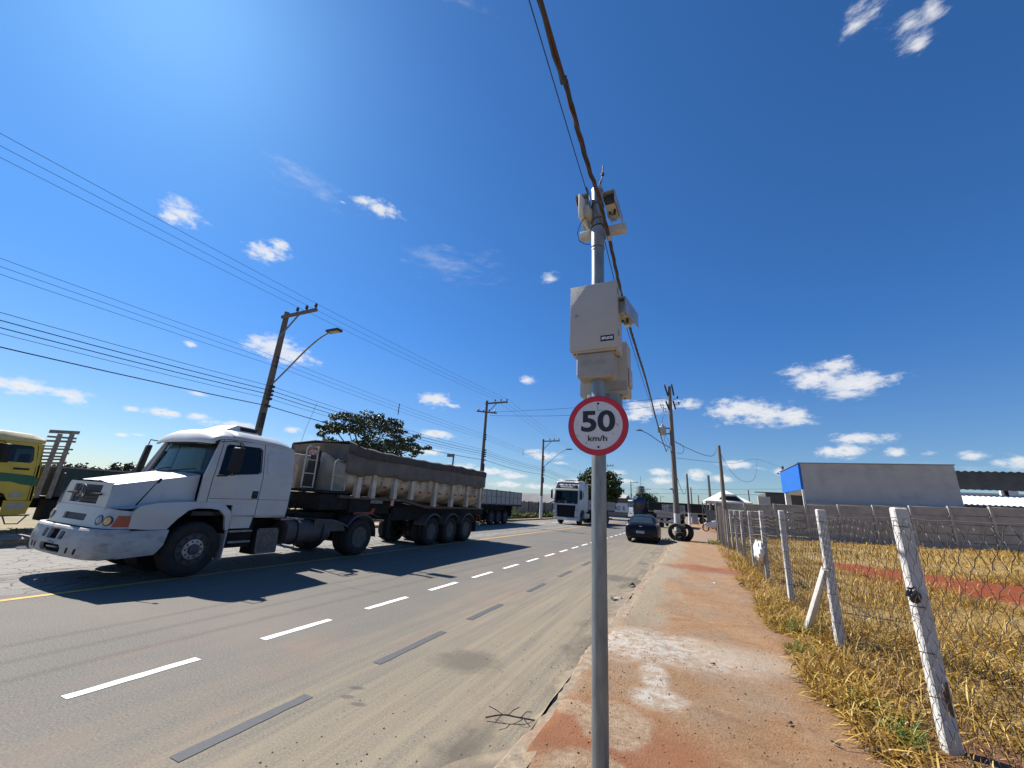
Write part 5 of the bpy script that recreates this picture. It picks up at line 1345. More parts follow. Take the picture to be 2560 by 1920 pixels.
# wheels
w_f = wheel(tr, (1.225, 0.0, 0.505), 1, 0.505, 0.28, M_RIM, 'front')
add_wheel(tr, w_f, (-1.225, 0.0, 0.505), math.pi)
w_r = wheel(tr, (1.22, 9.42 - TY, 0.505), 1, 0.505, 0.28, M_HUB, 'rear')
for (lx, rz) in ((0.90, 0), (-1.22, math.pi), (-0.90, math.pi)):
    add_wheel(tr, w_r, (lx, 9.42 - TY, 0.505), rz)
mb = MB(TO); mb.lathe([(0.09, -1.2), (0.09, -.2), (0.2, -.15), (0.2, .15), (0.09, .2), (0.09, 1.2)], (TX, 9.42, 0.5), (1, 0, 0), 12); mb.build('rear_axle', M_CHAS, tr)
# rear mudguards
M_GUARD = mat('mudguard_dark', (0.04, 0.04, 0.043), (0.065, 0.058, 0.053), 0.6, scale=4, dirt=(0.13, 0.10, 0.08), dirt_amt=0.2)
def mudguard(par, off, cy, sgn, xc, m, r_=0.60, a0=-8, a1=172, front_flat=None, w=0.56, zc=0.5):
    mb = MB(off)
    pts = [(cy + r_ * math.cos(R(a)), zc + r_ * math.sin(R(a))) for a in np.linspace(a0, a1, 22)]
    if front_flat: pts += front_flat
    A = [(u, v) for u, v in pts]; rings = []
    for (u, v) in A:
        rings.append([(xc - w / 2, u, v), (xc + w / 2, u, v), (xc + w / 2 + .012, u, v - .03), (xc + w / 2, u, v + .025), (xc - w / 2, u, v + .022)])
    mb.loft(rings); return mb.build('mudguard', m, par)
for sgn in (1, -1):
    mudguard(tr, TO, 9.42, sgn, TX + sgn * 0.95, M_GUARD, 0.62, -2, 150, [(8.7, 0.88), (8.35, 0.98), (7.75, 1.0)])
mb = MB(TO); mb.plate([(7.75, 0.70), (7.75, 0.985), (8.35, 0.965), (8.72, 0.86), (8.82, 0.70)], [], lambda u, v, w: (TX + 1.225 - w, u, v), 0.02); mb.build('guard_skirt', M_GUARD, tr)
mb = MB(TO); mb.tube([(TX + 1.16, 6.9, 2.62), (TX + 1.17, 7.0, 3.3), (TX + 1.19, 7.15, 3.95)], 0.004, 5); mb.build('radio_antenna', M_BLKP, tr)

# ===== dump trailer =====
DO = (TX, 12.5, 0.0)
dt = empty('dump_trailer', DO, 0, 'dirty white tipping semi-trailer with a grey tarpaulin behind the white bonneted truck', 'trailer')
dt.scale = (dt_scale, 1, 1)
M_TUB = mat('tipper_white_dirty', (0.60, 0.50, 0.37), (0.50, 0.40, 0.28), 0.7, scale=1.5, bump=0.3, bscale=30, dirt=(0.20, 0.11, 0.06), dirt_amt=0.5, dscale=1.8, stretch=(1, 1.6, .7))
M_TUBR = mat('tipper_rib', (0.60, 0.53, 0.43), (0.46, 0.39, 0.30), 0.7, scale=4, bump=0.3, dirt=(0.20, 0.11, 0.07), dirt_amt=0.35, dscale=2.2)
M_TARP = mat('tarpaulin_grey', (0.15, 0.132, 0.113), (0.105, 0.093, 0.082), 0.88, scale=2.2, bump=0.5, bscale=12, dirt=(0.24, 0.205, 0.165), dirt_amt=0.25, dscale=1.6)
M_TARPL = mat('tarpaulin_painted_sunlit', (0.36, 0.31, 0.25), (0.26, 0.225, 0.185), 0.9, scale=2.5, bump=0.5, bscale=10)  # paler copy of the tarpaulin: sunlight on its top painted into the colour
# half-pipe tub: section from top rail down round the belly
def tub_sec(y, zb, n=22):
    out = []
    for k in range(n + 1):
        t = k / n
        a = -1 + 2 * t
        x = 1.16 * (1 if a > 0 else -1) * min(1, abs(a) * 1.55) ** 0.9
        if abs(a) > 0.62: z = zb + 0.32 + (abs(a) - 0.62) / 0.38 * (2.92 - zb - 0.32)
        else: z = zb + 0.32 * (abs(a) / 0.62) ** 2.2
        out.append((TX + x, y, z))
    return out
mb = MB(DO); mb.loft([tub_sec(8.75, 1.66), tub_sec(11.2, 1.60), tub_sec(12.6, 1.44), tub_sec(16.85, 1.40)], False, False)
o = mb.build('tub', M_TUB, dt, smooth=60); sl_ = o.modifiers.new('thickness', 'SOLIDIFY'); sl_.thickness = 0.02
mb = MB(DO); mb.prism([(TX + a, b) for a, b in ((-1.15, 2.95), (1.15, 2.95), (1.15, 1.98), (0.8, 1.72), (-0.8, 1.72), (-1.15, 1.98))], lambda u, v, w: (u, 8.62 + (2.95 - v) * 0.10 + w, v), 0, 0.05); mb.build('front_wall', M_TUBR, dt)
mb = MB(DO); mb.prism([(TX + a, b) for a, b in ((-1.2, 2.95), (1.2, 2.95), (1.2, 1.75), (0.8, 1.42), (-0.8, 1.42), (-1.2, 1.75))], lambda u, v, w: (u, 16.86 + w, v), 0, 0.08); mb.build('tailgate', M_TUBR, dt)
for sgn in (1, -1):
    mb = MB(DO); mb.box(*sorted((TX + sgn * 1.14, TX + sgn * 1.24)), 8.62, 16.9, 2.86, 2.98); mb.build('top_rail', M_TUBR, dt)
    for i, (y, zb, zt) in enumerate(((9.08, 1.58, 2.9), (9.70, 1.59, 2.9), (10.70, 1.60, 2.9), (11.60, 1.60, 2.9), (13.02, 1.385, 2.9), (14.20, 1.39, 2.9), (15.43, 1.40, 2.9), (16.60, 1.36, 2.74))):
        mb = MB(DO); mb.hexa([(TX + sgn * 1.10, y - .085, zb), (TX + sgn * 1.25, y - .085, zb), (TX + sgn * 1.25, y + .085, zb), (TX + sgn * 1.10, y + .085, zb), (TX + sgn * 1.13, y - .07, zt), (TX + sgn * 1.235, y - .07, zt), (TX + sgn * 1.235, y + .07, zt), (TX + sgn * 1.13, y + .07, zt)]); mb.build('side_rib', M_TUBR, dt)
    mb = MB(DO); mb.tube([(TX + sgn * 1.175, y, 2.13 + (0.03 if y > 12 else 0)) for y in (8.9, 11.2, 12.9, 16.7)], 0.014, 6); mb.build('tie_rail', M_TUBR, dt)
    for y in (9.35, 10.25, 11.1, 12.15, 12.7, 13.4, 13.95, 14.55, 15.05, 15.75, 16.2):
        mb = MB(DO); z = 1.93 if y < 12 else 1.86
        mb.box(*sorted((TX + sgn * 1.165, TX + sgn * 1.19)), y - .055, y + .055, z - .03, z + .03); mb.build('side_marker', M_ORANGE if int(y * 10) % 3 else M_REDL, dt)
    for y0, y1 in ((9.1, 9.7), (9.75, 10.7), (10.75, 11.6), (11.65, 13.0), (13.05, 14.2), (14.25, 15.4), (15.5, 16.6)):
        mb = MB(DO); ym = y0 + (y1 - y0) * 0.35
        mb.tube([(TX + sgn * 1.20, ym, 2.55), (TX + sgn * 1.215, ym + .06, 2.35), (TX + sgn * 1.20, ym - .05, 2.14), (TX + sgn * 1.20, ym - .02, 2.0)], 0.006, 5); mb.build('lashing_rope', M_BLK, dt)
# tarpaulin: roof sheet with sagging drape on both sides
def tarp_top(y):
    return 3.02 + 0.022 * math.sin(y * 0.95) + 0.008 * math.sin(y * 2.3 + 1) + 0.004 * math.sin(y * 5.3) + (0.09 * math.exp(-((y - 8.4) / 0.5) ** 2))
def drape(y):
    base = 2.23 + 0.03 * math.sin(y * 2.6 + .5) + 0.025 * math.sin(y * 6.1) + 0.016 * math.sin(y * 15.0 + 1)
    return base + (0.03 if y > 12.5 else 0.0)
nY = 120
cols = [(-1, 0), (-1, .25), (-1, .5), (-1, .8), (-1, 1), (-.98, 1.2), (-.6, 1.2), (-.2, 1.2), (.2, 1.2), (.6, 1.2), (.98, 1.2), (1, 1), (1, .8), (1, .5), (1, .25), (1, 0)]
def tarp(i, j):
    y = 8.45 + (16.95 - 8.45) * i / nY
    s, k = cols[j]
    if k <= 1:
        z = drape(y) + (tarp_top(y) - 0.08 - drape(y)) * k
        fold = 0.012 * math.sin(y * 4.3 + k * 2) * (1 - k) + 0.006 * math.sin(y * 13 + 3 * k) * (1 - k)
        ribb = 0.02 * sum(math.exp(-((y - q_) / 0.10) ** 2) for q_ in (9.08, 9.70, 10.70, 11.60, 13.02, 14.20, 15.43, 16.60))
        return (TX + s * (1.262 + fold + ribb * .3 + (0.01 if k > .7 else 0)), y, z)
    x = 1.245 * s
    sag = 0.07 * math.cos(s * 1.5) * (0.6 + 0.4 * math.sin(y * 2.2)) + 0.02 * math.sin(y * 7 + s * 5)
    return (TX + x, y, tarp_top(y) - 0.015 + sag)
vs = [tarp(i, j) for i in range(nY + 1) for j in range(16)]
fs = [(i * 16 + j, (i + 1) * 16 + j, (i + 1) * 16 + j + 1, i * 16 + j + 1) for i in range(nY) for j in range(15) if not 5 <= j <= 9]
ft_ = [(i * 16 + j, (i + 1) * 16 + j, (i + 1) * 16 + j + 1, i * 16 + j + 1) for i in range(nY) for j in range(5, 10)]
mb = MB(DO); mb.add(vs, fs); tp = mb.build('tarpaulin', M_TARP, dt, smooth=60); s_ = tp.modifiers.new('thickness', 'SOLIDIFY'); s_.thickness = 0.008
mb = MB(DO); mb.add(vs, ft_); tt = mb.build('tarp_top', M_TARPL, tp, smooth=60); s_ = tt.modifiers.new('thickness', 'SOLIDIFY'); s_.thickness = 0.008  # top faces split off to carry the painted-in sunlight
# darker doubled hem along the roof edge
mb = MB(DO)
def hem(a, b):
    y = 8.45 + 8.5 * a
    return (TX + 1.298 + 0.008 * math.sin(y * 2.1) + 0.003 * math.sin(11 * y), y, tarp_top(y) - 0.06 - (0.27 + 0.03 * math.sin(y * 0.8 + 2) - .010 * (y - 8.4)) * b)
mb.grid(hem, 110, 4); hm = mb.build('tarp_hem', mat('tarpaulin_dark', (0.075, 0.066, 0.06), (0.05, 0.046, 0.043), 0.9, scale=4, bump=0.5, bscale=12, dirt=(0.17, 0.145, 0.115), dirt_amt=0.2), tp, smooth=60); s_ = hm.modifiers.new('thickness', 'SOLIDIFY'); s_.thickness = 0.006
mb = MB(DO)   # front flap hanging over the headboard
def flap(a, b):
    x = -1.2 + 2.45 * a
    low = 0.30 + 0.34 * max(0, a - 0.45) + 0.05 * math.sin(a * 9)
    return (TX + x, 8.44 + 0.16 * b - 0.06 * math.sin(5 * a + 4 * b) * b, 3.04 + (0.05 * math.sin(math.pi * a)) - low * b - 0.02 * math.sin(9 * a) * b)
mb.grid(flap, 30, 10); fl = mb.build('front_flap', M_TARP, tp, smooth=60); s_ = fl.modifiers.new('thickness', 'SOLIDIFY'); s_.thickness = 0.006
# front platform, ladder and hydraulic ram
M_LADD = mat('ladder_white', (0.56, 0.53, 0.47), (0.44, 0.40, 0.34), 0.6, scale=5, dirt=(0.25, 0.17, 0.11), dirt_amt=0.2)
for x0, y0, z0, z1, w, nrung, nm in ((TX + 0.62, 7.62, 1.78, 2.90, 0.36, 4, 'ladder'), (TX + 1.02, 8.28, 1.74, 2.60, 0.46, 3, 'ladder')):
    la = empty(nm, (0, 0, 0)); la.parent = dt
    for k in (0, 1):
        mb = MB(DO); p = [(x0 + .08 * 0, y0 + k * w, z0), (x0, y0 + k * w - .03, z1 - .08), (x0, y0 + (w * .15 if k == 0 else w * .85), z1), ]
        mb.tube(p, 0.02, 6); mb.build('rail', M_LADD, la)
    for k in range(nrung):
        z = z0 + 0.02 + (z1 - z0 - .04) * k / (nrung - 1)
        mb = MB(DO); mb.tube([(x0, y0, z), (x0, y0 + w, z)], 0.016, 6); mb.build('rung', M_LADD, la)
mb = MB(DO); mb.box(TX - 1.15, TX + 1.15, 7.9, 8.75, 1.68, 1.75); mb.build('platform', M_CHAS, dt)
mb = MB(DO); mb.lathe([(0.17, 0), (0.17, .8), (0.14, .82), (.14, 1.1), (0, 1.1)], (TX + 0.35, 8.05, 1.72), (0, 0.06, 1), 20); mb.build('hydraulic_ram', M_BLK, dt)
mb = MB(DO); mb.box(TX - 1.1, TX - .1, 7.75, 8.5, 1.75, 2.7); mb.build('toolbox', M_TUBR, dt, bevel=.03)
mb = MB(DO); mb.box(TX - .25, TX + .45, 7.45, 7.55, 1.75, 2.35); mb.build('pump_panel', M_TUB, dt)
mb = MB(DO); mb.hexa([(TX + .62, 7.66, 2.66), (TX + .63, 7.66, 2.66), (TX + .63, 7.94, 2.66), (TX + .62, 7.94, 2.66), (TX + .62, 7.66, 2.80), (TX + .63, 7.66, 2.80), (TX + .63, 7.94, 2.80), (TX + .62, 7.94, 2.80)]); mb.build('warning_plate', mat('plate_red_white', (0.5, 0.08, 0.07), (0.6, 0.5, 0.5), 0.5, scale=16, lo=.45, hi=.55), dt)
# frame
mb = MB(DO)
for sx in (.5, -.5):
    mb.prism([(8.2, 1.5), (8.2, 1.2), (10.2, 1.16), (11.0, 0.98), (17.0, 0.98), (17.0, 1.34), (12.5, 1.36), (11.4, 1.54)], lambda u, v, w: (TX + sx + w, u, v), -.06, .06)
mb.build('main_beam', M_CHAS, dt)
mb = MB(DO); mb.box(TX - 1.05, TX + 1.05, 7.95, 9.0, 1.24, 1.66); mb.build('gooseneck', M_CHAS, dt, bevel=.03)
mb = MB(DO); mb.box(TX - .9, TX + .9, 9.0, 11.0, 1.12, 1.56); mb.build('underframe', M_CHAS, dt)
mb = MB(DO); mb.box(TX - .8, TX + .8, 11.2, 16.6, 0.9, 1.36); mb.build('underframe', M_CHAS, dt)
mb = MB(DO); mb.prism([(8.5, 1.64), (11.3, 1.60), (12.6, 1.40), (17.0, 1.37), (17.0, 1.31), (12.6, 1.32), (11.3, 1.52), (8.5, 1.56)], lambda u, v, w: (TX + w, u, v), 0.95, 1.17); mb.build('side_sill', mat('sill_rust', (0.12, 0.085, 0.065), (0.08, 0.06, 0.05), 0.8, scale=4, bump=.4), dt)
mb = MB(DO); mb.box(TX + .95, TX + 1.12, 8.95, 9.75, 1.17, 1.55); mb.build('locker', M_CHAS, dt, bevel=.015)
mb = MB(DO); mb.box(TX + 1.13, TX + 1.14, 9.75, 10.28, 1.44, 1.56); mb.build('data_plate', mat('plate_grey', (.25, .25, .25), (.12, .12, .12), .6, scale=40), dt)
mb = MB(DO); mb.box(TX + 1.17, TX + 1.19, 10.62, 10.76, 1.38, 1.58); mb.build('reflector', mat('reflector_orange', (.5, .12, .06), (.55, .45, .4), .5, scale=25, lo=.45, hi=.55), dt)
for sgn in (1, -1):
    mb = MB(DO); mb.box(*sorted((TX + sgn * .75, TX + sgn * .9)), 10.9, 11.05, 0.42, 1.3); mb.box(*sorted((TX + sgn * .68, TX + sgn * .97)), 10.82, 11.13, 0.38, 0.42); mb.build('landing_leg', M_CHAS, dt)
mb = MB(DO); mb.bar((TX + 1.12, 9.15, 1.15), (TX + 1.14, 9.9, 1.16), .06, .07); mb.hexa([(TX + 1.10, 9.75, 1.13), (TX + 1.16, 9.75, 1.13), (TX + 1.16, 9.95, 1.2), (TX + 1.10, 9.95, 1.2), (TX + 1.10, 9.85, 1.30), (TX + 1.16, 9.85, 1.30), (TX + 1.16, 9.98, 1.28), (TX + 1.10, 9.98, 1.28)]); mb.build('red_hose_holder', mat('hose_red', (.30, .035, .02), (.2, .03, .02), .5), dt)
tw = None
M_GUARDT = mat('mudguard_dusty', (0.065, 0.058, 0.055), (0.10, 0.088, 0.08), 0.7, scale=4, dirt=(0.15, 0.12, 0.095), dirt_amt=0.3)
for y in (13.16, 14.46, 15.73):
    for lx, rz in ((1.13, 0), (0.81, 0), (-1.13, math.pi), (-0.81, math.pi)):
        if tw is None:
            tw = wheel(dt, (lx, y - 12.5, 0.505), 1, 0.505, 0.28, M_HUB, 'rear')
        else:
            add_wheel(dt, tw, (lx, y - 12.5, 0.505), rz)
    mb = MB(DO); mb.lathe([(0.08, -1.1), (0.08, 1.1)], (TX, y, 0.5), (1, 0, 0), 12); mb.build('axle', M_CHAS, dt)
    for sgn in (1, -1):
        mudguard(dt, DO, y, sgn, TX + sgn * 0.93, M_GUARDT, 0.60, 20, 160, w=0.56, zc=0.52)
for sgn in (1, -1):
    mb = MB(DO); mb.box(*sorted((TX + sgn * .65, TX + sgn * 1.2)), 16.42, 16.45, 0.38, 0.98); mb.build('mudflap', M_BLK, dt)
mb = MB(DO); mb.box(TX - 1.1, TX + 1.1, 16.9, 17.0, 0.62, 0.76); mb.build('rear_underrun_bar', M_TUBR, dt)
for sgn in (1, -1):
    mb = MB(DO); mb.box(*sorted((TX + sgn * .8, TX + sgn * 1.05)), 17.0, 17.04, 0.9, 1.05); mb.build('tail_lamp', M_REDL, dt)
# ------------------------------------------------------------------ the yellow stake lorry on the far verge
M_YEL = mat('truck_yellow', (0.64, 0.45, 0.045), (0.56, 0.39, 0.04), 0.45, scale=2, dirt=(0.36, 0.29, 0.17), dirt_amt=0.15, dscale=2)
M_YELR = mat('roof_yellow_faded', (0.62, 0.49, 0.22), (0.53, 0.41, 0.17), 0.5, scale=3)
M_GREEN = mat('stripe_green', (0.02, 0.13, 0.06), (0.017, 0.11, 0.05), 0.5, scale=5)
M_GREEN2 = mat('dropside_green', (0.02, 0.05, 0.04), (0.014, 0.035, 0.03), 0.6, scale=3)
M_WOODP = mat('stake_pale_wood', (0.34, 0.28, 0.215), (0.22, 0.18, 0.145), 0.9, scale=4, stretch=(3, 3, 3), bump=0.4)
M_PATCH = mat('filler_patch', (0.36, 0.34, 0.28), (0.5, 0.42, 0.25), 0.8, scale=9)
YX = -17.2
yt = empty('stake_truck', (YX - 1.2, 4.0, 0.1), 0, 'yellow stake lorry with a green stripe parked on the far verge at the left edge', 'truck')
YO = (YX - 1.2, 4.0, 0.1)
def ysd(u, v, w): return (YX - max(0, v - 1.95) * 0.10 - w, u, v)
out_ = [(3.1, 0.98), (3.1, 1.9), (3.42, 2.60), (4.92, 2.60), (5.02, 2.50), (5.13, 1.75), (5.19, 0.98), (4.72, 0.98), (4.62, 1.15), (4.40, 1.22), (4.05, 1.22), (3.75, 0.98)]
wn_ = [(3.55, 1.99), (3.72, 2.47), (4.80, 2.47), (4.86, 2.43), (4.925, 2.08), (4.88, 2.0)]
mb = MB(YO); mb.plate(out_, [wn_], ysd, 0.05, vcuts=(1.95, 2.2)); mb.build('cab_side', M_YEL, yt, smooth=30)
mb = MB(YO); mb.plate(out_, [wn_], lambda u, v, w: (2 * (YX - 1.2) - (YX - max(0, v - 1.95) * .10 - w), u, v), 0.05, vcuts=(1.95, 2.2)); mb.build('cab_side', M_YEL, yt, smooth=30)
mb = MB(YO); mb.plate(wn_, [], lambda u, v, w: ysd(u, v, w + .02), 0.004); mb.build('side_window', G_DARK, yt)
mb = MB(YO); mb.plate([(5.02, 0.98), (5.13, 0.98)] and [(YX - 2.4, 0.98), (YX, 0.98), (YX, 1.95), (YX - .06, 2.55), (YX - 2.34, 2.55), (YX - 2.4, 1.95)], [[(YX - 2.0, 2.02), (YX - .4, 2.02), (YX - .4, 2.42), (YX - 2.0, 2.42)]], lambda u, v, w: (u, 5.17 - max(0, v - 1.0) * .085 - w, v), 0.04); mb.build('cab_back', M_YEL, yt)
mb = MB(YO); mb.box(YX - 2.35, YX - .05, 3.2, 3.26, 0.9, 1.95); mb.build('cab_front', M_YEL, yt)
mb = MB(YO); mb.loft([[(YX - 2.42 + .03, y - .0, 2.56), (YX - 2.40, y, 2.66), (YX - 2.25, y, zt), (YX - .15, y, zt), (YX + .0, y, 2.66), (YX - .01, y, 2.56)] for y, zt in ((3.3, 2.70), (3.6, 2.80), (4.2, 2.82), (4.75, 2.80), (5.03, 2.70))]); mb.build('roof', M_YELR, yt, bevel=0.02)
mb = MB(YO); mb.plate([(3.3, 1.46), (3.3, 1.70), (4.45, 1.70), (4.98, 1.665), (5.145, 1.60), (5.16, 1.37), (4.85, 1.41), (4.65, 1.47)], [], lambda u, v, w: ysd(u, v, -.004 - w), 0.003); mb.build('side_stripe', M_GREEN, yt)
mb = MB(YO); mb.tube([ysd(4.92, 2.5, -.003), ysd(5.02, 1.85, -.003), ysd(5.06, 1.4, -.003), ysd(5.09, 0.98, -.003)], 0.007, 4); mb.build('door_gap', M_SEAM, yt)
mb = MB(YO); mb.box(YX + .004, YX + .03, 4.60, 4.90, 1.80, 1.85); mb.build('door_handle', M_BLKP, yt, bevel=.008)
mb = MB(YO); mb.plate([(4.72, 1.05), (4.70, 1.17), (4.80, 1.23), (4.95, 1.21), (4.97, 1.1), (4.88, 1.03)], [], lambda u, v, w: ysd(u, v, -.004 - w), 0.002); mb.build('filler_patch', M_PATCH, yt)
mb = MB(YO); mb.plate([(4.70, 0.56), (4.66, 0.97), (5.19, 0.97), (5.16, 0.62)], [], lambda u, v, w: ysd(u, v, -.0 + w), 0.04); mb.build('sill_panel', M_YEL, yt)
mb = MB(YO); mb.plate([(4.75, 0.72), (4.74, 0.92), (5.1, 0.92), (5.08, 0.74)], [], lambda u, v, w: ysd(u, v, -.004 - w), 0.002); mb.build('step_well_patch', M_PATCH, yt)
mb = MB(YO); mb.tube([(YX + .02, 4.70, .57), (YX + .02, 5.24, .59)], 0.022, 6); mb.tube([(YX + .0, 4.75, .57), (YX, 4.85, .36), (YX, 5.08, .36), (YX, 5.2, .58)], 0.018, 6); mb.build('step', M_STEELB, yt)
mb = MB(YO); mb.hexa([(YX + .1, 4.20, 1.96), (YX + .3, 4.30, 1.96), (YX + .3, 4.40, 1.96), (YX + .1, 4.32, 1.96), (YX + .1, 4.16, 2.46), (YX + .3, 4.26, 2.46), (YX + .3, 4.36, 2.46), (YX + .1, 4.28, 2.46)]); mm = mb.build('mirror', M_BLKP, yt, bevel=.03)
mb = MB(YO); mb.tube([(YX - .02, 3.95, 2.5), (YX + .2, 4.2, 2.52), (YX + .22, 4.28, 2.4)], .012, 5); mb.tube([(YX - .0, 3.9, 1.9), (YX + .2, 4.25, 1.97)], .012, 5); mb.build('arm', M_BLKP, mm)
mb = MB(YO); mb.box(YX - 2.2, YX - .2, 3.4, 5.0, 1.05, 1.4); mb.build('cab_floor', M_INT, yt)
for sx in (.55, 1.75):
    mb = MB(YO); mb.box(YX - sx - .22, YX - sx + .22, 4.3, 4.9, 1.4, 1.7); mb.box(YX - sx - .2, YX - sx + .2, 4.8, 4.95, 1.7, 2.25); mb.build('seat', M_SEAT, yt, bevel=.05)
# stake headboard: pale posts and slats with ragged ends
def stk(x): return x
for (y0, w_) in ((5.22, .13), (5.48, .10)):
    pass
hd = empty('stake_rack', (0, 0, 0)); hd.parent = yt
def rackp(u, v, w): return (YX - 2.3 + u, 5.28 + (v - 1.2) * 0.075 + w, v)
# side rack: two stakes and short broken slats running back
for y, z1 in ((5.25, 2.90), (5.50, 2.99)):
    mb = MB(YO); mb.hexa([(YX - .05, y - .05, 1.05), (YX, y - .05, 1.05), (YX, y + .05, 1.05), (YX - .05, y + .05, 1.05), (YX - .05, y - .05, z1), (YX, y - .05, z1), (YX, y + .05, z1), (YX - .05, y + .05, z1)]); mb.build('stake', M_WOODP, hd)
for z, yb, h_ in ((2.96, 5.66, .10), (2.83, 5.64, .055), (2.70, 5.65, .06), (2.56, 5.50, .035), (2.47, 5.65, .05), (2.36, 5.60, .05), (2.26, 5.56, .055), (2.16, 5.55, .05), (2.06, 5.62, .06), (1.95, 5.58, .05)):
    mb = MB(YO); t = random.uniform(-.02, .02); mb.hexa([(YX - .085, 5.02, z - .07), (YX - .055, 5.02, z - .07), (YX - .055, yb, z - .02 + t), (YX - .085, yb, z - .02 + t), (YX - .085, 5.02, z - .07 + h_), (YX - .055, 5.02, z - .07 + h_), (YX - .055, yb, z - .02 + h_ + t), (YX - .085, yb, z - .02 + h_ + t)]); mb.build('slat', M_WOODP, hd)
for z in (1.15, 1.30, 1.45, 1.60, 1.75):
    mb = MB(YO); mb.box(YX - 2.35, YX - .03, 5.30 + (z - 1.2) * .075, 5.33 + (z - 1.2) * .075, z, z + .12); mb.build('slat', mat('stake_dark_wood', (.10, .075, .055), (.065, .05, .04), .9, scale=5), hd)
mb = MB(YO); mb.box(YX - 2.4, YX, 5.60, 10.4, 1.10, 1.92); mb.build('green_body', M_GREEN2, yt)
mb = MB(YO); mb.box(YX - 2.43, YX + .03, 5.55, 10.45, 1.925, 1.97); mb.build('body_rim', M_WOODP, yt)
for y in (6.5, 7.5, 8.5, 9.5):
    mb = MB(YO); mb.box(YX + .003, YX + .05, y, y + .08, 1.05, 1.92); mb.build('body_rib', M_GREEN2, yt)
mb = MB(YO); mb.box(YX - 1.7, YX - .7, 3.4, 10.2, .75, 1.05); mb.build('chassis_frame', M_CHAS, yt)
mb = MB(YO); mb.box(YX - .6, YX - .02, 5.5, 6.6, .42, 1.0); mb.build('battery_box', M_CHAS, yt, bevel=.04)
yw = wheel(yt, (1.05, 4.08 - 4.0, 0.48), 1, 0.48, .26, M_HUB, 'rear')
for (lx, y, rz) in ((-1.05, 4.08, math.pi), (1.05, 8.7, 0), (-1.05, 8.7, math.pi)):
    add_wheel(yt, yw, (lx, y - 4.0, .48), rz)

# ------------------------------------------------------------------ grey drop-side trailer parked on the far side
M_DROP = mat('dropside_grey', (0.40, 0.385, 0.355), (0.31, 0.30, 0.275), 0.7, scale=2.5, bump=0.2, dirt=(0.22, 0.19, 0.16), dirt_amt=0.15)
gx = -13.6
gt = empty('dropside_trailer', (gx - 1.25, 28, 0), 0, 'empty grey drop-side trailer parked behind the white truck with the tarpaulin', 'trailer')
GO = (gx - 1.25, 28, 0)
y = 20.5; k = 0
while y < 32.5:
    y1 = min(y + 2.46, 32.85)
    for sgn, xx in ((1, gx), (-1, gx - 2.5)):
        mb = MB(GO); mb.box(xx - .03, xx + .0, y + .02, y1 - .02, 1.50, 2.50); pn = mb.build('side_board', M_DROP, gt)
        mb = MB(GO)
        for yy in np.linspace(y + .04, y1 - .04, 4):
            mb.box(xx + .001, xx + .028, yy - .02, yy + .02, 1.50, 2.50)
        for zz in (1.51, 2.02, 2.47):
            mb.box(xx + .002, xx + .030, y + .02, y1 - .02, zz - .018, zz + .018)
        tag(mb.build('board_frame', mat('dropside_frame', (.24, .23, .215), (.18, .17, .16), .7, scale=5), pn), kind='stuff')
    mb = MB(GO); mb.box(gx - .05, gx + .04, y - .035, y + .035, 1.42, 2.54); mb.build('side_post', mat('dropside_post', (.30, .28, .255), (.2, .19, .17), .7, scale=5), gt)
    y = y1
mb = MB(GO); mb.box(gx - 2.5, gx, 32.86, 32.9, 1.5, 2.48); mb.build('tailboard', M_DROP, gt)
mb = MB(GO); mb.box(gx - 2.5, gx, 20.4, 32.9, 1.36, 1.48); mb.build('deck', M_CHAS, gt)
mb = MB(GO); mb.box(gx - 1.8, gx - .7, 21, 32.6, 1.0, 1.36); mb.build('chassis_frame', M_CHAS, gt)
for y in (27.6, 28.8, 30.05):
    for lx, rz in ((1.1, 0), (-1.1, math.pi)):
        add_wheel(gt, tw, (lx, y - 28, .505), rz)
    mb = MB(GO); mb.lathe([(.08, -1.1), (.08, 1.1)], (gx - 1.25, y, .5), (1, 0, 0), 8); mb.build('axle', M_CHAS, gt)
mb = MB(GO); mb.box(gx - 2.3, gx - .2, 31.2, 31.3, .55, 1.36); mb.build('rear_bumper', M_CHAS, gt)
mb = MB(GO); mb.box(gx - .5, gx - .1, 24.5, 26, .7, 1.3); mb.build('spare_box', M_CHAS, gt)
mb = MB(GO); mb.tube([(gx - 2.2, 29.0, 2.4), (gx - 2.2, 29.0, 3.3)], .025, 6); mb.build('stake_post', M_CHAS, gt)

# ------------------------------------------------------------------ the white cab-over coming up the far lane
M_WH2 = mat('cab_silver_white', (0.44, 0.455, 0.48), (0.39, 0.405, 0.43), 0.35, scale=2, coat=.2, dirt=(.36, .35, .33), dirt_amt=.06)
M_BLK2 = mat('cab_black_trim', (0.006, 0.006, 0.009), (0.009, 0.009, 0.012), 0.45, scale=6, spec=0.25)
M_SILV = mat('trim_silver', (0.48, 0.52, 0.56), (0.40, 0.44, 0.48), 0.35, 0.5, scale=4)
vt = empty('flatbed_truck', (-10.95, 37.3, 0), R(-9), 'white cab-over truck with a drop-side bed driving up the far lane', 'truck')
hw = 1.25
def vb(name, x0, x1, y0, y1, z0, z1, m, bev=.0, par=vt):
    mb = MB(); mb.box(x0, x1, y0, y1, z0, z1); return mb.build(name, m, par, bevel=bev)
mb = MB()   # cab shell: side profile with windscreen rake, open window
side = [(0.02, .62), (-.02, 1.1), (-.02, 1.9), (.16, 3.25), (.34, 3.62), (.62, 3.86), (1.92, 3.92), (1.92, 1.05), (1.5, 1.05), (1.42, 1.25), (1.05, 1.38), (.62, 1.25), (.45, .95), (.42, .62)]
win2 = [(.28, 2.30), (.42, 3.02), (.50, 3.08), (1.05, 3.08), (1.05, 2.42), (.9, 2.30)]
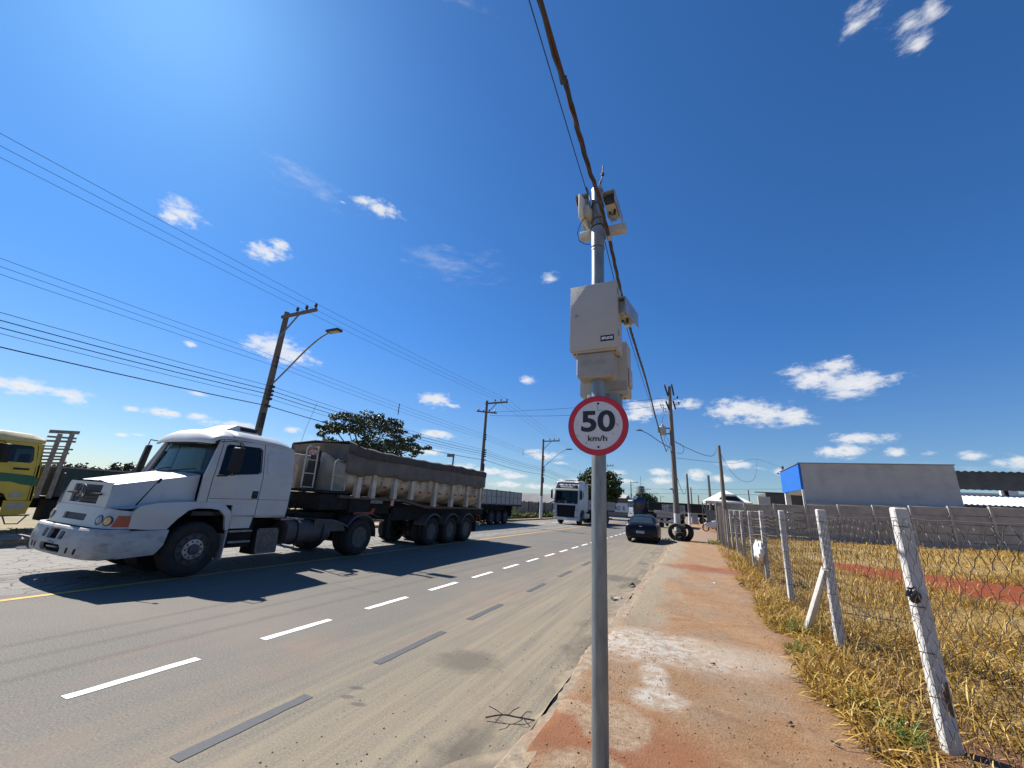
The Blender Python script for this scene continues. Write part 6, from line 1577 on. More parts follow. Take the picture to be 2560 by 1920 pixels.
for sg in (1, -1):
    mb = MB(); mb.plate(side, [win2], lambda u, v, w: (sg * (hw - max(0, v - 2.2) * .055 - w), u, v), .05, vcuts=(2.2, 3.0)); mb.build('cab_side', M_WH2, vt, smooth=30)
    mb = MB(); mb.plate(win2, [], lambda u, v, w: (sg * (hw - .03 - max(0, v - 2.2) * .055 - w), u, v), .004); mb.build('side_window', G_DARK, vt)
    mb = MB(); mb.plate([(1.22, 2.45), (1.22, 2.95), (1.36, 2.95), (1.36, 2.45)], [], lambda u, v, w: (sg * (hw + .002 - max(0, v - 2.2) * .055 + w), u, v), .006); mb.build('sleeper_window', M_BLK2, vt)
    mb = MB(); mb.tube([(sg * (hw + .002), .2, 1.3), (sg * (hw + .002), .2, 2.2), (sg * (hw - .04), .42, 3.1)], .008, 4); mb.build('door_gap', M_SEAM, vt); mb = MB(); mb.tube([(sg * (hw + .002), 1.12, 1.4), (sg * (hw - .05), 1.12, 3.1)], .008, 4); mb.build('door_gap', M_SEAM, vt)
    vb('mirror', *sorted((sg * 1.42, sg * 1.60)), -.02, .10, 2.25, 3.05, M_BLK2, .04)
    mb = MB(); mb.tube([(sg * 1.2, .22, 3.1), (sg * 1.5, .04, 3.12), (sg * 1.5, .04, 3.0)], .02, 6); mb.tube([(sg * 1.22, .2, 2.2), (sg * 1.5, .04, 2.25)], .02, 6); mb.build('mirror_arm', M_BLK2, vt)
    vb('headlight', *sorted((sg * .92, sg * 1.24)), -.06, .0, .78, 1.22, M_SILV, .03)
    vb('fog_lamp', *sorted((sg * .88, sg * 1.18)), -.07, .0, .50, .66, M_LAMPC, .02)
    vb('step_panel', *sorted((sg * 1.0, sg * 1.24)), .05, .42, .35, .62, M_SILV, .02)
def vf(u, v, w):
    y = -.02 if v < 1.9 else -.02 + (v - 1.9) * .133
    if v > 3.25: y = .16 + (v - 3.25) * .48
    return (u, y + .10 * (abs(u) / 1.25) ** 3 + w, v)
uc = [-1.2 + .2 * i for i in range(13)]
mb = MB(); mb.plate([(-1.24, .62), (-1.24, 1.9), (-1.17, 3.25), (-1.15, 3.65), (1.15, 3.65), (1.17, 3.25), (1.24, 1.9), (1.24, .62)], [[(-1.06, 2.12), (-1.02, 2.98), (1.02, 2.98), (1.06, 2.12)], [(-.88, .64), (-.98, 1.72), (.98, 1.72), (.88, .64)]], vf, .06, ucuts=uc, vcuts=(1.9, 3.25)); mb.build('cab_front', M_WH2, vt, smooth=35)
mb = MB(); mb.plate([(-1.12, 1.86), (-1.16, 2.05), (-1.12, 3.10), (1.12, 3.10), (1.16, 2.05), (1.12, 1.86)], [[(-1.04, 2.14), (-1.0, 2.96), (1.0, 2.96), (1.04, 2.14)]], lambda u, v, w: vf(u, v, w - .012), .02, ucuts=uc, vcuts=(1.9,)); mb.build('black_surround', M_BLK2, vt)
mb = MB(); mb.plate([(-1.05, 2.13), (-1.01, 2.97), (1.01, 2.97), (1.05, 2.13)], [], lambda u, v, w: vf(u, v, w + .02), .006, ucuts=uc); mb.build('windscreen', G_DARK, vt)
mb = MB(); mb.plate([(-1.10, 3.22), (-1.07, 3.50), (1.07, 3.50), (1.10, 3.22)], [], lambda u, v, w: vf(u, v, w - .012), .02, ucuts=uc, vcuts=(3.25,)); mb.build('header_panel', M_BLK2, vt)
mb = MB()
for i in range(17):
    u = -.62 + i * .075 + random.uniform(-.008, .008); h_ = random.uniform(.05, .10)
    a, b = vf(u, 3.33, -.016), vf(u, 3.33 + h_, -.016); mb.bar(a, b, .035, .004, (0, 1, 0))
tag(mb.build('header_sticker', M_LETW, vt), kind='stuff')
mb = MB(); mb.loft([[vf(u, 3.04, -.02), vf(u, 3.16, -.16), vf(u, 3.19, -.15), vf(u, 3.10, -.0)] for u in np.linspace(-1.12, 1.12, 12)]); mb.build('sun_visor', M_LETW, vt)
gq = empty('grille', (0, 0, 0)); gq.parent = vt
mb = MB(); mb.plate([(-.88, .65), (-.97, 1.71), (.97, 1.71), (.88, .65)], [], lambda u, v, w: vf(u, v, w + .05), .02, ucuts=uc); mb.build('mesh_panel', M_BLK2, gq)
for i in range(9):
    v = .72 + i * .115
    mb = MB(); mb.tube([vf(u, v, .02) for u in np.linspace(-.9, .9, 9)], .016, 5); mb.build('slat', M_BLK2, gq)
mb = MB(); mb.bar(vf(-.85, 2.02, -.02), vf(.85, 1.93, -.02), .03, .02, (0, 1, 0)); mb.build('badge_bar', M_SILV, vt)
mb = MB(); mb.tube([(.09 * math.cos(a), vf(0, 1.97, -.03)[1], 1.975 + .09 * math.sin(a)) for a in np.linspace(0, 6.28, 17)[:-1]], .016, 5, closed=True); mb.build('badge_ring', M_SILV, vt)
mb = MB(); mb.bar(vf(-1.0, 1.78, -.02), vf(1.0, 1.78, -.02), .05, .10, (0, 0, 1)); mb.build('grille_lip', M_SILV, vt, bevel=.01)
mb = MB(); mb.loft([[(-1.22, .02, 3.62), (-1.0, .40, 3.80), (1.0, .40, 3.80), (1.22, .02, 3.62)][::1], [(-1.2, .5, 3.80), (-1.0, .55, 3.95), (1.0, .55, 3.95), (1.2, .5, 3.80)], [(-1.18, 1.92, 3.88), (-1.0, 1.92, 3.99), (1.0, 1.92, 3.99), (1.18, 1.92, 3.88)]], False, False); ro = mb.build('roof', M_WH2, vt, smooth=40); s_ = ro.modifiers.new('t', 'SOLIDIFY'); s_.thickness = .03
vb('roof_hatch', -.5, .5, .6, 1.2, 3.985, 4.03, M_BLK2, .02)
for i, u in enumerate((-.55, -.18, .2, .58)):
    vb('roof_lamp', u - .06, u + .06, .28, .36, 3.80, 3.86, M_LETW, .01)
vb('air_deflector_side', -1.24, -1.2, 1.93, 2.35, 1.2, 3.8, M_WH2); vb('air_deflector_side', 1.2, 1.24, 1.93, 2.35, 1.2, 3.8, M_WH2)
vb('back_panel', -1.19, 1.19, 1.87, 1.915, 1.06, 3.88, M_WH2)
vb('cab_floor', -1.1, 1.1, .1, 1.85, 1.45, 1.5, M_INT)
for sx in (-.6, .6):
    vb('seat', sx - .25, sx + .25, .8, 1.3, 1.5, 2.6, M_SEAT, .06)
vb('bumper', -1.24, 1.24, -.10, .05, .38, .62, M_SILV, .04)
vb('registration_plate', -.2, .2, -.115, -.103, .44, .56, M_LETW)
for sg in (1, -1):
    vb('air_tank', *sorted((sg * .75, sg * 1.15)), 1.75, 3.0, .55, 1.02, M_SILV, .08)
    for y0, y1 in ((2.4, 4.9), (4.95, 7.5), (7.55, 10.1)):
        mb = MB(); mb.box(*sorted((sg * 1.22, sg * 1.25)), y0, y1, 1.40, 2.30); sb = mb.build('side_board', M_DROP, vt)
        mb = MB()
        for yy in np.linspace(y0 + .05, y1 - .05, 5): mb.box(*sorted((sg * 1.251, sg * 1.28)), yy - .025, yy + .025, 1.40, 2.30)
        for zz in (1.42, 1.85, 2.28): mb.box(*sorted((sg * 1.252, sg * 1.283)), y0, y1, zz - .02, zz + .02)
        tag(mb.build('board_frame', MATS['dropside_frame'], sb), kind='stuff')
vb('headboard', -1.25, 1.25, 2.36, 2.40, 1.4, 2.9, M_DROP)
vb('deck', -1.24, 1.24, 2.4, 10.1, 1.28, 1.39, M_CHAS)
vb('tailboard', -1.22, 1.22, 10.11, 10.15, 1.4, 2.3, M_DROP)
vb('chassis_frame', -.5, .5, .3, 9.9, .75, 1.27, M_CHAS)
vb('rear_underrun_bar', -1.1, 1.1, 9.5, 9.6, .45, .6, M_CHAS)
for (y, xs) in ((.95, (1.1,)), (6.9, (1.1, .8)), (8.15, (1.1, .8))):
    for x in xs:
        add_wheel(vt, w_f if y < 2 else tw, (x, y, .505), 0); add_wheel(vt, w_f if y < 2 else tw, (-x, y, .505), math.pi)

# ------------------------------------------------------------------ dark saloon parked at the near kerb
M_CAR = mat('car_paint_dark', (0.004, 0.0045, 0.008), (0.005, 0.0055, 0.009), 0.32, 0.0, scale=3, spec=.22, coat=.12, dirt=(.06, .05, .045), dirt_amt=.04)
car = empty('parked_car', (-2.70, 23.6, 0), R(1.5), 'dark navy saloon car parked along the near kerb with its boot towards us', 'car')
def csec(y, zs, hw_b, zb=0.22, top=None, hw_t=None, n=14):
    """body section: half widths at sill, shoulder height zs"""
    pts = []
    r_ = [(-hw_b * .93, zb), (-hw_b * .985, zb + .12), (-hw_b, (zb + zs) / 2), (-hw_b * .97, zs - .12), (-hw_b * .90, zs - .02), (-hw_b * .6, zs + .015), (0, zs + .03)]
    return [(x, y, z) for x, z in r_] + [(-x, y, z) for x, z in r_[-2::-1]]
secs = [(-.02, .60, .74, .36), (.0, .88, .78, .33), (.06, .96, .825, .28), (.25, .985, .855, .24), (.6, .985, .868, .22), (1.3, .97, .872, .2), (2.2, .95, .872, .2), (3.0, .93, .868, .2), (3.6, .90, .86, .2), (4.1, .80, .82, .24), (4.4, .66, .74, .28), (4.47, .5, .66, .32)]
mb = MB(); mb.loft([csec(y, z, w_, zb) for y, z, w_, zb in secs]); mb.build('body', M_CAR, car, smooth=50)
gh = [(.62, .985, .70), (.85, 1.12, .685), (1.15, 1.30, .62), (1.55, 1.405, .575), (2.0, 1.43, .57), (2.4, 1.39, .575), (2.9, 1.18, .64), (3.25, .97, .70)]
mb = MB(); mb.loft([[(-w_ - .07, y, .97), (-w_, y, max(.975, z - .05)), (-w_ * .75, y, z), (0, y, z + .02), (w_ * .75, y, z), (w_, y, max(.975, z - .05)), (w_ + .07, y, .97)] for y, z, w_ in gh], False, False); mb.build('cabin', M_CAR, car, smooth=50)
M_CARG = mat('car_glass', (0.02, 0.032, 0.038), (0.03, 0.045, 0.05), 0.08, scale=2, spec=.8)
mb = MB(); mb.grid(lambda a, b: ((-1 + 2 * a) * (.60 - .12 * b), .66 + .50 * b + .03 * (1 - (2 * a - 1) ** 2) * 0, 1.012 + .30 * b + .02 * (1 - (2 * a - 1) ** 2)), 10, 5); mb.build('rear_window', M_CARG, car)
for sg in (1, -1):
    mb = MB(); mb.plate([(.95, 1.02), (1.22, 1.27), (1.6, 1.335), (2.1, 1.345), (2.45, 1.30), (2.95, 1.02)], [], lambda u, v, w: (sg * (.735 - (v - 1.0) * .36 + w + .012), u, v), .006); mb.build('side_window', M_CARG, car)
    mb = MB(); mb.box(*sorted((sg * .86, sg * 1.0)), 2.62, 2.74, .96, 1.10); mb.build('door_mirror', M_CAR, car, bevel=.03)
    mb = MB(); mb.hexa([(sg * .50, -.006, .80), (sg * .80, .10, .80), (sg * .83, .36, .84), (sg * .50, .06, .82), (sg * .50, .0, .90), (sg * .80, .09, .93), (sg * .845, .36, .93), (sg * .5, .06, .92)]); mb.build('tail_lamp', M_REDL, car, bevel=.012)
    mb = MB(); mb.box(*sorted((sg * .55, sg * .72)), -.02, .02, .40, .44); mb.build('reflector', M_REDL, car)
    mb = MB(); mb.tube([(sg * .872, .95, .35), (sg * .875, .95, .95)], .006, 4); mb.build('door_gap', M_SEAM, car); mb = MB(); mb.tube([(sg * .877, 1.95, .3), (sg * .877, 1.95, .95)], .006, 4); mb.build('door_gap', M_SEAM, car)
    mb = MB(); mb.box(*sorted((sg * .874, sg * .895)), 1.10, 1.25, .84, .87); mb.build('door_handle', M_CAR, car)
mb = MB(); mb.box(-.26, .16, -.045, -.03, .50, .635); pl = mb.build('registration_plate', mat('plate_white', (.55, .56, .58), (.5, .51, .53), .5, scale=40), car)
mb = MB(); mb.box(-.255, .155, -.048, -.0455, .612, .632); mb.build('plate_band', mat('plate_band_blue', (.03, .05, .25), (.03, .05, .22), .5), pl)
mb = MB()
for i in range(7):
    x = -.20 + i * .052; mb.box(x, x + .03, -.048, -.0455, .525, .595)
tag(mb.build('plate_characters', mat('plate_ink', (.12, .12, .14), (.2, .2, .22), .6, scale=60), pl), kind='stuff')
mb = MB(); mb.prism([(-.09, -.012), (-.035, -.012), (-.035, -.026), (.035, -.026), (.035, -.012), (.09, -.012), (.08, .012), (.035, .012), (.035, .026), (-.035, .026), (-.035, .012), (-.08, .012)], lambda u, v, w: (u - .02, -.02 + w, .855 + v), -.02, .0); mb.build('emblem', M_SILV, car)
mb = MB(); mb.box(-.62, .62, -.035, .03, .30, .42); mb.build('lower_bumper', M_BLKP, car, bevel=.02)
mb = MB(); mb.tube([(-.5, -.004, .70), (.5, -.004, .70)], .006, 4); mb.tube([(-.7, .03, .67), (.7, .03, .67)], .006, 4); mb.build('boot_gap', M_SEAM, car)
mb = MB(); mb.lathe([(.02, 0), (.012, .03), (0, .06)], (0, 1.25, 1.36), (0, -.5, 1), 8); mb.build('roof_fin', M_CAR, car)
M_TYREC = M_TYRE
cw = wheel(car, (.80, .86, .31), 1, .31, .19, M_RIM, 'rear')
for (x, y, rz) in ((-.80, .86, math.pi), (.80, 3.45, 0), (-.80, 3.45, math.pi)): add_wheel(car, cw, (x, y, .31), rz)
mb = MB(); mb.box(-.78, .78, .3, 4.2, .20, .45); mb.build('underbody', M_BLK, car)

# ------------------------------------------------------------------ old tyres leaning on the transformer pole
M_TYREG = mat('tyre_painted_moss', (0.028, 0.03, 0.026), (0.05, 0.05, 0.045), 0.8, scale=9, bump=.6, bscale=18, dirt=(0.36, 0.35, 0.13), dirt_amt=0.32, dscale=5)
def loose_tyre(loc, rot, r_, w, m, label):
    mb = MB(); n = 44
    prof = [(r_ * .58, -w * .4), (r_ * .8, -w * .55), (r_ * .97, -w * .5), (r_, -w * .3), (r_, w * .3), (r_ * .97, w * .5), (r_ * .8, w * .55), (r_ * .58, w * .4), (r_ * .62, w * .3), (r_ * .85, w * .4), (r_ * .85, -w * .4), (r_ * .62, -w * .3)]
    rings = [[(h_, (q - (.012 if (k % 2 and q > r_ * .96) else 0)) * math.cos(2 * math.pi * k / n), (q - (.012 if (k % 2 and q > r_ * .96) else 0)) * math.sin(2 * math.pi * k / n)) for q, h_ in prof] for k in range(n)]
    mb.loft(rings + [rings[0]], True, False); o = mb.build('old_tyre', m, smooth=40)
    o.location = loc; o.rotation_euler = rot
    return tag(o, label, 'tyre', 'old tyres round the transformer pole')
loose_tyre((-1.02, 27.05, .56), (0, R(-8), R(82)), .52, .28, M_TYREG, 'large mossy green-topped tyre leaning upright against the transformer pole')
loose_tyre((-0.58, 27.55, .54), (0, R(14), R(48)), .52, .28, M_TYRE, 'large black tyre propped to the right of the mossy tyre on the pole')
loose_tyre((-0.86, 26.72, .315), (0, R(-6), R(98)), .29, .20, M_TYRE, 'small black tyre in front of the two large ones at the pole')

# ------------------------------------------------------------------ vehicles further up the road
M_CANV = mat('canvas_dark', (0.014, 0.013, 0.012), (0.022, 0.02, 0.018), .85, scale=2)
M_BLUEK = mat('cab_dark_blue', (0.008, 0.010, 0.045), (0.01, 0.012, 0.055), .35, scale=2, coat=.3)
bt = empty('blue_truck', (-10.0, 74.0, 0), R(-62), 'dark blue tractor truck turning across the road far ahead', 'truck')
def bb(name, x0, x1, y0, y1, z0, z1, m, par=bt, bev=.03):
    mb = MB(); mb.box(x0, x1, y0, y1, z0, z1); return mb.build(name, m, par, bevel=bev)
bb('cab', -1.25, 1.25, .0, 2.3, .9, 3.3, M_BLUEK, bev=.12)
mb = MB(); mb.hexa([(-1.2, .25, 3.2), (1.2, .25, 3.2), (1.2, 2.2, 3.2), (-1.2, 2.2, 3.2), (-1.05, .9, 3.72), (1.05, .9, 3.72), (1.1, 2.2, 3.75), (-1.1, 2.2, 3.75)]); mb.build('roof_fairing', M_BLUEK, bt, bevel=.05)
bb('windscreen', -1.1, 1.1, -.015, .0 - .001, 2.15, 2.95, M_CARG, bev=.0); bb('grille', -1.0, 1.0, -.04, -.002, 1.0, 1.95, M_SILV, bev=.02); bb('bumper', -1.25, 1.25, -.15, .1, .4, .85, M_SILV); bb('sun_visor', -1.1, 1.1, -.14, -.02, 3.0, 3.15, M_LETW, bev=.01)
for sg in (1, -1):
    bb('side_window', *sorted((sg * 1.251, sg * 1.26)), .35, 1.1, 2.1, 2.8, M_CARG, bev=0); bb('mirror', *sorted((sg * 1.4, sg * 1.55)), -.05, .05, 2.0, 2.7, M_BLK2); bb('headlight', *sorted((sg * .8, sg * 1.2)), -.05, .0 - .003, .9, 1.1, M_LAMPC, bev=.0)
mb = MB(); mb.prism([(0, -.3), (.16, 0), (0, .3), (-.16, 0)], lambda u, v, w: (-1.262 + w, 1.55 + u, 2.5 + v), 0, .008); mb.build('door_emblem', M_SILV, bt)
bb('chassis_frame', -.5, .5, .5, 6.0, .6, .95, M_CHAS); bb('fuel_tank', -1.2, -.7, 2.4, 3.8, .45, 1.0, M_SILV, bev=.1); bb('side_stripe', -1.262, -1.252, .3, 1.1, 1.75, 1.85, M_SILV, bev=0)
for (x, y, rz) in ((1.1, 1.1, 0), (-1.1, 1.1, math.pi), (1.1, 4.9, 0), (-1.1, 4.9, math.pi)): add_wheel(bt, tw, (x, y, .505), rz)
bl = empty('tarped_trailer', (-6.9, 72.2, 0), R(-88), 'long dark tarped semi-trailer standing across the road behind the blue truck', 'trailer')
bb('canvas_body', -1.25, 1.25, 0, 11.2, 1.62, 3.02, M_CANV, bl); bb('sill', -1.28, 1.28, -.02, 11.25, 1.48, 1.60, M_DROP, bl, .01); bb('front_board', -1.24, 1.24, -.05, -.005, 1.6, 3.0, mat('trailer_head_tan', (.22, .19, .15), (.16, .14, .11), .8), bl, .01)
bb('main_beam', -.5, .5, .2, 11.0, 1.0, 1.47, M_CHAS, bl, .02); bb('landing_leg', -.9, -.75, 2.6, 2.75, .1, 1.3, M_CHAS, bl, 0); bb('landing_leg', .75, .9, 2.6, 2.75, .1, 1.3, M_CHAS, bl, 0)
for y in (8.0, 9.25, 10.5):
    for x, rz in ((1.1, 0), (-1.1, math.pi)): add_wheel(bl, tw, (x, y, .505), rz)
ft = empty('parked_flatbed', (-2.55, 45.9, 0), R(-3), 'white flatbed lorry parked beyond the dark car, seen from behind', 'truck')
bb('deck', -1.3, 1.3, 0, 6.0, 1.50, 1.62, M_DROP, ft, .01); bb('tail_rail', -1.32, 1.32, -.05, -.003, 1.42, 1.66, M_DROP, ft, .01); bb('side_rail', -1.33, -1.305, 0, 6.0, 1.62, 1.75, M_DROP, ft, 0); bb('side_rail', 1.305, 1.33, 0, 6.0, 1.62, 1.75, M_DROP, ft, 0)
bb('chassis_frame', -.5, .5, .2, 8, .8, 1.45, M_CHAS, ft, .02); bb('cross_member', -1.1, 1.1, .1, .3, 1.05, 1.42, M_DROP, ft, .02); bb('rear_bumper', -1.15, 1.15, -.02, .12, .50, .74, M_DROP, ft, .02)
for x in (-.95, -.3, .42, .98): bb('mounting_block', x - .16, x + .16, .02, .14, .78, 1.0, M_DROP, ft, .01)
for x in (-.9, .9): bb('tail_lamp', x - .14, x + .14, -.03, .0, .90, 1.0, M_REDL, ft, 0)
bb('cab', -1.1, 1.1, 6.3, 8.0, .9, 2.35, mat('cab_grey_dull', (.16, .16, .165), (.12, .12, .125), .5), ft, .08); bb('rear_window', -.5, .5, 6.27, 6.295, 1.95, 2.35, M_CARG, ft, 0)
hr = empty('headboard_rack', (0, 0, 0)); hr.parent = ft
for x in (-1.2, -.6, 0, .6, 1.2): bb('upright', x - .03, x + .03, 5.9, 5.96, 1.62, 2.45, M_DROP, hr, 0)
for z in (1.75, 1.9, 2.05, 2.2, 2.35, 2.45): bb('slat', -1.25, 1.25, 5.97, 6.0, z - .02, z + .02, M_DROP, hr, 0)
for y in (1.4, 2.6):
    for x, rz in ((1.02, 0), (-1.02, math.pi)): add_wheel(ft, tw, (x, y, .505), rz)
for x, rz in ((1.02, 0), (-1.02, math.pi)): add_wheel(ft, tw, (x, 7.0, .505), rz)
ex2 = empty('truck_crane', (-1.9, 50.5, 1.63), 0, 'folded black loader crane post standing on the parked flatbed', 'crane')
mb = MB(); mb.lathe([(.25, 0), (.22, .3), (.16, .35), (.13, .9), (.06, 1.0), (.05, 1.7)], (0, 0, 0), (0, 0, 1), 12); mb.build('column', M_BLK, ex2)
mb = MB(); mb.bar((0, 0, .9), (.2, .4, .5), .16, .16); mb.build('folded_arm', M_BLK, ex2)
# ------------------------------------------------------------------ power poles
M_POLEC = mat('pole_concrete', (0.155, 0.135, 0.115), (0.105, 0.092, 0.08), 0.9, scale=2.5, stretch=(3, 3, .6), bump=.3, bscale=25)
M_POLEW = mat('pole_wood_grey', (0.20, 0.175, 0.15), (0.13, 0.112, 0.097), 0.9, scale=2.5, stretch=(5, 5, .4), bump=.4, bscale=25)
M_LIME = mat('limewash', (0.66, 0.65, 0.63), (0.52, 0.50, 0.48), 0.9, scale=3, dirt=(.35, .25, .17), dirt_amt=.15)
M_ARM = mat('lamp_arm_steel', (0.20, 0.21, 0.22), (0.14, 0.145, 0.15), .5, .5, scale=5)
M_INS = mat('insulator_brown', (0.05, 0.03, 0.025), (0.035, 0.022, 0.02), .3, scale=9)
M_WIREK = mat('overhead_wire', (0.03, 0.03, 0.033), (0.045, 0.044, 0.043), .6, scale=3)
LX = -15.6
def tele_pole(x, y, top, label, arm=True, lamp=False, base=.1, rb=.17, rt=.105, m=None, lime=0.0, cross=False, group=None, low=True, lean=0.0):
    root = empty('utility_pole', (x, y, base), 0, label, 'utility pole', group)
    O = (x, y, base); m = m or M_POLEC
    mb = MB(O); mb.tube([(x + lean * t, y, base - .1 + (top - base + .1) * t) for t in (0, .25, .5, .75, 1)], [rb - (rb - rt) * t for t in (0, .25, .5, .75, 1)], 14); mb.build('shaft', m, root)
    if lime:
        mb = MB(O); mb.tube([(x, y, base), (x + lean * lime / top, y, base + lime)], [rb + .004, rb - (rb - rt) * lime / top + .004], 14); mb.build('limewash_band', M_LIME, root)
    if arm:
        ca = empty('crossarm', (0, 0, 0)); ca.parent = root
        mb = MB(O); mb.bar((x - .05, y - .14, top - .28), (x + 2.02, y - .14, top - .24), .10, .12, (0, 0, 1)); mb.build('beam', M_POLEC, ca)
        mb = MB(O); mb.bar((x + .05, y - .14, top - 1.25), (x + 1.0, y - .14, top - .32), .05, .05); mb.build('strut', M_ARM, ca)
        for dx in (.84, 1.39, 1.93):
            mb = MB(O); mb.lathe([(.02, 0), (.02, .06), (.065, .08), (.05, .12), (.07, .15), (.045, .21), (.03, .25)], (x + dx, y - .14, top - .19), (0, 0, 1), 10); mb.build('insulator', M_INS, ca)
    if cross:
        mb = MB(O); mb.bar((x - .75, y - .35, top - .95), (x + .85, y + .3, top - 1.05), .10, .10); cr = mb.build('second_crossarm', M_POLEC, root)
        for t in (.1, .35, .62, .9):
            mb = MB(O); mb.lathe([(.03, 0), (.06, .05), (.04, .1), (.06, .15), (.03, .2)], (x - .75 + 1.6 * t, y - .35 + .65 * t, top - .9 - .1 * t), (0, 0, 1), 8); mb.build('insulator', M_INS, cr)
    if low:
        for z in (6.92, 6.72, 6.53):
            mb = MB(O); mb.lathe([(.03, -.06), (.05, -.03), (.035, 0), (.05, .03), (.03, .06)], (x + .17, y - .02, z), (0, 0, 1), 8); mb.build('spool_insulator', M_INS, root)
        for z in (5.66, 5.48, 5.32, 5.15, 4.85):
            mb = MB(O); mb.box(x + .10, x + .26, y - .08, y + .08, z - .05, z + .05); mb.build('cable_clamp', M_BLK, root, bevel=.015)
        mb = MB(O); mb.box(x + .12, x + .24, y - .16, y + .02, 3.95, 4.55); mb.build('splice_case', M_BLK, root, bevel=.05)
    if lamp:
        lp = empty('street_lamp', (0, 0, 0)); lp.parent = root
        pth = spline([(x + .12, y - .02, 5.72), (x + .8, y - .02, 6.28), (x + 1.7, y - .02, 7.05), (x + 2.35, y - .02, 7.50), (x + 2.85, y - .02, 7.72)], 8)
        mb = MB(O); mb.tube(pth, .032, 8); mb.build('arm', M_ARM, lp)
        mb = MB(O); mb.box(x + 2.80, x + 3.45, y - .16, y + .12, 7.70, 7.80); mb.build('lamp_head', M_DKMET, lp, bevel=.03)
        mb = MB(O); mb.box(x + 2.95, x + 3.40, y - .12, y + .08, 7.685, 7.698); mb.build('diffuser', mat('lamp_lens', (.34, .27, .2), (.25, .2, .16), .3), lp)
    return root
GP = 'concrete poles of the power line along the far side'
tele_pole(LX, 10.08, 9.03, 'leaning-in concrete pole with crossarm and street lamp right behind the white cab', lamp=True, group=GP)
tele_pole(LX, 28.9, 9.86, 'tallest concrete pole with two crossarms rising behind the tail of the dump trailer', cross=True, group=GP)
tele_pole(LX, 43.45, 8.93, 'concrete pole with street lamp, foot whitewashed, left of the white cab-over truck', lamp=True, lime=2.4, group=GP)
tele_pole(LX, 78.0, 9.6, 'concrete crossarm pole half hidden behind the near steel pole, by the round tree', lamp=True, group=GP)
tele_pole(LX, 116.0, 8.9, 'small distant concrete crossarm pole left of the water tank', group=GP)
tele_pole(LX, 152.0, 8.8, 'distant pole standing before the tree near the water tank', low=False, group=GP)
tele_pole(LX, 187.0, 8.7, 'far pole right of the tree near the water tank', low=False, group=GP)
tele_pole(LX, 225.0, 8.7, 'farthest tiny pole of the line on the far side', low=False, group=GP)
def sag(p, q, s, n=14):
    return [(p[0] + (q[0] - p[0]) * t, p[1] + (q[1] - p[1]) * t, p[2] + (q[2] - p[2]) * t - 4 * s * t * (1 - t)) for t in np.linspace(0, 1, n)]
PYS = [(-45, 9.0), (-8, 9.0), (10.08, 9.03), (28.9, 9.86), (43.45, 8.93), (78, 9.6), (116, 8.9), (152, 8.8), (187, 8.7), (225, 8.7), (300, 8.6)]
def run(dx, zf, s, r_, label, group, wob=0.0):
    mb = MB(); pts = []
    for i in range(len(PYS) - 1):
        (ya, ta), (yb, tb) = PYS[i], PYS[i + 1]
        seg = sag((LX + dx, ya, zf(ta)), (LX + dx, yb, zf(tb)), s * ((yb - ya) / 20) ** 1.5 + wob * random.random(), 12)
        pts += seg if not pts else seg[1:]
    mb.tube(pts, r_, 5); return tag(mb.build('power_line', M_WIREK), label, 'wire', group)
for dx, w in ((.84, 'innermost'), (1.39, 'middle'), (1.93, 'outermost')):
    run(dx, lambda t: t + .05, .10, .0062, w + ' of the three high wires carried on the far crossarms', 'high wires on the crossarms')
for z, w in ((6.92, 'upper'), (6.72, 'middle'), (6.53, 'lower')):
    run(.19, lambda t, z=z: z, .13, .0062, w + ' of the three mid-height wires strung along the far poles', 'mid-height wires')
for z, r_, w in ((5.66, .008, 'highest thin'), (5.48, .013, 'thick upper'), (5.32, .013, 'thick middle'), (5.15, .007, 'thin lower'), (4.85, .016, 'thickest and lowest')):
    run(.22, lambda t, z=z: z, .20, r_, w + ' telephone cable sagging along the far poles', 'telephone cables', .05)
for y in (17.8, 37.0, 60.0):
    mb = MB(); mb.bar((LX + .19, y, 6.2), (LX + .19, y, 6.85), .035, .035); tag(mb.build('wire_spacer', M_WIREK), 'short vertical spacer clipped to the mid-height wires at %s' % {17.8: 'the tree beside the trailer', 37.0: 'the whitewashed-foot pole', 60.0: 'the round tree'}[y], 'spacer', 'spacers on the mid-height wires')
fl = empty('floodlight_post', (-16.5, 25.9, .1), 0, 'slim post with a floodlight rising behind the dump trailer', 'lamp post')
mb = MB(); mb.tube([(0, 0, 0), (0, 0, 4.85)], .06, 8); mb.build('post', M_POLEC, fl)
mb = MB(); mb.box(-.55, .05, -.08, .08, 4.62, 4.85); mb.build('lamp_head', M_ARM, fl, bevel=.03)

# transformer pole on the near side
TXP, TYP = -1.0, 27.4
tpl = empty('transformer_pole', (TXP, TYP, .1), 0, 'tall round pole with a transformer, fuses and whitewashed foot on the near footpath', 'utility pole')
TO2 = (TXP, TYP, .1)
mb = MB(TO2); mb.tube([(TXP - .02 * t, TYP, .0 + 9.76 * t) for t in np.linspace(0, 1, 8)], [.185 - .075 * t for t in np.linspace(0, 1, 8)], 16); mb.build('shaft', M_POLEW, tpl)
mb = MB(TO2); mb.tube([(TXP, TYP, .62), (TXP, TYP, 1.62)], [.186, .178], 16); mb.build('limewash_band', M_LIME, tpl)
xf = empty('transformer', (0, 0, 0)); xf.parent = tpl
mb = MB(TO2); mb.lathe([(.0, 0), (.21, .0), (.21, .50), (.19, .56), (0, .58)], (TXP - .56, TYP - .06, 6.48), (0, 0, 1), 20); mb.build('tank', M_CREAM, xf)
mb = MB(TO2); mb.box(TXP - .86, TXP - .50, TYP - .30, TYP - .20, 6.60, 6.95); mb.build('radiator', M_CREAM, xf, bevel=.01)
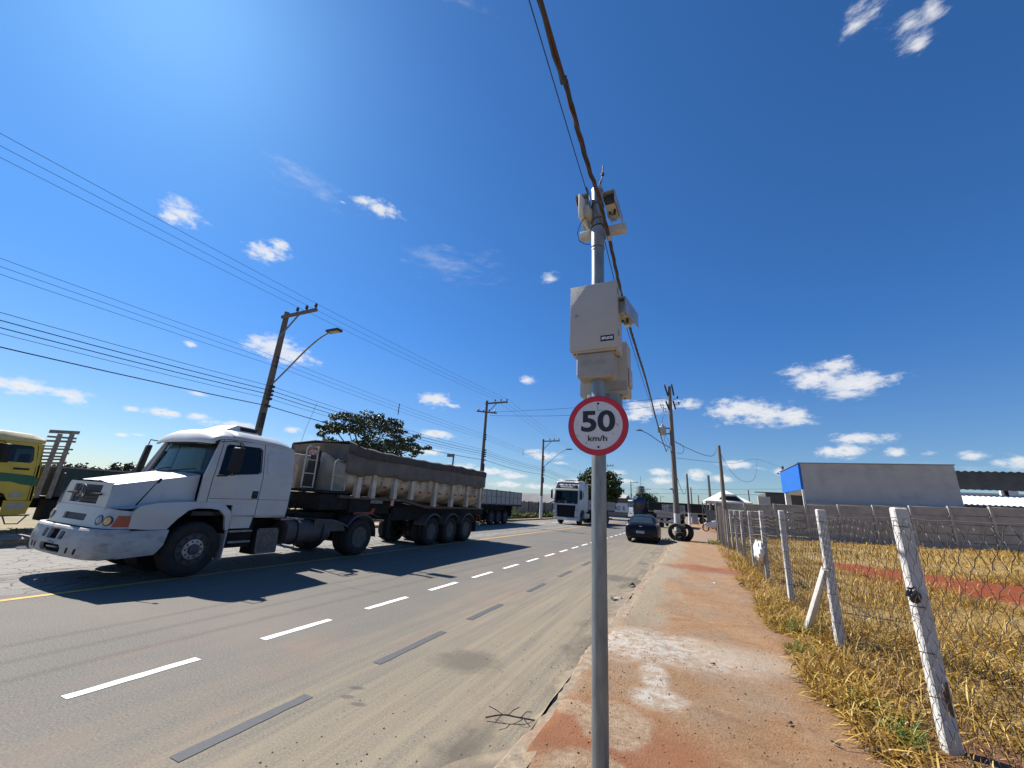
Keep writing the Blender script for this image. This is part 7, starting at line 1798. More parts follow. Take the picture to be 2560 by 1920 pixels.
mb = MB(TO2); mb.lathe([(.05, 0), (.07, .05), (.05, .09), (.06, .13), (.02, .2)], (TXP - .56, TYP, 7.03), (0, 0, 1), 10); mb.build('bushing', M_INS, xf)
for z in (6.55, 6.92):
    mb = MB(TO2); mb.box(TXP - .4, TXP - .1, TYP - .06, TYP + .06, z - .03, z + .03); mb.build('bracket', M_DKMET, xf)
for (x0, z0, x1, z1) in ((-.27, 9.75, -.12, 9.1), (.16, 9.75, .24, 9.1), (-.26, 8.72, -.10, 8.15), (.18, 8.72, .30, 8.15)):
    mb = MB(TO2); mb.bar((TXP + x0, TYP - .1, z0), (TXP + x1, TYP - .1, z1), .09, .10); mb.build('insulator_bracket', M_DKMET, tpl)
for (x, z) in ((-.28, 9.82), (.15, 9.84), (.46, 8.95), (.52, 8.55)):
    mb = MB(TO2); mb.lathe([(.02, 0), (.06, .04), (.03, .08), (.06, .12), (.03, .18)], (TXP + x, TYP - .1, z - .1), (0, 0, 1), 8); mb.build('insulator', M_INS, tpl)
for (x, z) in ((-.52, 8.30), (-.38, 8.0)):
    mb = MB(TO2); mb.tube([(TXP + x - .1, TYP - .15, z + .25), (TXP + x + .06, TYP - .15, z + .2), (TXP + x + .1, TYP - .15, z - .05), (TXP + x - .04, TYP - .15, z)], .025, 6, closed=True); mb.build('fuse_holder', M_DKMET, tpl)
mb = MB(TO2); mb.tube([(TXP + .1, TYP - .1, 8.75), (TXP + .46, TYP - .1, 8.90)], .015, 5); mb.tube([(TXP + .1, TYP - .1, 8.45), (TXP + .52, TYP - .1, 8.5)], .015, 5); mb.build('arrester_arm', M_DKMET, tpl)
for pts in ([(TXP - .56, TYP, 7.2), (TXP - .55, TYP - .1, 7.5), (TXP - .35, TYP - .15, 7.85)], [(TXP - .5, TYP, 6.5), (TXP - .45, TYP, 6.1), (TXP - .3, TYP, 5.75), (TXP - .15, TYP, 5.6)], [(TXP - .42, TYP, 6.5), (TXP - .3, TYP - .05, 6.2), (TXP - .2, TYP, 5.9), (TXP - .22, TYP, 5.6)], [(TXP - .15, TYP - .12, 5.5), (TXP - .1, TYP - .17, 5.0), (TXP - .02, TYP - .18, 4.2)]):
    mb = MB(TO2); mb.tube(spline(pts, 10), .012, 5); mb.build('jumper_lead', M_BLK, tpl)
lp = empty('street_lamp', (0, 0, 0)); lp.parent = tpl
mb = MB(TO2); mb.tube(spline([(TXP - .1, TYP, 5.58), (TXP - .8, TYP, 6.05), (TXP - 1.45, TYP, 6.55), (TXP - 1.85, TYP, 6.76)], 8), .025, 8); mb.build('arm', M_ARM, lp)
mb = MB(TO2); mb.hexa([(TXP - 2.25, TYP - .08, 6.80), (TXP - 1.82, TYP - .09, 6.76), (TXP - 1.82, TYP + .09, 6.76), (TXP - 2.25, TYP + .08, 6.80), (TXP - 2.2, TYP - .06, 6.85), (TXP - 1.84, TYP - .07, 6.84), (TXP - 1.84, TYP + .07, 6.84), (TXP - 2.2, TYP + .06, 6.85)]); mb.lathe([(.035, 0), (.035, .08)], (TXP - 2.0, TYP, 6.83), (0, 0, 1), 8); mb.build('lamp_head', M_ARM, lp)
mb = MB(TO2); mb.box(TXP - .30, TXP - .16, TYP - .1, TYP, 3.02, 3.10); mb.build('small_bracket', M_BLK, tpl)
# plain poles on the near side
GR = 'plain poles on the near side'
tele_pole(2.15, 36.0, 7.05, 'pale square pole rising behind the grey board fence', arm=False, low=False, m=M_POLEW, rb=.19, rt=.11, group=GR)
tele_pole(1.73, 52.0, 5.95, 'shorter dark pole in front of the white gazebo tent', arm=False, low=False, m=M_POLEC, rb=.19, rt=.12, group=GR)
tele_pole(-0.66, 62.5, 6.95, 'dark pole with whitewashed foot standing before the tarped trailer', arm=False, low=False, m=M_POLEC, rb=.2, rt=.12, lime=1.55, group=GR)
tele_pole(-0.45, 108.0, 7.5, 'thin pole far up the near side beyond the tarped trailer', arm=False, low=False, rb=.2, rt=.12, group=GR)
tele_pole(1.5, 150.0, 7.3, 'thinnest farthest pole on the near side', arm=False, low=False, rb=.22, rt=.14, group=GR)
tele_pole(10.5, 60.0, 7.95, 'dark pole with crossed insulators beside the blue fascia', arm=False, low=False, rb=.2, rt=.14, cross=True, group=GR)
tele_pole(7.55, 70.0, 5.4, 'short thin dark post over the outbuilding roof', arm=False, low=False, rb=.1, rt=.08, group=GR)
def cable(label, pts, r_, n=3, grp=None):
    mb = MB(); mb.tube(spline(pts, n), r_, 5); return tag(mb.build('overhead_cable', M_WIREK), label, 'cable', grp)
cable('drooping service cable from the transformer pole to the pale square pole', [(-.85, 27.4, 6.05), (-.4, 29, 5.98), (.8, 33, 5.95), (1.6, 35, 6.1), (1.95, 35.9, 6.75)], .02)
cable('loop of slack cable hanging at the right of the transformer pole', [(-.8, 27.4, 5.95), (-.55, 27.5, 5.9), (-.35, 27.6, 5.6), (-.5, 27.6, 5.3), (-.8, 27.5, 5.35)], .014, 8)
cable('sagging cable from the transformer pole to the whitewashed-foot pole', [(-.9, 27.4, 3.9), (-.85, 38, 3.4), (-.8, 50, 3.8), (-.66, 62.4, 5.9)], .02, 2)
cable('slack cable looping between the pale pole and the far wire', [(2.15, 36, 6.6), (3.0, 38, 5.2), (4.2, 41, 4.6), (5.4, 44, 5.2), (6.0, 46, 7.1)], .014, 2)
cable('long thin wire crossing over the lot towards the blue fascia', [(-.9, 27.4, 5.0), (3, 36, 5.65), (6, 46, 7.15), (10.5, 60, 7.7)], .012, 2)
cable('wire across the road between the transformer pole and the far crossarms', [(-1.1, 27.4, 9.0), (-8, 28, 8.7), (-15.2, 28.9, 8.85)], .012, 2)
cable('second wire across the road just under the first one', [(-1.1, 27.4, 8.5), (-8, 28, 8.15), (-15.2, 28.9, 8.55)], .012, 2)
cable('cable crossing far ahead over the blue truck', [(-15.6, 116, 7.2), (-8, 110, 6.9), (-.45, 108, 7.0), (12, 104, 7.4), (30, 100, 8)], .03, 1)
cable('lower cable crossing far ahead over the tarped trailer', [(-15.6, 116, 6.2), (-8, 110, 5.8), (-.45, 108, 6.0), (12, 104, 6.2), (40, 100, 6.4)], .03, 1)

# ------------------------------------------------------------------ trees
M_LEAF = []
def leaf_mat(name, a, b):
    m = bpy.data.materials.new(name); m.use_nodes = True; t = m.node_tree; p = t.nodes['Principled BSDF']
    g = t.nodes.new('ShaderNodeNewGeometry'); r_ = t.nodes.new('ShaderNodeValToRGB')
    r_.color_ramp.elements[0].color = (*a, 1); r_.color_ramp.elements[1].color = (*b, 1)
    t.links.new(g.outputs['Random Per Island'], r_.inputs['Fac']); t.links.new(r_.outputs['Color'], p.inputs['Base Color'])
    p.inputs['Roughness'].default_value = .5; p.inputs['Specular IOR Level'].default_value = .3
    return m
M_LEAFA = leaf_mat('leaves_dark_green', (0.022, 0.045, 0.014), (0.065, 0.085, 0.028))
M_LEAFB = leaf_mat('leaves_mixed_green', (0.025, 0.050, 0.014), (0.075, 0.085, 0.022))
M_LEAFC = leaf_mat('leaves_far', (0.035, 0.055, 0.025), (0.06, 0.075, 0.035))
M_WEED = leaf_mat('weeds_green', (0.10, 0.16, 0.03), (0.24, 0.25, 0.07))
M_BARK = mat('bark', (0.06, 0.045, 0.035), (0.035, 0.028, 0.022), .95, scale=6, bump=.6, bscale=20)
def mesh_np(name, V, F, m, parent=None, n=4):
    me = bpy.data.meshes.new(name); V = np.asarray(V, np.float32); F = np.asarray(F, np.int32)
    me.vertices.add(len(V)); me.vertices.foreach_set('co', V.ravel())
    me.loops.add(F.size); me.loops.foreach_set('vertex_index', F.ravel())
    me.polygons.add(len(F)); me.polygons.foreach_set('loop_start', np.arange(0, F.size, n, dtype=np.int32))
    me.update(calc_edges=True); me.validate()
    me.materials.append(m); o = bpy.data.objects.new(name, me); COL.objects.link(o); o.parent = parent
    return o
def leaves(centres, radii, n_per, size, g, flat=.45, droop=0.5):
    """leaf-sized folded faces gathered in uneven tufts"""
    V, F = [], []
    C_, R_ = np.asarray(centres), np.asarray(radii)
    tot = len(C_) * n_per
    idx = np.repeat(np.arange(len(C_)), n_per)
    d = g.normal(size=(tot, 3)); d /= np.linalg.norm(d, axis=1)[:, None]
    rad = R_[idx] * g.uniform(.25, 1, tot) ** .5
    P = C_[idx] + d * rad[:, None] * np.array([1, 1, flat])
    ax = g.normal(size=(tot, 3)) * np.array([1, 1, .6]) - np.array([0, 0, droop]); ax /= np.linalg.norm(ax, axis=1)[:, None]
    sd = np.cross(ax, g.normal(size=(tot, 3))); sd /= np.linalg.norm(sd, axis=1)[:, None]
    nn = np.cross(ax, sd)
    L = size * g.uniform(.6, 1.3, tot)[:, None]; Wd = L * .36
    a = P; b = P + ax * L * .5 + sd * Wd + nn * L * .08; c = P + ax * L; e = P + ax * L * .5 - sd * Wd + nn * L * .08
    V = np.stack([a, b, c, e], 1).reshape(-1, 3)
    F = np.arange(tot * 4).reshape(-1, 4)
    return V, F
def tree(name, loc, tufts, n_per, size, mleaf, label, trunk_h, seed, flat=.5, cat='tree', grp=None, rtr=.16):
    g = np.random.default_rng(seed); root = empty(name, loc, 0, label, cat, grp)
    tufts = np.asarray(tufts, float)
    mb = MB()
    top = Vector((g.uniform(-.2, .2), g.uniform(-.2, .2), trunk_h))
    mb.tube([(0, 0, -.1), (g.uniform(-.1, .1), g.uniform(-.1, .1), trunk_h * .5), top], [rtr, rtr * .8, rtr * .7], 10); mb.build('trunk', M_BARK, root)
    for i in range(0, len(tufts)):
        if i % max(1, len(tufts) // 16): continue
        c = Vector(tufts[i, :3]); md = top.lerp(c, .5) + Vector((g.uniform(-.3, .3), g.uniform(-.3, .3), g.uniform(-.1, .25)))
        mb = MB(); mb.tube(spline([top, md, c], 3), [x for x in np.linspace(rtr * .45, rtr * .08, len(spline([top, md, c], 3)))], 6); mb.build('limb', M_BARK, root)
    V, F = leaves(tufts[:, :3], tufts[:, 3], n_per, size, g, flat)
    mesh_np('crown', V, F, mleaf, root)
    return root
# wide, layered, open-crowned tree behind the dump trailer; read in the plane X=-24
g = np.random.default_rng(5)
T = []
O1 = np.array([-24.0, 24.5, 0.1])
lay = [(21.8, 7.3, 1.1), (22.6, 7.15, 1.2), (23.6, 7.45, 1.0), (24.7, 7.55, .9), (25.6, 7.65, .9), (26.3, 7.8, .8), (20.9, 6.2, .6), (21.4, 6.1, .8), (20.5, 6.15, .4), (22.2, 6.3, 1.0), (23.3, 6.4, 1.1), (24.4, 6.6, 1.1), (25.6, 6.9, 1.1), (26.8, 7.3, .9), (27.8, 7.3, .9), (28.6, 7.0, .7), (28.9, 6.6, .5), (22.6, 5.3, 1.1), (23.8, 5.3, 1.2), (25.0, 5.6, 1.3), (26.3, 5.9, 1.2), (27.4, 6.2, 1.1), (28.0, 5.7, .8), (28.3, 5.2, .7), (24.2, 4.5, 1.2), (25.8, 4.7, 1.2), (27.2, 5.0, .9), (21.4, 5.2, .6), (22.2, 4.8, .8), (23.4, 4.9, 1.0), (26.2, 5.2, 1.1), (24.8, 5.0, 1.1), (28.6, 5.9, .7), (29.0, 6.3, .5), (27.0, 5.5, 1.0), (30.6, 6.2, .75), (31.1, 6.0, .6), (30.2, 5.6, .5), (31.2, 6.4, .4)]
for (yy, zz, rr_) in lay:
    for k in range(5):
        T.append((g.uniform(-1.3, 1.3), yy - O1[1] + g.normal() * rr_ * .5, zz - O1[2] + g.normal() * .22, rr_ * g.uniform(.38, .75)))
tree('spreading_tree', tuple(O1), T, 70, .20, M_LEAFA, 'wide spreading tree with open layered crown behind the dump trailer', 3.2, 21, .42, rtr=.2)
def ball(n, rx, ry, zc, rz, g, r0=.6):
    out = []
    for _ in range(n):
        d = g.normal(size=3); d /= np.linalg.norm(d); q = g.uniform(.35, 1) ** .5
        out.append((d[0] * rx * q, d[1] * ry * q, zc + d[2] * rz * q, r0 * g.uniform(.6, 1.25)))
    return out
tree('round_tree', (-13.4, 64.0, .1), ball(120, 3.4, 3.2, 4.5, 2.7, np.random.default_rng(8), .75) + [(-1.4, 0, 7.2, .7), (-.7, 0, 7.3, .6), (-2.8, 0, 5.9, .7)], 80, .34, M_LEAFB, 'dense round dark green tree behind the white cab-over truck', 2.4, 22, .8)
tree('bushy_tree', (-9.9, 96.0, .1), ball(80, 2.9, 2.2, 2.9, 2.1, np.random.default_rng(9), .8), 70, .42, M_LEAFB, 'bushy green tree in front of the water tank', 1.6, 23, .8)
for i, (yy, xx, rx, zc, rz, lab) in enumerate(((39.6, -120, 3.2, 2.4, 1.8, 'low far tree right of the wooden stake rack on the horizon'), (43.0, -120, 2.6, 1.9, 1.3, 'smaller far tree just left of the gap in the horizon trees'), (44.9, -122, 1.3, 1.9, 1.2, 'smallest rounded far tree over the white bonnet'), (49.5, -120, 3.4, 2.6, 2.2, 'largest far tree seen above the bonnet beside the mirror'))):
    tree('distant_tree', (xx, yy, .0), ball(46, rx, rx * 1.1, zc, rz, np.random.default_rng(30 + i), .9), 40, .6, M_LEAFC, lab, 1.2, 40 + i, .8, grp='trees on the far horizon')
tag(sheet('hill', -900, -300, 60, 700, 12, 12, lambda x, y: 6.5 * math.sin(math.pi * (x + 900) / 600) * math.sin(math.pi * (y - 60) / 640), M_EARTH), kind='structure')

# weeds and wall along the far side beyond the white truck
M_WALLG = mat('far_wall_block', (0.24, 0.22, 0.19), (0.17, 0.16, 0.14), .9, scale=1.2, bump=.3)
fw_ = empty('block_wall', (-17.9, 44, .1), 0, 'grey block wall among tall weeds on the far side by the white cab-over', 'wall')
for i in range(26):
    y = 20 + i * 2.4
    mb = MB((-17.9, 44, .1)); mb.box(-17.98, -17.84, y + .06, y + 2.34, .0, 1.78); mb.build('panel', M_WALLG, fw_)
    mb = MB((-17.9, 44, .1)); mb.box(-17.99, -17.80, y - .055, y + .055, .0, 1.9); mb.build('post', M_WALLG, fw_)
vf_ = empty('verge_fence', (-17.2, 46, .1), 0, 'row of dark timber posts standing in weeds on the far verge', 'fence')
for y in (37.5, 40.6, 43.8, 47.0, 49.2, 52.4):
    mb = MB((-17.2, 46, .1)); mb.box(-17.27, -17.13, y - .07, y + .07, 0, 1.8); mb.build('post', M_BOARD, vf_)
    mb = MB((-17.2, 46, .1)); mb.box(-17.29, -17.11, y - .09, y + .09, 1.80, 1.92); mb.build('post_cap', M_LIME, vf_)
wh = empty('long_warehouse', (-32, 78, .1), 0, 'long low warehouse with a grey roof beyond the far wall', 'building')
mb = MB((-32, 78, .1)); mb.box(-60, -22.5, 74, 92, 0, 1.9); mb.build('wall', M_WALLG, wh)
M_ROOFG = mat('roof_fibre_cement', (0.185, 0.175, 0.17), (0.14, 0.133, 0.13), .9, scale=.4, stretch=(1, .2, 1))
mb = MB((-32, 78, .1)); mb.prism([(73.2, 1.85), (76.5, 3.15), (83, 3.7), (93, 1.9)], lambda u, v, w: (w, u, v), -60.5, -22); mb.build('roof', M_ROOFG, wh)
for x in (-33.5, -24.9):
    mb = MB((-32, 78, .1)); mb.bar((x, 73.25, 1.93), (x + 1.8, 76.4, 3.24), .35, .05); mb.build('roof_light_strip', mat('roof_light', (.36, .32, .24), (.3, .27, .2), .6), wh)
# yard wall with lettering and shed far ahead
yw_ = empty('lettered_wall', (-13, 80, .1), 0, 'low whitewashed wall lettered AO R beyond the white cab-over', 'wall')
mb = MB(); mb.box(-9, 3.6, -.1, .1, .5, 2.55); mb.build('panel', M_WHITEP, yw_)
mb = MB(); mb.box(-9, 3.6, -.13, -.102, -.1, .9); mb.build('plinth', M_WALLG, yw_)
text_part('ÃO  R', 1.15, M_LETB, yw_, lambda x, y, z: (x, -.115 - z * .3, y), 'wall_lettering', .01, .02, fit=(.12, 1.66, 2.0, .98))
yb = empty('yard_shed', (-16, 92, .1), 0, 'dark shed with a pale roof behind the lettered wall', 'building')
mb = MB(); mb.box(-5, 5.5, 0, 8, 0, 3.7); mb.build('wall', M_BOARD, yb)
mb = MB(); mb.prism([(-.5, 3.7), (4, 4.6), (8.5, 3.7)], lambda u, v, w: (w, u, v), -5.4, 2.5); mb.build('roof', mat('yard_roof', (.42, .41, .39), (.33, .32, .3), .7), yb)
tk = empty('water_tank', (-14.7, 130, .1), 0, 'tall cylindrical grey-green water tank above the far trees', 'tank')
mb = MB(); mb.lathe([(1.2, 0), (1.2, 8.15), (1.05, 8.35), (0, 8.35)], (0, 0, 0), (0, 0, 1), 24); mb.build('drum', mat('tank_green_grey', (.11, .14, .135), (.08, .105, .10), .6, scale=.6), tk)
for z in (2.8, 5.4):
    mb = MB(); mb.lathe([(1.2, -.06), (1.24, 0), (1.2, .06)], (0, 0, z), (0, 0, 1), 24); mb.build('hoop', M_DKMET, tk)
mb = MB(); mb.tube([(.2, 0, 8.2), (.2, 0, 11.2)], .05, 5); mb.build('lightning_rod', M_DKMET, tk)

# gazebo tent with its dark stall
tn = empty('gazebo_tent', (3.1, 49.5, .1), R(4), 'white peaked gazebo tent over a dark stall beyond the board fence', 'tent')
M_TENT = mat('tent_canvas', (.74, .70, .60), (.66, .62, .53), .8, scale=2)
mb = MB(); a = 2.1
mb.add([(-a, -a, 2.9), (a, -a, 2.9), (a, a, 2.9), (-a, a, 2.9), (0, 0, 4.15)], [(0, 1, 4), (1, 2, 4), (2, 3, 4), (3, 0, 4)]); mb.build('canopy', M_TENT, tn, smooth=0)
for (p, q) in (((-a, -a), (a, -a)), ((a, -a), (a, a)), ((a, a), (-a, a)), ((-a, a), (-a, -a))):
    mb = MB(); mb.add([(p[0], p[1], 2.9), (q[0], q[1], 2.9), (q[0] * 1.005, q[1] * 1.005, 2.68), (p[0] * 1.005, p[1] * 1.005, 2.68)], [(0, 1, 2, 3)]); mb.build('valance', M_TENT, tn, smooth=0)
for x in (-a, a):
    for y in (-a, a):
        mb = MB(); mb.tube([(x, y, 0), (x, y, 2.9)], .04, 6); mb.build('leg', M_ARM, tn)
st = empty('market_stall', (3.0, 47.6, .1), 0, 'dark roofed stall frame in front of the gazebo tent', 'stall')
mb = MB(); mb.add([(-1.1, 0, 2.5), (1.9, 0, 2.5), (1.9, 1.4, 2.5), (-1.1, 1.4, 2.5), (-.3, .1, 3.45), (1.0, .1, 3.45), (1.0, 1.3, 3.45), (-.3, 1.3, 3.45)], [(0, 1, 5, 4), (1, 2, 6, 5), (2, 3, 7, 6), (3, 0, 4, 7), (4, 5, 6, 7)]); mb.build('roof', M_CHAS, st)
mb = MB(); mb.box(-.35, 1.05, .02, 1.3, 3.46, 3.66); mb.build('roof_bundle', M_LETW, st, bevel=.06)
for x in (-1.0, 1.8):
    mb = MB(); mb.tube([(x, .1, 0), (x, .1, 2.5)], .05, 6); mb.build('leg', M_ARM, st)
mb = MB(); mb.box(-1.9, -.6, -.4, -.3, .45, 1.95); mb.build('side_sheet', mat('stall_sheet', (.17, .175, .18), (.13, .135, .14), .8), st)
lean = empty('lean_to_frame', (1.35, 47, .1), 0, 'slanted light frame of the stall beside the shorter dark pole', 'frame')
for dx in (-.55, -.2):
    mb = MB(); mb.tube([(dx, 0, 2.75), (dx + .55, 0, .3)], .035, 5); mb.build('prop', M_ARM, lean)
mb = MB(); mb.tube([(-.6, 0, 2.75), (1.0, 0, 2.8)], .035, 5); mb.build('top_rail', M_ARM, lean)
# motorcycle parked by the stall (simple but with its own parts)
mo = empty('motorcycle', (1.45, 44.0, .1), R(25), 'parked motorcycle with a white fairing beside the board fence', 'motorcycle')
for x in (-.62, .62):
    mb = MB(); mb.tube([(x + .30 * math.cos(t), 0, .32 + .30 * math.sin(t)) for t in np.linspace(0, 6.28, 25)[:-1]], .05, 6, closed=True); w_ = mb.build('wheel', M_TYRE, mo)
    mb = MB(); mb.lathe([(.06, -.04), (.06, .04)], (x, 0, .32), (0, 1, 0), 10); mb.build('hub', M_SILV, w_)
mb = MB(); mb.loft([[(x, -w_ / 2, z0), (x, w_ / 2, z0), (x, w_ / 2, z1), (x, -w_ / 2, z1)] for x, w_, z0, z1 in ((-.75, .12, .55, .72), (-.35, .3, .35, .85), (.1, .34, .3, .95), (.5, .3, .4, 1.0), (.75, .12, .55, .8))]); mb.build('fairing', M_WHITEP, mo, bevel=.03)
mb = MB(); mb.box(-.6, .1, -.13, .13, .84, .93); mb.build('seat', M_BLK, mo, bevel=.04)
mb = MB(); mb.tube([(.45, -.36, 1.12), (.5, 0, 1.08), (.45, .36, 1.12)], .02, 6); mb.build('handlebar', M_BLK, mo)
mb = MB(); mb.tube([(.62, .08, .32), (.45, .08, 1.05)], .025, 6); mb.build('fork', M_DKMET, mo)
bd = empty('sandwich_board', (-.05, 66.0, .1), R(8), 'pale leaning board standing by the whitewashed-foot pole', 'board')
mb = MB(); mb.hexa([(-.35, 0, 0), (.55, 0, 0), (.55, .05, 0), (-.35, .05, 0), (-.3, .4, 1.45), (.45, .4, 1.45), (.45, .45, 1.45), (-.3, .45, 1.45)]); mb.build('panel', mat('board_pale', (.36, .36, .33), (.26, .27, .25), .7, scale=4), bd)
mb = MB(); mb.bar((.1, .45, 1.2), (.1, .9, 0), .06, .04); mb.build('prop', M_BOARD, bd)

# ------------------------------------------------------------------ grass, weeds, litter
def blades(P, L, Wd, g, lean=.6, curl=.7, segs=3):
    """bent tapering leaf ribbons; P base points, L lengths, Wd widths"""
    n = len(P); az = g.uniform(0, 2 * np.pi, n)
    d = np.stack([np.cos(az), np.sin(az), np.zeros(n)], 1)
    el = g.uniform(1.0 - lean, 1.5, n)
    s_az = az + np.pi / 2 + g.normal(0, .4, n)
    sd = np.stack([np.cos(s_az), np.sin(s_az), g.normal(0, .25, n)], 1)
    rows = []
    p = P.copy()
    c = g.uniform(.2, 1.0, n) * curl
    for k in range(segs + 1):
        t = k / segs
        w = Wd * (0.55 + 0.9 * t - 1.4 * t * t) if k < segs else Wd * .02
        rows.append(p - sd * w[:, None] / 2); rows.append(p + sd * w[:, None] / 2)
        a = el - c * (k + .5) * 1.25
        p = p + (d * np.cos(a)[:, None] + np.array([0, 0, 1]) * np.sin(a)[:, None]) * (L / segs)[:, None]
        p[:, 2] = np.maximum(p[:, 2], P[:, 2] + .012)
    V = np.stack(rows, 1)
    V = V.reshape(-1, 3)
    m = 2 * (segs + 1)
    base = (np.arange(n) * m)[:, None, None]
    q = np.array([[2 * k, 2 * k + 1, 2 * k + 3, 2 * k + 2] for k in range(segs)])[None]
    return V, (base + q).reshape(-1, 4)
M_STRAW = bpy.data.materials.new('dry_grass'); M_STRAW.use_nodes = True
_t = M_STRAW.node_tree; _p = _t.nodes['Principled BSDF']; _p.inputs['Roughness'].default_value = .55; _p.inputs['Specular IOR Level'].default_value = .35
_g = _t.nodes.new('ShaderNodeNewGeometry'); _r = _t.nodes.new('ShaderNodeValToRGB')
_cr = _r.color_ramp; _cr.elements[0].position = 0; _cr.elements[0].color = (.12, .060, .012, 1); _cr.elements[1].position = 1; _cr.elements[1].color = (.70, .51, .18, 1)
for pos, c_ in ((.3, (.25, .135, .022, 1)), (.6, (.41, .25, .042, 1)), (.84, (.54, .36, .085, 1))):
    e_ = _cr.elements.new(pos); e_.color = c_
_t.links.new(_g.outputs['Random Per Island'], _r.inputs['Fac']); _t.links.new(_r.outputs['Color'], _p.inputs['Base Color'])
_tl = _t.nodes.new('ShaderNodeBsdfTranslucent'); _t.links.new(_r.outputs['Color'], _tl.inputs['Color'])
_mx = _t.nodes.new('ShaderNodeMixShader'); _mx.inputs[0].default_value = .3
_t.links.new(_p.outputs[0], _mx.inputs[1]); _t.links.new(_tl.outputs[0], _mx.inputs[2]); _t.links.new(_mx.outputs[0], _t.nodes['Material Output'].inputs['Surface'])
g = np.random.default_rng(77)
def clump(x, y):
    return .5 + .5 * np.sin(x * 1.7 + 1.3 * np.sin(y * .9)) * np.sin(y * 1.5 + 1.1 * np.sin(x * 1.1 + 2))
def lotz(P): return np.array([lot_z(a, b) for a, b in P])
def scatter(n, x0, x1, y0, y1, power=1.0):
    x = g.uniform(x0, x1, n); y = y0 + (y1 - y0) * g.uniform(0, 1, n) ** power
    return x, y
def stripe_mask(x, y):
    s_ = .55 * x + y + 1.6 * np.sin(x * .8 + 1) + 1.0 * np.sin(y * .9 + x * .4)
    return (s_ > 17.0) & (s_ < 23.4) & (x > 4.2)
VV, FF = [], []; nv = 0
def put(x, y, l0, l1, w0, w1, dens=1.0, edge=True, lean=.6, curl=.7, segs=3):
    global nv
    keep = g.uniform(0, 1, len(x)) < (.35 + .65 * clump(x, y)) * dens
    keep &= ~(stripe_mask(x, y) & (g.uniform(0, 1, len(x)) < .92))
    if edge:
        lim = 1.10 + .20 * np.sin(y * 1.9) + .13 * np.sin(y * 5.1 + 1) - .18 * np.exp(-((y - 8.5) / 3) ** 2)
        keep &= x > lim + g.exponential(.05, len(x)) - .06
    x, y = x[keep], y[keep]
    z = lotz(np.stack([x, y], 1)) - .01
    P = np.stack([x, y, z], 1)
    L = g.uniform(l0, l1, len(x)) * (.65 + .6 * clump(x, y)); Wd = g.uniform(w0, w1, len(x))
    V, F = blades(P, L, Wd, g, lean, curl, segs); VV.append(V); FF.append(F + nv); nv += len(V)
x, y = scatter(78000, 0.95, 7.5, 2.0, 9.0); put(x, y, .12, .38, .010, .022, lean=.85, curl=.9)
x, y = scatter(15000, 1.0, 2.3, 2.0, 12.0); put(x, y, .12, .38, .010, .022, lean=.8, curl=.8)
x, y = scatter(76000, 0.9, 13.0, 8.0, 20.0); put(x, y, .12, .36, .014, .026, lean=.8, curl=.8, segs=2)
x, y = scatter(5000, 0.9, 2.2, 11.0, 30.0); put(x, y, .15, .36, .014, .028, lean=.7, segs=2)
x, y = scatter(36000, 2.0, 26.0, 19.0, 36.3); put(x, y, .14, .40, .025, .05, lean=.75, curl=.7, segs=2, edge=False)
x, y = scatter(9000, 8, 26.0, 8, 20.0); put(x, y, .14, .38, .022, .04, lean=.8, curl=.7, segs=2, edge=False)
dg = mesh_np('dry_grass', np.concatenate(VV), np.concatenate(FF), M_STRAW); tag(dg, kind='stuff')
# green weeds between the dry blades, tufts along the fence line
M_GRN = leaf_mat('green_grass', (0.05, 0.12, 0.015), (0.16, 0.24, 0.045))
for i, (tx, ty, rr_, n_, h_, lab) in enumerate(((1.36, 8.05, .26, 260, .34, 'green grass tuft by the foot of the fence brace'), (1.12, 6.9, .16, 130, .24, 'small green grass tuft on the footpath edge level with the lime wash'), (1.30, 5.3, .2, 190, .26, 'green grass tuft left of the nearest white post'), (1.42, 4.85, .17, 150, .26, 'green grass tuft nearest the torn paper scrap'), (1.50, 3.75, .2, 180, .24, 'green grass tuft at the foot of the nearest white post'), (2.1, 4.3, .2, 120, .3, 'thin green tuft behind the nearest white post'), (1.05, 26.6, .5, 220, .4, 'green tuft at the foot of the tall boards'), (-1.55, 26.3, .3, 90, .22, 'green sprigs on the kerb beside the old tyres'))):
    a_ = g.uniform(0, 6.28, n_); q_ = rr_ * g.uniform(0, 1, n_) ** .6
    P = np.stack([tx + q_ * np.cos(a_), ty + q_ * np.sin(a_), np.full(n_, .09)], 1)
    V, F = blades(P, g.uniform(.4, 1, n_) * h_, g.uniform(.006, .013, n_) * (1 if ty < 15 else 3), g, .5, .5, 3)
    tag(mesh_np('grass_tuft', V, F, M_GRN), lab, 'grass tuft', 'green grass tufts')
# weeds on the far verge
VV, FF, nv = [], [], 0
n_ = 9000; x = g.uniform(-17.8, -16.6, n_); y = g.uniform(20, 75, n_)
V, F = blades(np.stack([x, y, np.full(n_, .08)], 1), g.uniform(.3, 1.35, n_) * (.4 + .6 * clump(x * .6, y * .35)), g.uniform(.05, .11, n_), g, .4, .4, 2)
tag(mesh_np('verge_weeds', V, F, M_WEED), kind='stuff')
n_ = 1800; x = g.uniform(-18.8, -17.0, n_); y = g.uniform(2, 14, n_)
V, F = blades(np.stack([x, y, np.full(n_, .08)], 1), g.uniform(.05, .16, n_), g.uniform(.02, .05, n_), g, .6, .6, 2)
tag(mesh_np('far_grass', V, F, M_WEED), kind='stuff')
rd_ = empty('reed_clump', (-16.9, 34.6, .1), 0, 'tall reedy clump at the tail of the grey drop-side trailer', 'plant')
n_ = 420; a_ = g.uniform(0, 6.28, n_); q_ = .7 * g.uniform(0, 1, n_) ** .6
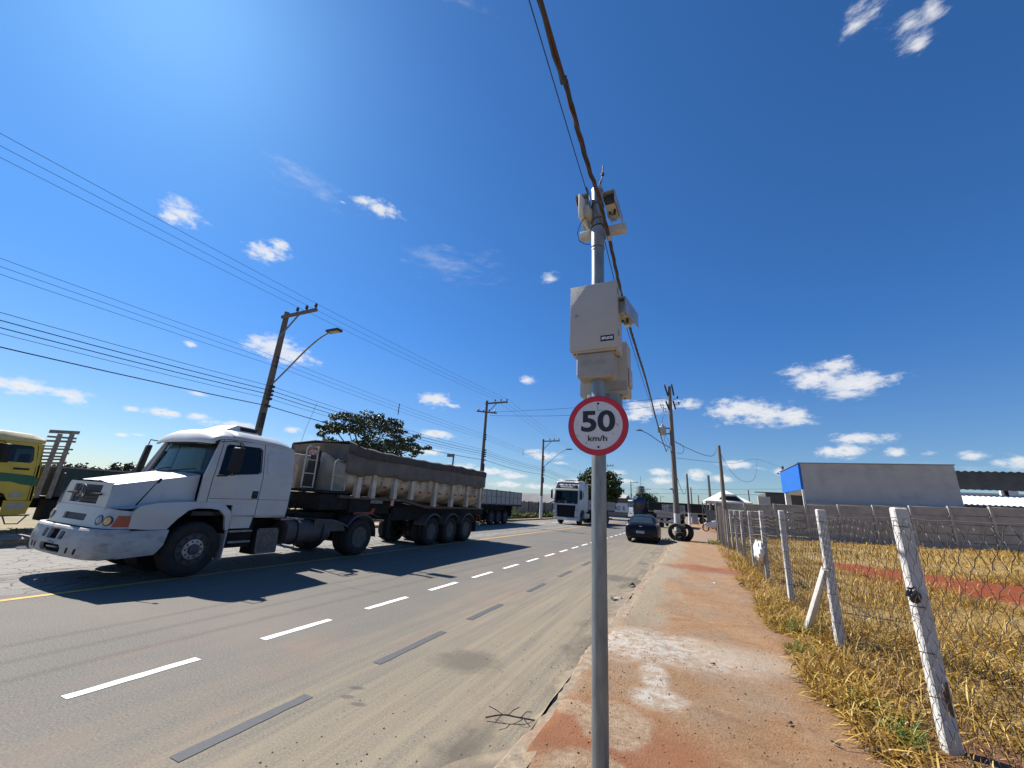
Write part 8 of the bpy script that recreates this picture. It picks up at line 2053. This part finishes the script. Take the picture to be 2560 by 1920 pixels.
V, F = blades(np.stack([q_ * np.cos(a_), q_ * np.sin(a_), np.zeros(n_)], 1), g.uniform(.8, 2.7, n_), g.uniform(.04, .08, n_), g, .25, .35, 3)
mesh_np('foliage', V, F, M_WEED, rd_)
# pebbles and clods: too many to count
def pebbles(n, x0, x1, y0, y1, s0, s1, zf, m, name, power=1.0):
    V, F = [], []; base = 0
    oc = np.array([(1, 0, 0), (0, 1, 0), (-1, 0, 0), (0, -1, 0), (0, 0, .75), (0, 0, -.6)]); of = np.array([(0, 1, 4), (1, 2, 4), (2, 3, 4), (3, 0, 4), (1, 0, 5), (2, 1, 5), (3, 2, 5), (0, 3, 5)])
    xs = g.uniform(x0, x1, n); ys = y0 + (y1 - y0) * g.uniform(0, 1, n) ** power
    for a, b in zip(xs, ys):
        s_ = s0 + (s1 - s0) * g.uniform(0, 1) ** 4; r_ = g.uniform(0, 6.28)
        v = oc * s_ * g.uniform(.6, 1.3, (6, 1)); c_, q_ = math.cos(r_), math.sin(r_)
        v = np.stack([v[:, 0] * c_ - v[:, 1] * q_ + a, v[:, 0] * q_ + v[:, 1] * c_ + b, v[:, 2] + zf(a, b) + s_ * .25], 1)
        V.append(v); F.append(of + base); base += 6
    return tag(mesh_np(name, np.concatenate(V), np.concatenate(F), m, n=3), kind='stuff')
M_PEB = mat('pebble_earth', (.30, .17, .10), (.16, .085, .05), .95, scale=30)
M_PEBG = mat('pebble_grey', (.24, .19, .14), (.14, .115, .085), .95, scale=30)
pebbles(6000, -1.1, 1.5, 2.6, 20, .002, .012, walk_z, M_PEB, 'path_grit', 1.7)
pebbles(900, -2.8, -1.34, 2.3, 14, .002, .010, lambda x, y: .0, M_PEBG, 'gutter_grit', 1.6)
pebbles(120, -1.7, -1.34, 4.2, 7.5, .003, .014, lambda x, y: .01, M_PEBG, 'gutter_mud')
# litter
def chip(name, c, l, w, h_, rz, m, label, cat):
    mb = MB(); n = 7
    mb.grid(lambda u, v: ((u - .5) * l, (v - .5) * w * (1 - .5 * abs(u - .5)), h_ * (.4 + .6 * math.sin(3 * u + 2) * math.cos(4 * v)) + .006), n, 4)
    o = mb.build(name, m, smooth=30); s_ = o.modifiers.new('t', 'SOLIDIFY'); s_.thickness = .004
    o.location = c; o.rotation_euler = (0, 0, rz); return tag(o, label, cat)
chip('dead_leaf', (1.08, 5.22, .10), .14, .06, .03, .5, mat('dead_leaf_pale', (.55, .44, .30), (.42, .32, .2), .7), 'curled pale dead leaf on the footpath by the grass', 'leaf')
chip('litter_scrap', (.88, 4.44, .10), .06, .025, .015, 2.6, M_DKMET, 'small dark scrap on the footpath near the nearest post', 'litter')
chip('litter_scrap', (.62, 4.62, .10), .05, .02, .012, .9, M_DKMET, 'tiny dark twig scrap left of the other one on the footpath', 'litter')
chip('plastic_scrap', (1.12, 4.47, .10), .09, .06, .02, .2, M_ARM, 'grey flat scrap in the red earth beside the grass', 'litter')
chip('paper_scrap', (.31, 11.76, .10), .08, .07, .03, .2, M_LETW, 'small white paper scrap in the middle of the footpath', 'litter')
chip('plastic_scrap', (.93, 12.06, .11), .16, .09, .05, .9, M_BLK, 'black plastic scrap near the fence side of the footpath', 'litter')
chip('paper_packet', (-1.52, 8.81, .01), .22, .12, .05, .3, mat('crushed_pale', (.42, .36, .31), (.3, .26, .22), .7), 'crushed pale packet lying in the gutter', 'litter')
chip('plastic_scrap', (-1.45, 10.5, .01), .2, .12, .06, 1.2, M_BLK, 'black rubber scrap in the gutter further on', 'litter')
for i, (cx, cy) in enumerate(((.08, 5.75),)):
    chip('dead_leaf', (cx, cy, .10), .05, .02, .014, .2, M_DKMET, 'dark leaf on the edge of the lime wash', 'leaf')
tw_ = empty('dry_twig', (-1.52, 3.62, .02), R(30), 'dry broken twig lying in the gutter at the kerb', 'twig')
mb = MB(); mb.tube(spline([(-.19, .02, 0), (-.05, .0, .03), (.06, -.01, .02), (.22, -.04, .01)], 30), [.006, ] * len(spline([(-.19, .02, 0), (-.05, .0, .03), (.06, -.01, .02), (.22, -.04, .01)], 30)), 5); mb.build('stem', M_BARK, tw_)
for a_, b_ in (((-.05, 0, .03), (-.16, .09, .05)), ((0, 0, .03), (.1, .10, .04)), ((.05, -.01, .02), (.16, -.13, .01)), ((-.02, 0, .03), (-.12, -.1, .02)), ((.1, -.02, .02), (.2, .05, .03))):
    mb = MB(); mb.tube([a_, ((a_[0] + b_[0]) / 2, (a_[1] + b_[1]) / 2, .045), b_], .0035, 5); mb.build('branchlet', M_BARK, tw_)
